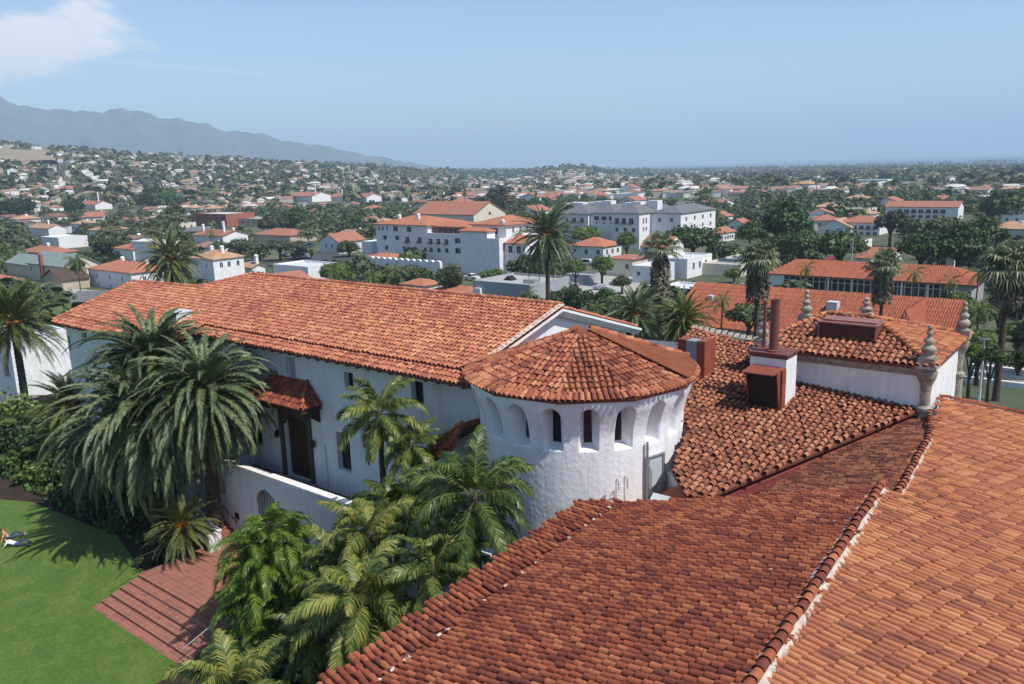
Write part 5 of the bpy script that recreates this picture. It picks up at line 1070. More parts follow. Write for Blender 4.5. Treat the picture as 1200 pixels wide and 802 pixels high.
# ================================================================== THE TOWN
LM = []       # picture rectangles kept free in front of the landmarks: u0, u1, vtop, vbase, distance
FOOT = []     # footprints
def dist(p): return math.hypot(p[0], p[1])
def block(uc, vb, vt, ul, dep, off=0., base=None, register=True):
    """corner (shaded face / sunlit face) at picture column uc standing on the ground at row vb"""
    p = gpix(uc, vb) if base is None else base
    x1, y0 = p[0], p[1]+off
    if off: x1 = aty(uc, vb, y0)[0]
    x0 = aty(ul, vb, y0)[0]; zt = zat(x1, y0, vt); zg = p[2]
    if register:
        LM.append((ul-3, uc+dep*3, vt-4, vb+1, dist(p)-2)); FOOT.append((x0-5, x1+5, y0-5, y0+dep+5))
    return x0, x1, y0, y0+dep, zg-1.5, zt
def vol(t_, bx, roof='flat', rh=1.5, wm='stucco', rm='roof_orange', rows=(), side=(), ov=.5, chim=(), frame=True, rname='roof'):
    x0, x1, y0, y1, z0, z1 = bx
    mb = MB(); mb.box(x0, x1, y0, y1, z0, z1)
    xm, ym = (x0+x1)/2, (y0+y1)/2
    if roof == 'gable_y': mb.prism([(x0, y0, z1), (x1, y0, z1), (xm, y0, z1+rh-.05)], (0, y1-y0, 0))
    if roof == 'gable_x': mb.prism([(x1, y0, z1), (x1, y1, z1), (x1, ym, z1+rh-.05)], (x0-x1, 0, 0))
    wpart(mb, 'wall', M[wm], t_)
    mb = MB(); o = ov
    if roof == 'flat':
        mb.box(x0+.3, x1-.3, y0+.3, y1-.3, z1+.003, z1+.05)
        pb = MB(); 
        pb.box(x0-.03, x1+.03, y0-.03, y0+.3, z1+.004, z1+.55); pb.box(x0-.03, x1+.03, y1-.3, y1+.03, z1+.004, z1+.55); pb.box(x0-.03, x0+.3, y0+.3, y1-.3, z1+.004, z1+.55); pb.box(x1-.3, x1+.03, y0+.3, y1-.3, z1+.004, z1+.55)
        wpart(pb, 'parapet', M[wm], t_); wpart(mb, rname, M['white_roof' if rm in ('roof_orange',) else rm], t_)
    else:
        th = .22; dx, dy = x1-x0, y1-y0
        if roof == 'hip':
            i = min(dx, dy)/2
            if dx >= dy: A_, B_ = (x0+i, ym, z1+rh), (x1-i, ym, z1+rh)
            else: A_, B_ = (xm, y0+i, z1+rh), (xm, y1-i, z1+rh)
            c = [(x0-o, y0-o, z1), (x1+o, y0-o, z1), (x1+o, y1+o, z1), (x0-o, y1+o, z1)]
            if dx >= dy: fs = [[c[0], c[1], B_, A_], [c[1], c[2], B_], [c[2], c[3], A_, B_], [c[3], c[0], A_]]
            else: fs = [[c[0], c[1], A_], [c[1], c[2], B_, A_], [c[2], c[3], B_], [c[3], c[0], A_, B_]]
            for f_ in fs: mb.prism([(q[0], q[1], q[2]+th) for q in f_], (0, 0, -th+.004))
        elif roof == 'gable_y':
            k = rh/(dx/2)
            mb.prism([(x0-o, y0-o, z1-k*o+th), (xm, y0-o, z1+rh+th), (xm, y1+o, z1+rh+th), (x0-o, y1+o, z1-k*o+th)][::-1], (0, 0, -th)); mb.prism([(x1+o, y0-o, z1-k*o+th), (xm, y0-o, z1+rh+th), (xm, y1+o, z1+rh+th), (x1+o, y1+o, z1-k*o+th)], (0, 0, -th))
        else:
            k = rh/(dy/2)
            mb.prism([(x0-o, y0-o, z1-k*o+th), (x1+o, y0-o, z1-k*o+th), (x1+o, ym, z1+rh+th), (x0-o, ym, z1+rh+th)], (0, 0, -th)); mb.prism([(x0-o, y1+o, z1-k*o+th), (x1+o, y1+o, z1-k*o+th), (x1+o, ym, z1+rh+th), (x0-o, ym, z1+rh+th)][::-1], (0, 0, -th))
        wpart(mb, rname, M[rm], t_)
    def win(P, n_, w_, h_, balc=False):
        u_ = np.cross(n_, [0, 0, 1.]); P = np.array(P)
        q = lambda a, b_, c_: tuple(P+u_*a+np.array(n_)*c_+np.array([0, 0, b_]))
        mb = MB(); mb.prism([q(-w_/2, -h_/2, .02), q(w_/2, -h_/2, .02), q(w_/2, h_/2, .02), q(-w_/2, h_/2, .02)], tuple(-np.array(n_)*.12)); o_ = wpart(mb, 'window', M['glass'], t_)
        if frame:
            mb = MB()
            for (a0, a1, b0, b1) in ((-w_/2-.1, -w_/2, -h_/2-.1, h_/2+.1), (w_/2, w_/2+.1, -h_/2-.1, h_/2+.1), (-w_/2, w_/2, h_/2, h_/2+.1), (-w_/2-.15, w_/2+.15, -h_/2-.14, -h_/2-.001), (-.04, .04, -h_/2, h_/2)):
                mb.prism([q(a0, b0, .07), q(a1, b0, .07), q(a1, b1, .07), q(a0, b1, .07)], tuple(-np.array(n_)*.1))
            if balc:
                mb.prism([q(-w_/2-.3, -h_/2-.3, .8), q(w_/2+.3, -h_/2-.3, .8), q(w_/2+.3, -h_/2-.15, .8), q(-w_/2-.3, -h_/2-.15, .8)], tuple(-np.array(n_)*.75))
            mb.shift(-np.array(t_.location)); mb.obj('frame', M[wm], o_)
            if balc:
                mb = MB()
                for b_ in (.0, .45, .85): mb.tube([q(-w_/2-.3, -h_/2-.15+b_, .06), q(-w_/2-.3, -h_/2-.15+b_, .8), q(w_/2+.3, -h_/2-.15+b_, .8), q(w_/2+.3, -h_/2-.15+b_, .06)], .05, 4)
                for a_ in np.linspace(-w_/2-.3, w_/2+.3, 9): mb.tube([q(a_, -h_/2-.15, .8), q(a_, -h_/2+.7, .8)], .03, 4)
                mb.shift(-np.array(t_.location)); mb.obj('balcony_rail', M['iron'], o_)
    for r_ in rows:
        z, fr, w_, h_ = r_[:4]; b_ = len(r_) > 4
        for f_ in fr: win((x0+(x1-x0)*f_, y0, z1-z), (0, -1, 0), w_, h_, b_)
    for r_ in side:
        z, fr, w_, h_ = r_[:4]; b_ = len(r_) > 4
        for f_ in fr: win((x1, y0+(y1-y0)*f_, z1-z), (1, 0, 0), w_, h_, b_)
    for (fx_, fy_, hh) in chim:
        cx_, cy2 = x0+(x1-x0)*fx_, y0+(y1-y0)*fy_; mb = MB(); mb.box(cx_-.6, cx_+.6, cy2-.5, cy2+.5, z1-.1, z1+hh); mb.box(cx_-.7, cx_+.7, cy2-.6, cy2+.6, z1+hh+.003, z1+hh+.15)
        mb.prism([(cx_-.6, cy2-.5, z1+hh+.15), (cx_+.6, cy2-.5, z1+hh+.15), (cx_, cy2-.5, z1+hh+.55)], (0, 1, 0)); wpart(mb, 'chimney', M['stucco'], t_)
def bthing(bx, name, label, cat='building', group=None): return thing(name, (bx[1], bx[2], bx[4]+1.5), label, cat, group)
ls = lambda a, b, n: list(np.linspace(a, b, n))

# big white four storey building
bx = block(547, 311, 266, 443, 20); hotel = bthing(bx, 'office_building', 'big white four storey building with orange hipped roofs and rows of dark balconied windows'); Hh_ = bx[5]-bx[4]-1.5; fl = Hh_/4
vol(hotel, (bx[0], bx[0]+(bx[1]-bx[0])*.60, bx[2], bx[3], bx[4], bx[5]), 'hip', 2.6, 'stucco', 'roof_orange', [(fl*.45, (.07, .15, .23), .8, 1.5), (fl*.45, (.40, .66), 2.2, 1.8), (fl*1.45, (.18, .42), 1.8, 1.6), (fl*1.6, (.62, .85), 1.7, 2.0, 1), (fl*2.6, (.2, .55, .75, .95), 1.6, 1.5)], ov=.9, chim=((.25, .3, 2.8), (.62, .3, 3.2)))
vol(hotel, (bx[0]+(bx[1]-bx[0])*.60+.003, bx[1], bx[2]-.8, bx[3]-4, bx[4], bx[5]-fl*.9), 'flat', 0, 'stucco', 'roof_orange', [(fl*.75, (.12, .33, .54), 1.7, 2.0, 1), (fl*.55, (.85,), 3, 1.8), (fl*1.65, (.12, .33, .54), 1.6, 1.6), (fl*1.6, (.85,), 3, 1.8)])
vol(hotel, (bx[0]+(bx[1]-bx[0])*.60+.01, bx[1], bx[2]+2.5, bx[3]-4.1, bx[5]-fl*.88, bx[5]-.4), 'gable_x', 1.2, 'brick', 'roof_orange', [(fl*.45, ls(.08, .92, 7), 2.0, 1.9)])
b2 = block(586, 323, 282, 541, 17)
vol(hotel, b2, 'flat', 0, 'stucco', 'roof_orange', [], [(2.2, ls(.15, .85, 4), 1.5, 2.2)])
vol(hotel, (b2[0], b2[0]+(b2[1]-b2[0])*.7, b2[2]-.01, b2[2]+4, b2[5]-.02, b2[5]+2.4), 'hip', 1.0, 'stucco', 'roof_orange')
b3 = (b2[0]+1, b2[1]-1.2, b2[2]+5, b2[3]+6, b2[5]-.1, zat(b2[1], b2[2], 266))
vol(hotel, b3, 'hip', 2.2, 'stucco', 'roof_orange', [(1.7, (.2,), .8, 1.6), (1.8, (.55, .7), 1.8, 1.8)], [(1.6, ls(.2, .8, 4), .9, 1.6)], ov=.8, chim=((.86, .05, 1.2),))
vol(hotel, (b2[1]-.02, b2[1]+8, b2[2]+2.5, b2[3]-.02, b2[4], b2[5]-1.0), 'gable_x', 1.8, 'stucco', 'roof_orange', [(1.8, (.3, .7), 1.5, 2.1)], [(1.8, (.2, .5, .8), 1.3, 2), (5, (.2, .5, .8), 1.3, 1.8)])
b4 = block(557, 306, 258, 488, 20, off=26, register=False)
vol(hotel, (b4[0], b4[1], b4[2], b4[3], b4[4], zat(b4[1], b4[2], 252)), 'gable_x', 4.6, 'cream', 'roof_salmon', [], [(0, (.5,), 1.2, 1.2)], ov=.4)
# arcade wall in front of it
bw = block(516, 317, 308, 432, 1.0, off=-9, register=False); aw = bthing(bw, 'garden_wall', 'long white boundary wall with scalloped top before the four storey building', 'wall')
mb = MB(); mb.box(*bw)
for k in range(12): xk = bw[0]+(bw[1]-bw[0])*(k+.5)/12; mb.prism([(xk-1.2, bw[2], bw[5]), (xk+1.2, bw[2], bw[5]), (xk+.5, bw[2], bw[5]+.5), (xk-.5, bw[2], bw[5]+.5)], (0, 1, 0))
wpart(mb, 'wall_panel', M['stucco'], aw)
bg_ = block(458, 312, 303, 431, 7, off=-4, register=False); gh = bthing(bg_, 'gatehouse', 'low gatehouse with an orange roof at the left foot of the four storey building'); vol(gh, bg_, 'hip', 1.2, 'stucco', 'roof_orange')

# grey roofed apartment block
bx = block(749, 292, 251, 652, 26); ap_ = bthing(bx, 'apartment_block', 'cream apartment block with dark grey sloping roof edges behind the tall date palm', 'building'); Hh_ = bx[5]-bx[4]-1.5
vol(ap_, (bx[0], bx[0]+(bx[1]-bx[0])*.38, bx[2]+1.5, bx[3], bx[4], bx[5]-.5), 'hip', 3.4, 'stucco', 'grey_roof', [(2.4, (.55, .8), 1.6, 1.8, 1), (2.4, (.3,), 1, 1.6), (5.6, (.3, .6), 1.6, 1.6)], ov=.6)
vol(ap_, (bx[0]+(bx[1]-bx[0])*.385, bx[0]+(bx[1]-bx[0])*.68, bx[2]+3, bx[3], bx[4], bx[5]-.3), 'hip', 3.2, 'stucco', 'grey_roof', [(1.8, (.25, .55, .85), 2.2, 1.5), (3.6, (.25, .55, .85), .8, .9)], ov=.5)
vol(ap_, (bx[0]+(bx[1]-bx[0])*.685, bx[1], bx[2], bx[3]+6, bx[4], bx[5]), 'hip', 3.0, 'stucco', 'grey_roof', [(2.8, (.2, .45, .72), 1.7, 2.2, 1), (6.2, (.2, .5, .8), 1.4, 1.5)], [(2.8, (.10, .17), 1.0, 2.2), (6, (.10, .17), 1.0, 1.4), (2.2, (.42, .52, .64), 1.8, 1.9), (5.6, (.42, .6, .8), 1.3, 1.5), (2.2, (.8, .9), 1.2, 1.5)], ov=.5)
x_ = bx[1]-3
for k in range(6): 
    fx_ = (.1, .3, .45, .66, .8, .95)[k]; mb = MB(); xa = bx[0]+(bx[1]-bx[0])*fx_; ya = bx[2]+13+(k % 2)*3; mb.box(xa-2.2, xa+2.2, ya-2, ya+2, bx[5]+.5, bx[5]+3.6+(k % 3)*.4); wpart(mb, 'roof_block', M['stucco'], ap_)
vol(ap_, (bx[1]+.01, bx[1]+13, bx[2]+9, bx[3]+14, bx[4], bx[5]-.3), 'hip', 2.6, 'stucco', 'grey_roof', [(2.5, (.3, .7), 1.2, 1.6)], [(2.2, ls(.15, .85, 4), 1.4, 1.6), (5.4, ls(.15, .85, 4), 1.4, 1.4)], ov=.5)
LM.append((640, 806, 235, 285, dist(gpix(749, 292))-4))
# white modern group right of it
def simple(lbl, uc, vb, vt, ul, dep, roof, rh, wm='stucco', rm='roof_orange', rows=(), side=(), name='house', cat='house', ov=.5, chim=(), off=0, extra=None, group=None):
    bx = block(uc, vb, vt, ul, dep, off); t_ = bthing(bx, name, lbl, cat, group); vol(t_, bx, roof, rh, wm, rm, rows, side, ov, chim)
    if extra: extra(t_, bx)
    return t_, bx
simple('bluish white flat roofed house behind the skirted palm trunk', 766, 334, 315, 741, 12, 'flat', 0, 'stucco_shade', name='flat_roofed_house', rows=[(1.6, (.3,), 1, 1)])
simple('white stepped building with a steep gable right of the skirted palm', 783, 320, 291, 750, 10, 'gable_x', 3.0, 'stucco', 'roof_orange', [(3, (.3, .6), 1, 1.2)], ov=.05, off=6)
simple('bright white flat roofed building in front of the dark round tree', 805, 327, 306, 772, 16, 'flat', 0, 'stucco', name='flat_roofed_house', side=[(1.8, (.25, .5, .75), 1.2, 1.8)])
simple('grey walled yard building with cream flat roof beside the school roof', 868, 325, 313, 822, 26, 'flat', 0, 'cream', 'concrete', name='flat_roofed_house')
simple('small cream house with a thin red roof edge left of the white modern group', 741, 326, 305, 711, 9, 'hip', .9, 'cream', 'roof_salmon', [(2, (.15, .8), 1, 1.4)])
simple('white house with bright red roof right behind the tall date palm', 707, 305, 290, 668, 12, 'hip', 2.6, 'stucco', 'roof_orange', [(1.8, ls(.15, .85, 3), 1.4, 1.6)], [(1.8, ls(.2, .8, 3), 1.2, 1.6)])
simple('low white garage with grey flat roof among parked cars', 690, 334, 325, 664, 6, 'flat', 0, 'greywall', 'concrete', name='garage')
# foreground small ones just behind the wing
def f1x(t_, bx):
    x0, x1, y0, y1, z0, z1 = bx
    mb = MB(); mb.prism([(x0+4, y0+6, z1+.1), (x0+6.5, y0+6, z1+.1), (x0+5.2, y0+6, z1+1.1)], (0, 2, 0)); wpart(mb, 'skylight', M['dark'], t_)
    mb = MB(); mb.box(x1-5, x1-2, y0+4, y0+6, z1+.06, z1+.9); wpart(mb, 'roof_unit', M['galv'], t_)
simple('plain grey building with pale flat roof just behind the wing roof', 622, 372, 337, 556, 15, 'flat', 0, 'greywall', 'concrete', name='flat_roofed_building', cat='building', extra=f1x)
simple('small red roofed pavilion behind the ridge of the wing, left one', 497, 350, 336, 471, 7, 'hip', 1.3, 'stucco', 'roof_orange', [(1.4, (.3, .7), .8, 1)])
simple('red roofed cottage beside the white chimney stack behind the wing', 551, 358, 347, 500, 9, 'hip', 1.3, 'stucco', 'roof_orange')
p = gpix(560, 366); p = np.array(p); t_ = thing('chimney_stack', (p[0], p[1], p[2]), 'white free standing chimney stack with grey ducts right behind the wing ridge', 'chimney')
zt_ = zat(p[0], p[1], 338); MB().box(-.9, .9, 0, 1.2, -1, zt_-p[2]).obj('stack', M['stucco'], t_); MB().tube([(-2.4, .3, zt_-p[2]-1.4), (-1.2, .3, zt_-p[2]-1.2), (-.91, .3, zt_-p[2]-1.2)], .45, 10).obj('duct', M['galv'], t_); FOOT.append((p[0]-3, p[0]+3, p[1]-3, p[1]+4)); LM.append((545, 572, 335, 368, dist(p)-2))

# school with the long red roof and the nearer big roof, with real tile courses
bx = block(1136, 362, 334, 902, 16); sch = bthing(bx, 'school_building', 'long low building with red tile roof above a continuous dark window band'); x0, x1, y0, y1, z0, z1 = bx
mb = MB(); mb.box(x0, x1, y0+.5, y1, z0, z1-.2); wpart(mb, 'wall', M['greywall'], sch)
mb = MB(); mb.box(x0, x1, y0+.1, y0+.497, z0, z1-3.4); wpart(mb, 'plinth', M['greywall'], sch)
rr_h = 2.6; M['tile_school'] = tilemat('clay_tiles_red', [(.30, .09, .05), (.38, .115, .06), (.42, .13, .065), (.46, .15, .075)], pscale=.15, soot=.25)
mb = MB(); zz = z1; ym = (y0+y1)/2
tile_slope(mb, [(x0-1, y0-.8, zz), (x1+1, y0-.8, zz), (x1-5, ym, zz+rr_h), (x0+3, ym, zz+rr_h)], (0, -1, -.3), .42, 1.2, .14, n=3); tile_slope(mb, [(x1+1, y0-.8, zz), (x1+1, y1+.8, zz), (x1-5, ym, zz+rr_h)], (1, 0, -.3), .42, 1.2, .14, n=3)
mb.poly([(x1+1, y1+.8, zz), (x0-1, y1+.8, zz), (x0+3, ym, zz+rr_h), (x1-5, ym, zz+rr_h)], 1); mb.poly([(x0-1, y0-.8, zz), (x0+3, ym, zz+rr_h), (x0-1, y1+.8, zz)], 1)
wpart(mb, 'roof', [M['tile_school'], M['pan_far']], sch)
nw = 26
for k in range(nw):
    a = x0+3+(x1-x0-6)*k/nw; b_ = x0+3+(x1-x0-6)*(k+1)/nw-.16; mb = MB(); mb.box(a+.05, b_-.05, y0+.42, y0+.46, z1-3.3, z1-.55); o_ = wpart(mb, 'window', M['glass'], sch)
    mb = MB(); mb.box(a-.08, a+.05, y0+.36, y0+.47, z1-3.3, z1-.55); mb.box(a+.05, b_+.0, y0+.37, y0+.47, z1-1.45, z1-1.35); mb.shift(-np.array(sch.location)); mb.obj('frame', M['stucco'], o_)
for k in range(8):
    a = x0+3+(x1-x0-6)*k/7; mb = MB(); mb.box(a-.2, a+.2, y0+.05, y0+.35, z0, z1-.25); wpart(mb, 'post', M['stucco'], sch)
mb = MB(); mb.box(x0-.05, x0+3, y0-.05, y0+.5, z0, z1-.25); wpart(mb, 'end_wall', M['stucco'], sch)
bx = block(1098, 408, 392, 800, 20, off=-6); bigr = bthing(bx, 'hall_building', 'wide low hall with a plain orange tile roof behind the penthouse'); x0, x1, y0, y1, z0, z1 = bx
pA = aty(835, 384, y0); z1 = pA[2]
zr1 = zat(aty(1000, 345, y0+13)[0], y0+13, 343); x1b = aty(1110, 400, y0)[0]; x0 = aty(780, 380, y0)[0]
mb = MB(); mb.box(x0+1, x1b-1, y0+1, y0+24, z0-3, z1-.2); wpart(mb, 'wall', M['stucco'], bigr)
mb = MB(); tile_slope(mb, [(x0, y0, z1), (x1b, y0, z1), (x1b, y0+13, zr1), (x0, y0+13, zr1)], (0, -1, -.3), .42, 1.3, .14, n=3)
mb.poly([(x0, y0+13, zr1), (x1b, y0+13, zr1), (x1b, y0+26, z1), (x0, y0+26, z1)], 1)
wpart(mb, 'roof', [M['tile_school'], M['pan_far']], bigr)
# cross gable wing of the hall
xa, xb = aty(1040, 372, y0+2)[0], aty(1092, 372, y0+2)[0]; xm = (xa+xb)/2
mb = MB(); zq = z1+.3; zp = zr1+.05
ye = y0-4; zc2 = z1-.9; yh = ye+(xb-xa)/2; tp_ = (xm, yh, zr1-.1)
tile_slope(mb, [(xa, ye, zc2), (xb, ye, zc2), tp_], (0, -1, -.3), .42, 1.3, .14, n=3)
kk = (zr1-.1-zc2)/(xm-xa)
tile_slope(mb, [(xa, ye, zc2), tp_, (xm, y0+12, zr1-.1), (xa, y0+12, zc2)], (-1, 0, -.3), .42, 1.3, .14, n=3); tile_slope(mb, [(xb, ye, zc2), tp_, (xm, y0+12, zr1-.1), (xb, y0+12, zc2)], (1, 0, -.3), .42, 1.3, .14, n=3)
wpart(mb, 'cross_roof', [M['tile_school'], M['pan_far']], bigr)
for (u, v, s_) in ((977, 347, .9), (1067, 362, .5), (833, 338, .5)):
    yy = y0+8; p = aty(u, v, yy); pz = z1+(zr1-z1)*8/13; mb = MB(); mb.box(p[0]-s_, p[0]+s_, yy-s_, yy+s_, pz-.2, pz+s_*1.5); wpart(mb, 'roof_vent', M['metal_paint'], bigr)
LM.append((800, 1165, 300, 405, dist((x1b, y0))-5)); FOOT.append((x0-5, x1b+5, y0-5, y0+30))

simple('white house with salmon roof right of the grey apartment block', 847, 284, 274, 832, 12, 'hip', 2.2, 'stucco', 'roof_salmon', [(1.8, (.3, .7), 1, 1.2)], [(1.8, (.2, .4, .6, .8), 1.6, 1.4)])
simple('small gabled house just above the salmon roofed one', 872, 272, 263, 852, 9, 'gable_y', 2.2, 'stucco', 'roof_salmon', [(1.6, (.3, .7), 1, 1.2)])
simple('tan roofed gabled house between the two dark round trees', 997, 276, 267, 958, 14, 'gable_y', 3.2, 'stucco', 'roof_tan', [(1.8, (.3, .7), 1.2, 1.4)])
simple('long two storey house with red roof and balconies behind the tan gabled one', 1030, 280, 262, 980, 14, 'hip', 2.6, 'stucco', 'roof_salmon', [(1.8, ls(.1, .9, 6), 1.5, 1.5, 1), (4.6, ls(.1, .9, 6), 1.5, 1.6)], off=16)
simple('very long salmon roofed building with dark balconies, upper right', 1122, 258, 243, 1037, 14, 'gable_x', 2.6, 'stucco', 'roof_salmon', [(2.2, ls(.2, .8, 7), 2.2, 1.8, 1), (5, ls(.2, .8, 7), 2, 1.6)])
simple('pink roofed house with white gable above the very long building', 1108, 240, 234, 1080, 14, 'gable_x', 2.4, 'stucco', 'roof_salmon', off=10)
simple('pale house with dark grey hipped roof at the right edge', 1222, 264, 246, 1172, 16, 'hip', 2.4, 'stucco', 'grey_roof', [(1.8, ls(.15, .85, 4), 1, 1.4), (4.6, ls(.15, .85, 4), 1, 1.4)], chim=((.6, .3, 2.6),))
simple('red roofed annex between the dark round trees above the school', 1042, 314, 303, 1014, 14, 'gable_x', 2.2, 'stucco', 'roof_orange')
simple('tall slender white chimney tower behind the school roof', 1117, 322, 297, 1107, 3, 'flat', 0, 'stucco', name='tower', cat='tower')
simple('white curved parapet building left of the flag above the school', 1020, 320, 303, 1003, 12, 'gable_x', 2.5, 'stucco', 'roof_salmon')
simple('red and white house left of the great ficus, far right centre', 1010, 296, 285, 962, 12, 'flat', 0, 'stucco', 'roof_salmon')
# left hand town
def greenx(t_, bx):
    x0, x1, y0, y1, z0, z1 = bx
    mb = MB(); mb.box(x0+(x1-x0)*.42, x0+(x1-x0)*.42+1.3, y0-.9, y0-.003, z0, z1+3.4); wpart(mb, 'chimney', M['brick'], t_)
simple('cream house with pale green gabled roof and brick chimney', 78, 334, 313, 36, 11, 'gable_x', 3.2, 'cream', 'green_roof', [(2, (.1, .75), 1, 1.2)], extra=greenx)
simple('low annex with pale green roof left of the brick chimney', 38, 326, 311, 10, 10, 'gable_x', 2.6, 'cream', 'green_roof')
simple('dark brown shingled cottage right of the green roofed house', 74, 341, 329, 52, 8, 'gable_y', 2.8, 'tan', 'brown_roof')
simple('white house with red hipped roof and two round chimneys', 156, 342, 321, 107, 13, 'hip', 2.2, 'stucco', 'roof_orange', [(1.8, (.2, .5, .8), .8, 1.2), (4.6, (.2, .5, .8), .8, 1.2)], [(1.8, (.3, .7), .9, 1.2)], chim=((.25, .6, 2.8), (.8, .6, 3)))
simple('tall blank white house beside the orange fruited date palm', 186, 308, 286, 156, 10, 'flat', 0, 'stucco', 'concrete', side=[(2, (.4,), .9, 1.2)])
simple('low red roof joining the blank white house on its left', 157, 306, 293, 133, 14, 'hip', 2.0, 'stucco', 'roof_orange')
simple('white house with tan tile roof and paired chimneys behind the fruited palm', 252, 329, 305, 226, 11, 'hip', 2.4, 'stucco', 'roof_tan', [(2, (.3, .7), .8, 1.2)], [(1.8, (.25, .5, .8), 1, 1.6)], chim=((.3, .5, 3.2), (.75, .5, 3.4)))
simple('low white wall wing with round topped chimney right of the tan roof', 296, 322, 314, 262, 5, 'gable_x', 1.0, 'stucco', 'roof_tan', chim=((.95, .5, 3.6),))
simple('white church like house with stepped towers left of centre', 262, 287, 277, 228, 14, 'gable_x', 2.2, 'stucco', 'roof_salmon', chim=((.1, .3, 4.6), (.8, .3, 6.2), (.95, .5, 3)))
simple('low white flat building beside the parking lot', 362, 330, 315, 322, 12, 'flat', 0, 'stucco', name='flat_roofed_house', side=[(2, (.5,), 3, 1.6)])
simple('brown brick modern building with pale flat roof terraces', 266, 266, 252, 228, 22, 'flat', 0, 'brick', 'white_roof', [(2.2, ls(.15, .9, 5), 2.4, 1.8)], name='office_building', cat='building')
simple('pale concrete low building right of the brick modern one', 316, 266, 258, 275, 20, 'flat', 0, 'tan', 'concrete', [(1.8, ls(.1, .9, 6), 2.4, 1.2)])
simple('row of red tiled roofs beyond the olive trees', 340, 285, 277, 298, 16, 'hip', 2.6, 'tan', 'roof_salmon')
simple('gabled pale blue house with salmon roof above the parking lot', 398, 298, 284, 375, 14, 'gable_y', 3.0, 'stucco_shade', 'roof_salmon', [(1.6, (.35, .65), 1, 1.6)])
simple('white walled house between the lot and the four storey building', 436, 303, 285, 425, 12, 'flat', 0, 'stucco')
simple('white two box house far left below the hill', 70, 292, 280, 50, 14, 'flat', 0, 'stucco', 'white_roof')
simple('red roofed white house with square chimney at far left', 58, 306, 298, 26, 12, 'hip', 2.2, 'stucco', 'roof_salmon', chim=((.5, .5, 3.2),))
simple('pinkish gabled house on the left with small tower', 58, 278, 268, 36, 10, 'gable_x', 2.2, 'stucco', 'roof_tan', chim=((.6, .5, 4),))
simple('distant mission church with salmon roof and two towers', 366, 237, 230, 334, 26, 'gable_x', 4, 'stucco', 'roof_salmon', name='church', cat='church', chim=((.02, .2, 9), (1.0, .2, 12)))
simple('second far white church group right of the mission', 430, 237, 231, 385, 22, 'gable_x', 3.4, 'stucco', 'roof_salmon', name='church', cat='church', chim=((.3, .2, 8),))
simple('white tower house on the lower hill at left', 112, 246, 240, 90, 16, 'gable_x', 3, 'stucco', 'roof_salmon', chim=((.85, .4, 10),))
simple('wide grey flat warehouse beyond the apartment block', 748, 233, 228, 716, 40, 'flat', 0, 'stucco', 'grey_roof', name='warehouse', cat='warehouse')
simple('long white low building on the far right plain', 1040, 214, 211, 1002, 30, 'flat', 0, 'stucco', 'white_roof', name='warehouse', cat='warehouse')
# house at the left picture edge behind the slim date palm
bx = block(24, 482, 402, -60, 6, register=True); lh = bthing(bx, 'white_house', 'white house in shade at the left picture edge behind the slim date palm', 'house'); vol(lh, bx, 'flat', 0, 'stucco', 'white_roof', [(3.2, (.93,), .9, 1.6)])
LM.append((-40, 58, 176, 189, 1e6))
# streets and parking lot
def sheet(name, pix, m, dz=.3, kind='structure', zadd=0):
    pts = [gpix(u, v) for u, v in pix]; n_ = 10; a, b_, c, d = [np.array(p) for p in pts]; V = []
    for i in range(n_+1):
        for j in range(n_+1):
            s, t = i/n_, j/n_; p = (a*(1-s)+b_*s)*(1-t)+(d*(1-s)+c*s)*t; V.append((p[0], p[1], gz(p[0], p[1])+dz))
    o = MB().add(V, [(i*(n_+1)+j, (i+1)*(n_+1)+j, (i+1)*(n_+1)+j+1, i*(n_+1)+j+1) for i in range(n_) for j in range(n_)]).obj(name, m, smooth=True); return tag(o, kind=kind)
sheet('parking_lot', [(308, 312), (446, 320), (452, 302), (372, 298)], M['asphalt']); LM.append((366, 448, 297, 318, 240)); LM.append((330, 370, 296, 312, 255))
sheet('dry_field', [(-20, 192), (66, 191), (62, 179), (-20, 177)], mat('dry_grass', (.30, .24, .17), (.22, .18, .12), .01, .95), 4.0)
sheet('street', [(560, 326), (610, 326), (600, 316), (570, 318)], M['asphalt']); sheet('yard', [(655, 345), (760, 350), (745, 322), (650, 322)], M['concrete'], .32); LM.append((660, 742, 324, 345, 200)); LM.append((538, 566, 318, 331, 235))
sheet('street', [(0, 372), (60, 372), (120, 342), (60, 338)], M['concrete'], .3)

# ================================================================== landmark trees and palms of the town
def tpix(u0, u1, vt, vb, mk, shape, label, group=None, hi=True, name='tree', lift=0):
    uc = (u0+u1)/2; p = gpix(uc, vb); D = (p-CAM)@FW; Rr = (u1-u0)/2/F*D; h = zat(p[0], p[1], vt)-p[2]
    LM.append((u0, u1, vt, vb, dist(p)-1)); FOOT.append((p[0]-Rr*.6, p[0]+Rr*.6, p[1]-Rr*.6, p[1]+Rr*.6))
    return tree((p[0], p[1], p[2]), Rr, h, mk, shape, label, group, name, hi)
FI = 'big dark ficus trees above the school roof'
tpix(882, 948, 234, 316, 'leaf_ficus', 0, 'tallest dark ficus tree left of the flag pole', FI, name='ficus_tree')
tpix(862, 900, 258, 318, 'leaf_ficus', 0, 'dark ficus at the left end of the group, lower crown', FI, name='ficus_tree')
tpix(905, 965, 266, 322, 'leaf_ficus', 1, 'rounded ficus crown in front of the tallest dark one', FI, name='ficus_tree')
tpix(950, 1015, 268, 322, 'leaf_ficus', 1, 'flat topped ficus tree directly behind the flag pole', FI, name='ficus_tree')
tpix(1044, 1112, 268, 326, 'leaf_ficus', 1, 'wide dark ficus right of the red roofed annex', FI, name='ficus_tree')
tpix(1090, 1152, 262, 328, 'leaf_ficus', 0, 'dark ficus behind the slender white chimney tower', FI, name='ficus_tree')
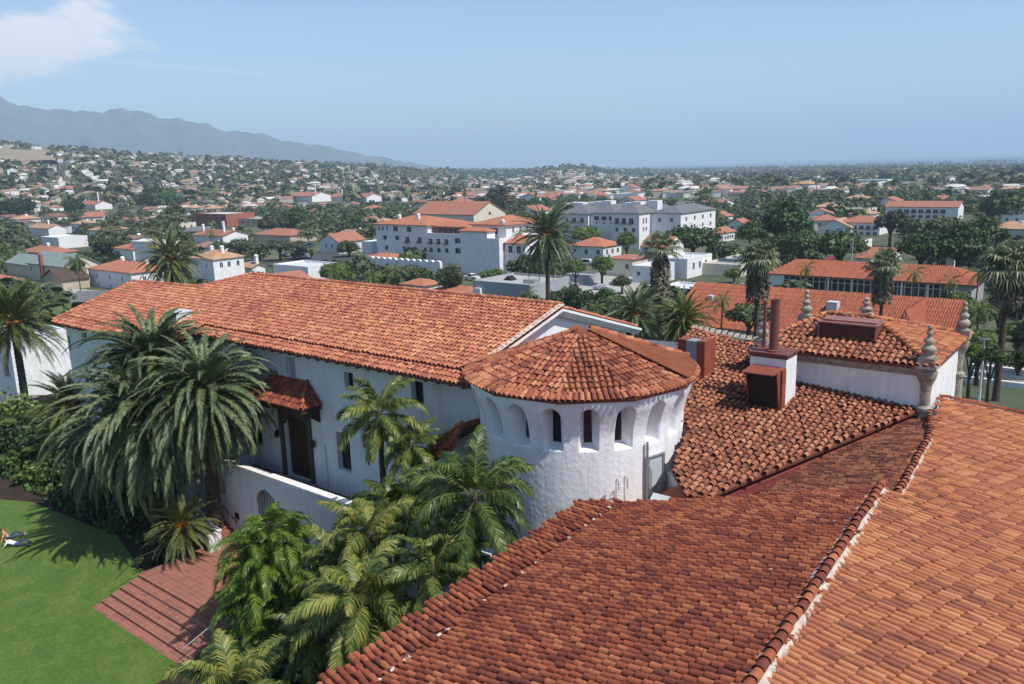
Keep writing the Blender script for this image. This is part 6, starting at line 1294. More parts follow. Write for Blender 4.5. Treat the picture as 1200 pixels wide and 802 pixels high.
tpix(1128, 1180, 255, 318, 'leaf_ficus', 0, 'rightmost tall ficus behind the skirted palm crown', FI, name='ficus_tree')
tpix(1082, 1130, 250, 290, 'leaf_oak', 1, 'grey green tree rising behind the dark ficus pair', None)
tpix(1022, 1062, 243, 290, 'leaf_euc', 0, 'grey tree between the two storey balcony house and the dark ficus', None)
tpix(554, 602, 214, 256, 'leaf_euc', 2, 'tall eucalyptus behind the gable of the four storey building', None, name='eucalyptus_tree')
tpix(664, 706, 262, 292, 'leaf_bright', 1, 'round light green tree in front of the apartment block, left one', None)
tpix(719, 749, 270, 305, 'leaf_bright', 0, 'small round green tree in front of the apartment block, right one', None)
tpix(782, 842, 262, 306, 'leaf_ficus', 1, 'dark tree right of the cream apartment block', None, name='ficus_tree')
tpix(848, 872, 312, 332, 'leaf_bright', 0, 'round clipped bush at the grey walled yard', None)
tpix(512, 546, 308, 352, 'leaf_oak', 2, 'conical dark green tree left of the white pickup truck', None)
tpix(562, 594, 312, 332, 'leaf_bright', 1, 'bright green hedge bush right of the white pickup truck', None)
tpix(592, 640, 292, 345, 'leaf_oak', 0, 'loose leafy tree left of the tall date palm trunk', None)
tpix(660, 690, 302, 338, 'leaf_bright', 0, 'small yard tree right of the tall date palm', None); tpix(690, 722, 298, 336, 'leaf_bright', 0, 'small yard tree beside the cream house', None)
tpix(716, 742, 322, 346, 'leaf_oak', 1, 'low olive bush before the small cream house', None)
for i, (a, b_) in enumerate(((246, 272), (268, 296), (292, 318), (314, 344), (340, 362))): tpix(a, b_, 281-i % 2*2, 306, 'leaf_olive', 1, ['leftmost', 'second from left', 'middle', 'second from right', 'rightmost'][i]+' olive tree in the row above the parking lot', 'row of olive trees above the parking lot', name='olive_tree')
tpix(300, 338, 250, 275, 'leaf_euc', 1, 'pale grey leafless looking tree by the concrete low building', None); tpix(330, 368, 244, 272, 'leaf_ficus', 0, 'dark round tree right of the grey bare one', None)
tpix(0, 44, 228, 256, 'leaf_dark', 1, 'large dark tree mass below the hill at far left', None); tpix(76, 100, 232, 248, 'leaf_dark', 0, 'round dark tree left of the white tower house', None)
tpix(160, 215, 225, 240, 'leaf_ficus', 1, 'broad dark tree on the lower hillside', None)
tpix(108, 160, 268, 302, 'leaf_oak', 1, 'wide green tree behind the blank white house', None); tpix(84, 150, 288, 318, 'leaf_dark', 1, 'dark tree mass behind the red hipped white house', None); tpix(84, 104, 302, 336, 'leaf_dark', 0, 'dark slim tree left of the red hipped white house', None)
tpix(395, 425, 278, 302, 'leaf_oak', 0, 'green tree beside the pale blue gabled house', None); tpix(1150, 1215, 222, 262, 'leaf_ficus', 1, 'broad green tree above the grey roofed pale house', None)
tpix(640, 668, 338, 372, 'leaf_oak', 0, 'green bush left of the palm trunks behind the gable', None); tpix(600, 645, 345, 378, 'leaf_ficus', 1, 'dark shrubs at the end of the plain grey building', None)
tpix(690, 735, 336, 385, 'leaf_ficus', 0, 'dark leafy tree behind the wing gable', None); tpix(652, 700, 330, 386, 'leaf_oak', 0, 'green tree just right of the date palm foot', None)
tpix(1105, 1160, 352, 402, 'leaf_ficus', 1, 'dark shrubbery behind the penthouse finial', None); tpix(1120, 1168, 385, 452, 'leaf_bright', 0, 'green garden tree right of the penthouse wall', None); tpix(1168, 1215, 372, 420, 'leaf_bright', 1, 'bright bush at the right edge beside the dark palm trunk', None)
tpix(850, 905, 352, 402, 'leaf_oak', 1, 'greyish shrub between the hall roof and penthouse', None); tpix(815, 848, 392, 420, 'leaf_bright', 0, 'bright green bush behind the red cabinet', None)
tpix(372, 420, 304, 334, 'leaf_bright', 1, 'green hedge shrub behind the long wing roof', None); tpix(460, 500, 308, 336, 'leaf_oak', 1, 'green shrub behind the left pavilion', None)

for (u0, u1, vt, vb, mk, lb) in ((1118, 1150, 400, 470, 'leaf_bright', 'bright leafy shrub hugging the penthouse side wall'), (1140, 1172, 405, 478, 'leaf_ficus', 'dark green tree behind the grey lamp post'), (1172, 1205, 330, 392, 'leaf_ficus', 'green tree behind the big skirted palm at right'), (1098, 1140, 340, 392, 'leaf_bright', 'light green tree behind the rear finial'), (1150, 1185, 345, 400, 'leaf_oak', 'mid green tree left of the big skirted palm trunk'), (1062, 1100, 350, 385, 'leaf_ficus', 'dark bush at the end of the hall roof'), (1170, 1212, 405, 452, 'leaf_oak', 'shrub beside the pale terraces at the right edge')):
    tpix(u0, u1, vt, vb, mk, 0, lb)
tr_ = gpix(1190, 455); t_ = thing('garden_terraces', tuple(tr_), 'pale garden terraces with wooden benches at the right edge', 'terrace')
for k in range(5): MB().box(-5, 9, k*2.2, k*2.2+.5, -1.5, .6+.25*k).obj('low_wall', M['stucco'], t_); MB().box(-4, 8, k*2.2+.9, k*2.2+1.4, -.5, .55+.25*k).obj('bench', M['tan'], t_)
def ppix(u, v, vb, key, label, group=None, rpx=30, Rref=4., tr=(.3, .22), name='palm_tree', lean=(0, 0), D0=None, ub=None):
    """heart at (u, v); foot on the ground at row vb"""
    p = gpix(u if ub is None else ub, vb); z = zat(p[0], p[1], v); D = (p-CAM)@FW; sc_ = rpx/F*D/Rref
    LM.append((u-rpx, u+rpx, v-rpx, v+rpx, dist(p)-1)); 
    q_ = aty(u, v, p[1]); ln = (q_[0]-p[0], 0) if ub is not None else (0, 0)
    return palm(name, (p[0], p[1], p[2]), key, label, group, z-p[2], (tr[0], tr[1]), ln, sc_, rz=0)
ppix(207, 300, 372, 'dateF', 'date palm with orange fruit rising behind the left end of the wing roof', None, 40, 5., (.45, .4), 'date_palm')
ppix(643, 272, 382, 'dateD', 'tall dark date palm standing before the apartment block', None, 44, 5.2, (.5, .42), 'date_palm')
ppix(800, 372, 432, 'dateF', 'date palm crown just behind the turret roof, right of the dark trunk', None, 42, 5., (.45, .4), 'date_palm')
ppix(745, 366, 428, 'dateD', 'date palm behind the turret roof, left of the dark trunk', None, 46, 5.2, (.45, .4), 'date_palm')
GW = 'fan palms with hanging skirts of dead fronds'
ppix(773, 292, 420, 'fanB', 'fan palm with a long grey skirt above the turret roof', GW, 26, 2.0, (.32, .24), 'fan_palm')
ppix(885, 304, 425, 'fanA', 'fan palm with grey skirt directly behind the red flue pipes', GW, 27, 2.0, (.32, .24), 'fan_palm')
ppix(1030, 312, 405, 'fanA', 'fan palm with pale skirt in front of the long school windows', GW, 24, 2.0, (.32, .24), 'fan_palm')
ppix(1184, 312, 470, 'fanC', 'big fan palm with dark leaning trunk at the right edge', GW, 36, 2.3, (.34, .26), 'fan_palm', ub=1166)
GS = 'small feather palms around the school'
for (u, v, vb, r_, lb) in ((942, 312, 372, 15, 'slender palm with hanging fronds in front of the school roof, left'), (1068, 318, 366, 16, 'thin palm crown before the middle of the school roof'), (1110, 328, 372, 16, 'small palm before the right end of the school windows'), (1142, 318, 372, 18, 'small palm at the right end of the school roof'), (928, 298, 322, 8, 'tiny palm in front of the ficus trunks')):
    ppix(u, v, vb, 'queenB', lb, GS, r_, 2.2, (.16, .12))
for (u, v, vb, r_, lb) in ((136, 268, 318, 17, 'slim fan palm rising left of the blank white house'), (184, 268, 312, 15, 'thin fan palm just left of the fruited date palm'), (213, 252, 315, 18, 'tallest of the fan palms above the fruited date palm'), (364, 270, 305, 16, 'lone fan palm standing on the parking lot edge'), (198, 258, 310, 12, 'short fan palm between two taller ones at left'), (827, 228, 262, 11, 'small fan palm beyond the salmon roofed house'), (1020, 220, 262, 10, 'dark fan palm above the tan gabled house'), (898, 210, 250, 9, 'fan palm above the tallest ficus'), (838, 245, 275, 9, 'short fan palm left of the salmon roofed house')):
    ppix(u, v, vb, 'fanS', lb, 'slim fan palms standing in the town', r_, 1.8, (.22, .16), 'fan_palm')
for (u, v, vb, r_, lb) in ((464, 316, 350, 16, 'feather palm behind the wing ridge, left of the pavilion'), (438, 322, 348, 14, 'small feather palm left of the pavilion palm'), (393, 318, 345, 18, 'feather palm by the parking lot corner'), (96, 306, 352, 18, 'feather palm right of the brown shingled cottage'), (250, 272, 300, 10, 'small feather palm beside the church like house'), (620, 345, 385, 16, 'green feather palm beside the tall date palm foot'), (845, 352, 402, 18, 'feather palm before the hall roof'), (1140, 362, 440, 24, 'feather palm drooping beside the rear finial'), (1100, 366, 402, 18, 'feather palm behind the near finial'), (1150, 398, 455, 22, 'lower feather palm right of the penthouse'), (722, 352, 390, 18, 'broad feather palm behind the wing gable'), (700, 360, 392, 15, 'short feather palm beside the broad one behind the gable')):
    ppix(u, v, vb, 'queenA', lb, 'feather palms just outside the courthouse', r_, 2.5, (.16, .12))
# flag pole
p = gpix(997, 330); fp_ = thing('flag_pole', tuple(p), 'white flag pole with hanging dark flag before the flat topped ficus', 'flag pole'); hz_ = zat(p[0], p[1], 279)-p[2]
MB().lathe([(.12, 0), (.07, hz_), (.14, hz_+.05), (.02, hz_+.25)], (0, 0), 8).obj('pole', M['metal_paint'], fp_)
V = []
for i in range(8):
    for j in range(5): V.append((-.1-.16*j-.03*i, .12*math.sin(j*1.7+i*.4), hz_-.3-i*.42-j*.16))
fm, t, b = newmat('flag_cloth'); w_ = t.nodes.new('ShaderNodeTexWave'); g = t.nodes.new('ShaderNodeNewGeometry'); t.links.new(g.outputs['Position'], w_.inputs[0]); w_.inputs['Scale'].default_value = .9; r = t.nodes.new('ShaderNodeValToRGB'); r.color_ramp.interpolation = 'CONSTANT'; r.color_ramp.elements[0].color = (.03, .04, .12, 1); r.color_ramp.elements[1].color = (.5, .45, .44, 1); r.color_ramp.elements[1].position = .6; t.links.new(w_.outputs[0], r.inputs[0]); t.links.new(r.outputs[0], b.inputs['Base Color'])
MB().add(V, [(i*5+j, i*5+j+1, i*5+j+6, i*5+j+5) for i in range(7) for j in range(4)]).obj('flag', fm, fp_, True)
# lamp posts and poles
for (u, vt, vb, lb) in ((1045, 290, 322, 'thin grey utility pole left of the dark ficus pair'), (1035, 285, 322, 'thin grey utility pole behind the red roofed annex'), (1147, 398, 470, 'pale grey lamp post in the planting right of the penthouse')):
    p = gpix(u, vb); t_ = thing('pole', tuple(p), lb, 'pole'); h_ = zat(p[0], p[1], vt)-p[2]; MB().lathe([(.14, -.3), (.08, h_)], (0, 0), 7).obj('shaft', M['metal_paint'], t_); MB().box(-.5, .5, -.06, .06, h_, h_+.1).obj('crossarm', M['metal_paint'], t_)
# cars
def car(loc, rz, label, col, kind='car', s=1.):
    t_ = thing('parked_car', loc, label, kind, 'cars parked behind the wing', rz=rz)
    L2, w2 = 2.3*s, .88
    if kind == 'pickup truck': side = [(-2.7, .35), (-2.7, 1.0), (-.9, 1.05), (-.85, 1.0), (-.7, 1.78), (.5, 1.8), (1.15, 1.1), (2.5, .98), (2.65, .7), (2.6, .35)]
    elif kind == 'van': side = [(-2.5, .35), (-2.5, 1.2), (-2.35, 1.95), (.9, 1.98), (1.7, 1.15), (2.4, 1.0), (2.5, .6), (2.45, .35)]
    else: side = [(-2.2, .35), (-2.25, .9), (-1.6, 1.0), (-1.0, 1.42), (.4, 1.42), (1.1, .98), (2.0, .85), (2.2, .6), (2.15, .35)]
    m_ = mat('car_paint_'+label[:12].replace(' ', '_'), col, None, rough=.3, spec=.5)
    mb = MB(); n = len(side); V = [(x, y*(1 if z < 1.1 else .86), z) for y in (-w2, -.8*w2, .8*w2, w2) for x, z in side]
    V = [(x, (-w2 if k // n == 0 else w2 if k // n == 3 else (-.8 if k//n == 1 else .8)*w2)*(1 if z < 1.1 else .86), z+(.03 if 0 < k//n < 3 and z > .9 else 0)) for k, (x, y, z) in enumerate(V)]
    fs = [tuple(range(n)), tuple(range(4*n-1, 3*n-1, -1))]+[(a*n+(i+1) % n, a*n+i, (a+1)*n+i, (a+1)*n+(i+1) % n) for a in range(3) for i in range(n)]
    mb.add(V, fs); mb.obj('body', m_, t_)
    tz = [z for x, z in side]; top = max(tz); xs_ = [x for x, z in side if z > top-.06]; xa, xb = min(xs_), max(xs_)
    g_ = MB()
    for y in (-1, 1):
        yy = y*(w2*.93+.012); g_.prism([(xa+.05, yy, 1.12), (xb+.35, yy, 1.12), (xb-.02, yy*.93, top-.12), (xa+.12, yy*.93, top-.12)], (0, y*.01, 0))
    g_.prism([(xb+.08, -.68, top-.1), (xb+.08, .68, top-.1), (xb+.62, .74, 1.14), (xb+.62, -.74, 1.14)], (.02, 0, .02)); g_.prism([(xa-.03, -.68, top-.12), (xa-.03, .68, top-.12), (xa-.16, .72, 1.15), (xa-.16, -.72, 1.15)], (-.03, 0, .0))
    g_.obj('glass', M['glass'], t_)
    for x in (-1.45*s, 1.45*s):
        for y in (-.8, .8):
            w_ = MB(); th_ = np.linspace(0, 2*PI, 14, endpoint=False); w_.prism([(x+.33*math.cos(a), y-.1, .33+.33*math.sin(a)) for a in th_], (0, .2, 0)); wo_ = w_.obj('wheel', M['dark'], t_)
            w_ = MB(); w_.prism([(x+.18*math.cos(a), y-.115, .33+.18*math.sin(a)) for a in th_], (0, .23, 0)); w_.obj('rim', M['galv'], wo_)
    return t_
for (u, v, rz, lb, col, kd) in ((553, 329, 3.1, 'white pickup truck in front of the tall white wall', (.75, .75, .75), 'pickup truck'), (357, 303.5, .15, 'white van parked on the lot beside the lone fan palm', (.72, .73, .75), 'van'), (723, 336, 3.0, 'white car beside the low cream house', (.72, .72, .72), 'car'), (663, 338, .1, 'dark car at the low garage', (.03, .035, .05), 'car'), (705, 341, .3, 'silver car in the yard behind the wing gable', (.45, .46, .48), 'car'), (333, 303, .1, 'dark green car in the shade of the olive trees', (.02, .03, .025), 'car'), (28, 365, .8, 'dark car on the street at far left', (.03, .03, .035), 'car')):
    p = gpix(u, v); car((p[0], p[1], p[2]+.34), rz, lb, col, kd)
# two bicycles worth of clutter are too small; two people on the lawn

# ================================================================== the rest of the town
def pos(a, r): a = math.radians(a); return (r*(math.cos(a)*fw0[0]+math.sin(a)*rt0[0]), r*(math.cos(a)*fw0[1]+math.sin(a)*rt0[1]))
LMA = np.array(LM, float); FTA = np.array(FOOT, float)
def blocked(x, y, R_, h, occ=True):
    if np.any((x > FTA[:, 0]-R_) & (x < FTA[:, 1]+R_) & (y > FTA[:, 2]-R_) & (y < FTA[:, 3]+R_)): return True
    if not occ: return False
    z = gz(x, y); u, v, D = proj((x, y, z)); vt = proj((x, y, z+h))[1]; ru = R_/D*F; d = math.hypot(x, y)
    return bool(np.any((u+ru*.8 > LMA[:, 0]) & (u-ru*.8 < LMA[:, 1]) & (vt < LMA[:, 3]-1) & (v > LMA[:, 2]) & (d < LMA[:, 4])))
R5 = np.random.default_rng(77)
PL = []
def free(x, y, R_, k=.75):
    for (a, b_, c) in PL:
        if (a-x)**2+(b_-y)**2 < ((c+R_)*k)**2: return False
    return True
MARK = [(490, 285, 'the four storey building'), (705, 265, 'the grey roofed block'), (1020, 330, 'the school'), (920, 270, 'the tall ficus'), (1110, 285, 'the wide dark ficus'), (977, 270, 'the tan gabled house'), (1080, 245, 'the long salmon building'), (860, 278, 'the salmon roofed house'), (250, 258, 'the brick modern building'), (352, 233, 'the mission church'), (45, 318, 'the green roofed house'), (140, 328, 'the red hipped house'), (250, 315, 'the tan roofed white house'), (170, 295, 'the blank white house'), (400, 305, 'the parking lot'), (773, 300, 'the skirted palm'), (643, 275, 'the tall date palm'), (100, 243, 'the white tower house'), (578, 232, 'the eucalyptus'), (1190, 255, 'the right edge house'), (732, 231, 'the grey warehouse'), (1020, 213, 'the long white low building'), (60, 285, 'the two box house'), (407, 234, 'the second church group'), (830, 318, 'the walled yard'), (205, 290, 'the fruited date palm')]
DONE = {}
def where(x, y, h=4):
    z = gz(x, y); u, v, D = proj((x, y, z+h)); c = sorted(MARK, key=lambda m: math.hypot(m[0]-u, (m[1]-v)*1.8))[0]; du, dv = c[0]-u, c[1]-v
    rel = ('left of' if du > 0 else 'right of') if abs(du) > abs(dv)*1.3 else ('above' if dv > 0 else 'below')
    if abs(du) > 18 and abs(dv) > 8: rel = ('upper ' if dv > 0 else 'lower ')+('left of' if du > 0 else 'right of')
    dd = math.hypot(du, dv); return ('just ' if dd < 28 else 'well ' if dd > 70 else '')+rel+' '+c[2]
def uniq(base, x, y, h=4):
    w = base+', '+where(x, y, h); k = DONE.get(w, 0); DONE[w] = k+1
    return w if k == 0 else w+[', another', ', third', ', fourth', ', fifth'][min(k-1, 3)]
# houses: eight kinds, each with walls, roof, windows and a chimney; copies share the meshes
kinds = [('offwhite', 'roof_salmon', 'hip'), ('stucco', 'roof_dusty', 'gable_x'), ('stucco', 'white_roof', 'flat'), ('cream', 'roof_brown', 'gable_y'), ('offwhite', 'roof_tan', 'hip'), ('tan', 'grey_roof', 'gable_x'), ('stucco', 'roof_salmon', 'gable_y'), ('cream', 'white_roof', 'flat')]
klab = ['salmon hipped house', 'dusty pink roofed house', 'white flat roofed house', 'brown gabled cream house', 'tan hipped white house', 'grey roofed tan house', 'white house with front gable', 'cream flat roofed house']
sw = lambda s, r: ('large ' if s > 1.12 else 'small ' if s < .92 else '')+('distant ' if r > 600 else '')
protos = []
for (wm_, rm_, rf) in kinds:
    t_ = thing('town_house', (0, 0, 0), 'x', 'house'); 
    w_, d_, h_ = random.uniform(11, 17), random.uniform(9, 13), random.uniform(3.4, 6.4)
    vol(t_, (-w_/2, w_/2, -d_/2, d_/2, -3, h_), rf, random.uniform(1.6, 2.6), wm_, rm_, [(h_*.4 if h_ > 5 else 1.7, ls(.18, .82, 3), 1.2, 1.3)], [(h_*.4 if h_ > 5 else 1.7, (.3, .7), 1.1, 1.3)], ov=.5, chim=((.7, .5, 2.0),) if len(protos) in (1, 4) else (), frame=False); protos.append((t_, max(w_, d_)/2, h_))
def copy_thing(src, loc, rz, label, group, s=1.):
    c = src.copy(); COL.objects.link(c); c.location = loc; c.rotation_euler = (0, 0, rz); c.scale = (s, s, s); c['label'] = label; c['group'] = group
    for ch in src.children:
        d = ch.copy(); COL.objects.link(d); d.parent = c
    return c
cnt = 0; used = [False]*8; tries = 0
while cnt < 215 and tries < 9000:
    tries += 1
    r_ = 150*(1150/150)**(R5.random()**.8); a = R5.uniform(-36, 36)
    x, y = pos(a, r_); k = int(R5.integers(0, 8)); pr, Rk, hk = protos[k]; s = R5.uniform(.8, 1.25)*(1.25 if r_ > 600 and -6 < a < 20 else 1)
    if (r_ < 380 and R5.random() < .35) or not free(x, y, Rk*s, .95) or blocked(x, y, Rk*s, hk*s): continue
    PL.append((x, y, Rk*s)); rz = (0 if R5.random() < .75 else R5.uniform(-.6, .6)) if r_ < 600 else R5.uniform(-.9, .9)
    if not used[k]:
        used[k] = True; pr.location = (x, y, gz(x, y)); pr.rotation_euler = (0, 0, rz); pr['label'] = uniq(sw(1, r_)+klab[k], x, y); pr['group'] = 'houses of the town'
    else: copy_thing(pr, (x, y, gz(x, y)), rz, uniq(sw(s, r_)+klab[k], x, y), 'houses of the town', s)
    cnt += 1
print('houses', cnt)
tk = ['leaf_oak', 'leaf_ficus', 'leaf_bright', 'leaf_euc', 'leaf_dark', 'leaf_olive']
tl = ['mid green tree', 'glossy dark tree', 'light green tree', 'grey green tree', 'very dark tree', 'silvery olive tree']
cnt = 0; tries = 0
while cnt < 245 and tries < 12000:
    tries += 1
    r_ = 105*(560/105)**(R5.random()**.75); a = R5.uniform(-37, 37); x, y = pos(a, r_)
    if r_ < 150 and a < 3 and y < 48: continue
    R_ = R5.uniform(3.2, 7.0)*(1 if r_ > 180 else .7); h = R_*R5.uniform(1.3, 1.9)
    if not free(x, y, R_, .55) or blocked(x, y, R_*.8, h): continue
    PL.append((x, y, R_*.8)); k = int(R5.choice(6, p=[.3, .2, .15, .13, .14, .08]))
    tree((x, y, gz(x, y)), R_, h, tk[k], int(R5.integers(0, 3)), uniq(('broad ' if R_ > 5.6 else 'small ' if R_ < 4.2 else '')+tl[k], x, y), 'trees between the town houses', 'town_tree'); cnt += 1
print('trees', cnt)
for i in range(46):
    for _ in range(40):
        r_ = 160*(900/160)**R5.random(); a = R5.uniform(-36, 36); x, y = pos(a, r_)
        if not blocked(x, y, 2, 15) and free(x, y, 2, .5): break
    h = R5.uniform(11, 17); palm('fan_palm', (x, y, gz(x, y)), 'fanS', uniq(('tall ' if h > 15 else 'short ' if h < 12.5 else '')+'slim fan palm', x, y, h), 'slim fan palms over the town', h, (.22, .15), (0, 0), R5.uniform(1.0, 1.5))

# beyond that nobody could count them: far houses, far woods
PA = np.array(PL)
def scatter(n, rmin, rmax, amin, amax, dens=None, pw=1.):
    out = []
    r_ = rmin*(rmax/rmin)**(R5.random(n*3)**pw); a = R5.uniform(amin, amax, n*3)
    keep = R5.random(n*3) < (dens(a, r_) if dens else 1)
    r_, a = r_[keep][:n], a[keep][:n]; ar_ = np.radians(a)
    return r_*(np.cos(ar_)*fw0[0]+np.sin(ar_)*rt0[0]), r_*(np.cos(ar_)*fw0[1]+np.sin(ar_)*rt0[1]), a, r_
def clear(x, y, R_):
    ok = np.ones(len(x), bool)
    for i in range(len(x)): ok[i] = not blocked(x[i], y[i], R_, 7)
    return ok
def dh(a, r): return np.where((a > -4) & (a < 16) & (r < 3000), 1, np.where(a < -4, .7+.3*(vnoise(a*40, r*.6, 60, 2) > .1), .35))*np.where((a > 16) & (r > 1500), .4, 1)
x, y, a, r_ = scatter(7200, 760, 3800, -37, 37, dh, .85)
ok = clear(x, y, 8); x, y, a, r_ = x[ok], y[ok], a[ok], r_[ok]; n = len(x); z = ground(x, y)
ok = z > SEA+2; x, y, a, r_, z = x[ok], y[ok], a[ok], r_[ok], z[ok]; n = len(x)
w_ = R5.uniform(8, 17, n)*np.where((a > -4) & (a < 16), 1.25, .85); d_ = R5.uniform(6, 11, n); h_ = R5.uniform(3.5, 7.5, n); th = R5.uniform(-.9, .9, n); rh = np.where(R5.random(n) < .3, .05, R5.uniform(1.2, 2.4, n))
def placev(L_):  # n,k,3 local -> world
    c, s = np.cos(th)[:, None], np.sin(th)[:, None]
    return np.stack([x[:, None]+L_[..., 0]*c-L_[..., 1]*s, y[:, None]+L_[..., 0]*s+L_[..., 1]*c, z[:, None]+L_[..., 2]], -1).reshape(-1, 3)
cs = np.array([(-1, -1), (1, -1), (1, 1), (-1, 1)])
L_ = np.zeros((n, 8, 3))
for j in range(4):
    for t in range(2): L_[:, j+4*t, 0] = cs[j, 0]*w_/2; L_[:, j+4*t, 1] = cs[j, 1]*d_/2; L_[:, j+4*t, 2] = h_ if t else -4
q = np.array([(0, 1, 5, 4), (1, 2, 6, 5), (2, 3, 7, 6), (3, 0, 4, 7), (4, 5, 6, 7)])
mb = MB().add(placev(L_), (q[None]+np.arange(n)[:, None, None]*8).reshape(-1, 4), 0)
L_ = np.zeros((n, 6, 3)); o_ = 1.08
for j in range(4): L_[:, j, 0] = cs[j, 0]*w_/2*o_; L_[:, j, 1] = cs[j, 1]*d_/2*o_; L_[:, j, 2] = h_+.02
L_[:, 4, 0] = -w_*.42; L_[:, 5, 0] = w_*.42; L_[:, 4, 2] = L_[:, 5, 2] = h_+rh
V = placev(L_); qq = np.array([(0, 1, 5, 4), (2, 3, 4, 5)]); mb.add(V, (qq[None]+np.arange(n)[:, None, None]*6).reshape(-1, 4), 1)
mb2 = np.array([(1, 2, 5), (3, 0, 4)]); mb.L.append(((mb2[None]+np.arange(n)[:, None, None]*6).reshape(-1, 3)+mb.n-len(V)).ravel()); mb.S.append(np.full(2*n, 3)); mb.M.append(np.ones(2*n, int)); mb.G.append(np.zeros(2*n, bool))
def islandmat(name, cols):
    m, t, b = newmat(name); g = t.nodes.new('ShaderNodeNewGeometry'); r = t.nodes.new('ShaderNodeValToRGB'); r.color_ramp.interpolation = 'CONSTANT'; el = r.color_ramp.elements
    el[0].color = (*cols[0], 1); el[1].position = 1/len(cols); el[1].color = (*cols[1], 1)
    for i, c in enumerate(cols[2:]): e = el.new((i+2)/len(cols)); e.color = (*c, 1)
    t.links.new(g.outputs['Random Per Island'], r.inputs[0]); t.links.new(r.outputs[0], b.inputs['Base Color']); b.inputs['Roughness'].default_value = .85; return m
tag(mb.obj('distant_houses', [islandmat('far_walls', [(.72, .70, .66), (.5, .46, .4), (.8, .79, .76), (.42, .36, .3), (.62, .58, .52)]), islandmat('far_roofs', [(.30, .15, .10), (.5, .49, .46), (.22, .2, .18), (.34, .17, .11), (.62, .6, .56), (.2, .17, .14), (.36, .22, .15)])]), kind='stuff')
print('far houses', n)
# far woods: clumps of leaves, thousands of crowns
def woods(name, x, y, Rk, hk, nleaf, m, szf):
    n = len(x); z = ground(x, y); ok = z > SEA+1.5; x, y, Rk, hk, z = x[ok], y[ok], Rk[ok], hk[ok], z[ok]; n = len(x)
    C_ = R5.normal(0, 1, (n, nleaf, 3)); C_ /= np.linalg.norm(C_, axis=2)[..., None]; C_[..., 2] = np.abs(C_[..., 2]); P = C_*(.62+.42*R5.random((n, nleaf)))[..., None]*[1, 1, 1]
    P = P*np.stack([Rk, Rk, hk*.75], -1)[:, None]+np.stack([x, y, z+hk*.25], -1)[:, None]
    nn = C_+R5.normal(0, .4, C_.shape); nn /= np.linalg.norm(nn, axis=2)[..., None]; s = np.cross(nn, R5.normal(0, 1, nn.shape)); s /= np.linalg.norm(s, axis=2)[..., None]; u_ = np.cross(nn, s); sz = (Rk[:, None]*szf*(.6+.8*R5.random((n, nleaf))))[..., None]
    V = np.stack([P-s*sz-u_*sz*.5, P+s*sz*.2-u_*sz, P+s*sz+u_*sz*.3, P-s*sz*.1+u_*sz], 2).reshape(-1, 3)
    tag(MB().add(V, np.arange(len(V)).reshape(-1, 4)).obj(name, m), kind='stuff')
wood = leafmat('far_foliage', [(.035, .05, .022), (.075, .095, .04), (.12, .135, .06), (.19, .18, .10)], 0, .7, pscale=.02)
cc = [(.6, .6, .62), (.03, .03, .04), (.35, .36, .38), (.25, .03, .03), (.05, .08, .18), (.7, .7, .68)]; cn = ['white', 'black', 'silver', 'dark red', 'blue', 'pale']
cp = [car((0, 0, -900), 0, 'p%d' % i, cc[i], 'car' if i % 2 else 'van') for i in range(6)]; cu = [False]*6; cnt = 0
for _ in range(4000):
    if cnt >= 60: break
    r_ = 150*(520/150)**R5.random(); a = R5.uniform(-35, 36); x, y = pos(a, r_); k = int(R5.integers(0, 6))
    if (r_ < 175 and a < 3) or not free(x, y, 2.2, 1.) or blocked(x, y, 2.2, 1.6): continue
    PL.append((x, y, 2.2)); z = gz(x, y)+.03; lb = uniq(cn[k]+(' car' if k % 2 else ' van')+' parked', x, y, 1); cnt += 1; rz = R5.choice([0, 1.57])+R5.normal(0, .05)
    if not cu[k]: cu[k] = True; c_ = cp[k]; c_.location = (x, y, z); c_.rotation_euler = (0, 0, rz)
    else:
        c_ = cp[k].copy(); COL.objects.link(c_); c_.location = (x, y, z); c_.rotation_euler = (0, 0, rz)
        for ch in cp[k].children:
            d = ch.copy(); COL.objects.link(d); d.parent = c_
            for g2 in ch.children: e_ = g2.copy(); COL.objects.link(e_); e_.parent = d
    c_['label'] = lb; c_['group'] = 'cars parked between the town houses'; c_['category'] = 'car' if k % 2 else 'van'
x, y, a, r_ = scatter(9000, 120, 900, -38, 38, lambda a, r: np.where((r < 170) & (a < 4), 0, 1.), .8); R_ = R5.uniform(2.2, 5.6, len(x)); ok = np.array([not blocked(x[i], y[i], R_[i]*.7, R_[i]*1.4) and free(x[i], y[i], R_[i], .55) for i in range(len(x))]); woods('middle_woods', x[ok], y[ok], R_[ok], R_[ok]*R5.uniform(1.0, 1.8, ok.sum()), 130, M['leaf_oak'], .2)
def dt(a, r): return np.where((a > -3) & (a < 15) & (r > 800) & (r < 2200), .45, 1.)*np.where(vnoise(a*50, r*.8, 80, 7) > -.35, 1, .45)
x, y, a, r_ = scatter(10000, 850, 5200, -38, 38, dt, .8); R_ = R5.uniform(4, 8, len(x)); ok = clear(x, y, 2); woods('distant_woods', x[ok], y[ok], R_[ok], R_[ok]*R5.uniform(1.1, 2.0, ok.sum()), 22, wood, .5)
x, y, a, r_ = scatter(3000, 2300, 4600, -14, 10, None, .6); R_ = R5.uniform(7, 13, len(x)); woods('ridge_woods', x, y, R_, R_*R5.uniform(1.2, 2.2, len(x)), 20, wood, .5)
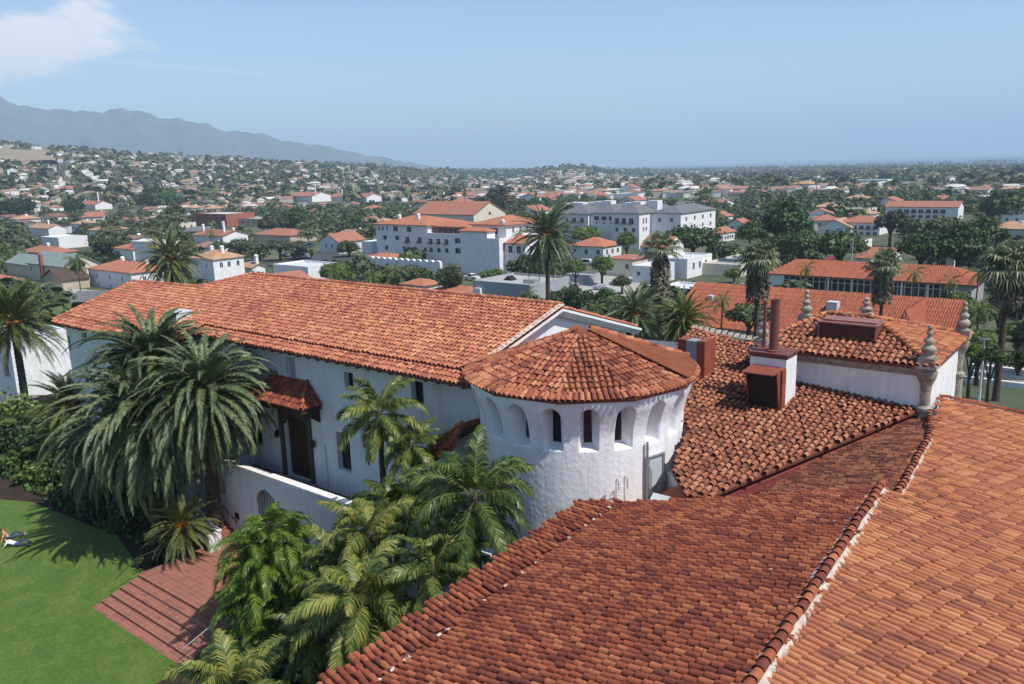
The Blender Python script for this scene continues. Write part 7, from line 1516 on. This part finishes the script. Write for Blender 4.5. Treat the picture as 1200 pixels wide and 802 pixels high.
# rows of shore palms against the sea, counted by nobody
mb = MB(); xs_, ys_, a, r_ = scatter(420, 2500, 3000, 15, 36); 
for i in range(len(xs_)):
    z = gz(xs_[i], ys_[i]); h = R5.uniform(12, 24); c = np.array([xs_[i], ys_[i], z]); mb.tube([c, c+[0, 0, h]], .45, 4); 
    for k in range(9): aa = k*.7; mb.add([c+[0, 0, h], c+[math.cos(aa)*2.2, math.sin(aa)*2.2, h+1.2], c+[math.cos(aa+.25)*4, math.sin(aa+.25)*4, h-.8], c+[math.cos(aa+.5)*2.2, math.sin(aa+.5)*2.2, h+.2]], [(0, 1, 2, 3)])
tag(mb.obj('shore_palms', wood), kind='stuff')

# ================================================================== two people on the lawn
def person(loc, rz, label, joints, bones, radii, colours, hairc, headpos, facedir):
    """one continuous skinned body; clothes are material regions of it"""
    me = bpy.data.meshes.new('person'); me.from_pydata(joints, bones, []); o = bpy.data.objects.new('person', me); COL.objects.link(o)
    sk = o.modifiers.new('skin', 'SKIN'); sk.use_smooth_shade = True; sub = o.modifiers.new('sub', 'SUBSURF'); sub.levels = sub.render_levels = 1
    for i, r in enumerate(radii): me.skin_vertices[0].data[i].radius = (r, r); 
    me.skin_vertices[0].data[0].use_root = True
    dg = bpy.context.evaluated_depsgraph_get(); ev = o.evaluated_get(dg); nm = bpy.data.meshes.new_from_object(ev); o.modifiers.clear(); o.data = nm
    nm.materials.clear()
    for c in colours: nm.materials.append(c[0])
    J = np.array(joints)
    for p in nm.polygons:
        c = np.array(p.center); best = min(range(len(bones)), key=lambda b_: np.linalg.norm(c-(J[bones[b_][0]]+(J[bones[b_][1]]-J[bones[b_][0]])*np.clip(((c-J[bones[b_][0]])@(J[bones[b_][1]]-J[bones[b_][0]]))/(np.linalg.norm(J[bones[b_][1]]-J[bones[b_][0]])**2+1e-9), 0, 1))))
        for mi, (m_, bs) in enumerate(colours):
            if best in bs: p.material_index = mi
        p.use_smooth = True
    o.location = loc; o.rotation_euler = (0, 0, rz); tag(o, label, 'person')
    hp = np.array(headpos); V = []; m, n = 6, 10
    up_ = hp-J[2]; up_ /= np.linalg.norm(up_)
    for i in range(m):
        ph = PI/2*i/(m-1)
        for j in range(n): V.append(hp+up_*.13*math.sin(ph)*1.0+(np.cross(up_, [0, 1, .01])*math.cos(j*2*PI/n)+np.array([0, 1, 0])*math.sin(j*2*PI/n))*.12*math.cos(ph)-np.array(facedir)*.03)
    MB().add(V, [(i*n+j, i*n+(j+1) % n, (i+1)*n+(j+1) % n, (i+1)*n+j) for i in range(m-1) for j in range(n)]).obj('hair', hairc, o, True)
    f = np.array(facedir, float); mb = MB(); c = hp+f*.10
    mb.tube([c+up_*.03, c+f*.035-up_*.015, c-up_*.025], [.008, .016, .012], 5); mb.obj('nose', colours[0][0], o)
    sd_ = np.cross(f, up_)
    for s in (-1, 1): mb = MB(); e_ = hp+f*.088+sd_*s*.035+up_*.03; mb.tube([e_-sd_*.014, e_+sd_*.014], .009, 5); mb.obj('eye', M['dark'], o)
    mb = MB(); e_ = hp+f*.092-up_*.05; mb.tube([e_-sd_*.025, e_+sd_*.025], .006, 5); mb.obj('mouth', M['oxide'], o)
    return o
skin = mat('skin', (.50, .27, .17), None, rough=.6); white_c = mat('white_cloth', (.75, .75, .77), (.66, .67, .7), 20, .9); jean = mat('blue_denim', (.05, .07, .14), None, rough=.9); peach = mat('peach_cloth', (.6, .33, .2), None, rough=.9); hairm = mat('brown_hair', (.07, .035, .018), None, rough=.6)
# 0 pelvis 1 waist 2 chest 3 neck 4 head 5 crown | arms | legs
def sitter(recl):
    c, s = math.cos(recl), math.sin(recl); T = lambda d, y=0., f=0.: (-d*c+f*s, y, .13+d*s+f*c)
    J = [T(0), T(.2), T(.42), T(.55), T(.66), T(.76)]
    B_ = [(0, 1), (1, 2), (2, 3), (3, 4), (4, 5)]; R_ = [.15, .13, .16, .06, .10, .07]
    for sg in (-1, 1):
        b = len(J); sh = np.array(T(.46, .19*sg)); J += [tuple(sh), (sh[0]-.12, .27*sg, max(.1, sh[2]*.5)), (sh[0]-.2, .30*sg, .06)]; R_ += [.065, .048, .036]; B_ += [(2, b), (b, b+1), (b+1, b+2)]
        h0 = len(J)
        for k in range(5): J.append((sh[0]-.26+.0*k+(.05 if k == 4 else 0), .30*sg+(k-2)*.022*sg+(.03*sg if k == 4 else 0), .03)); R_.append(.012); B_.append((b+2, h0+k))
        b = len(J); J += [(.08, .11*sg, .13), (.45, .15*sg, .34 if sg > 0 else .16), (.86, .14*sg, .07), (1.0, .15*sg, .10)]; R_ += [.10, .068, .045, .035]; B_ += [(0, b), (b, b+1), (b+1, b+2), (b+2, b+3)]
    return J, B_, R_
for (u, v, rz, lb, top, bot, rc) in ((19, 640, .15, 'person in a white shirt reclining on the lawn with legs stretched toward the palm shadow', white_c, jean, .5), (10, 632, .7, 'person in peach top sitting at the left edge of the lawn beside another', peach, jean, 1.1)):
    J, B_, R_ = sitter(rc); p = atz(u, v, 4.03); nb = len(B_)
    arm = [5, 6]+[13+4+0]*0
    tb = [0, 1]; topb = {0, 1, 5, 13+4}; 
    # bone order: torso 0-4, per side: arm 3, fingers 5, leg 4
    topb = {0, 1, 5, 6, 17, 18}; legb = {13, 14, 15, 25, 26, 27}
    fd = np.array([math.sin(rc), 0, math.cos(rc)])
    person((p[0], p[1], 4.03), HEAD+rz, lb, J, B_, R_, [(skin, set(range(nb))), (top, topb), (bot, legb)], hairm, J[4], tuple(fd/np.linalg.norm(fd)))
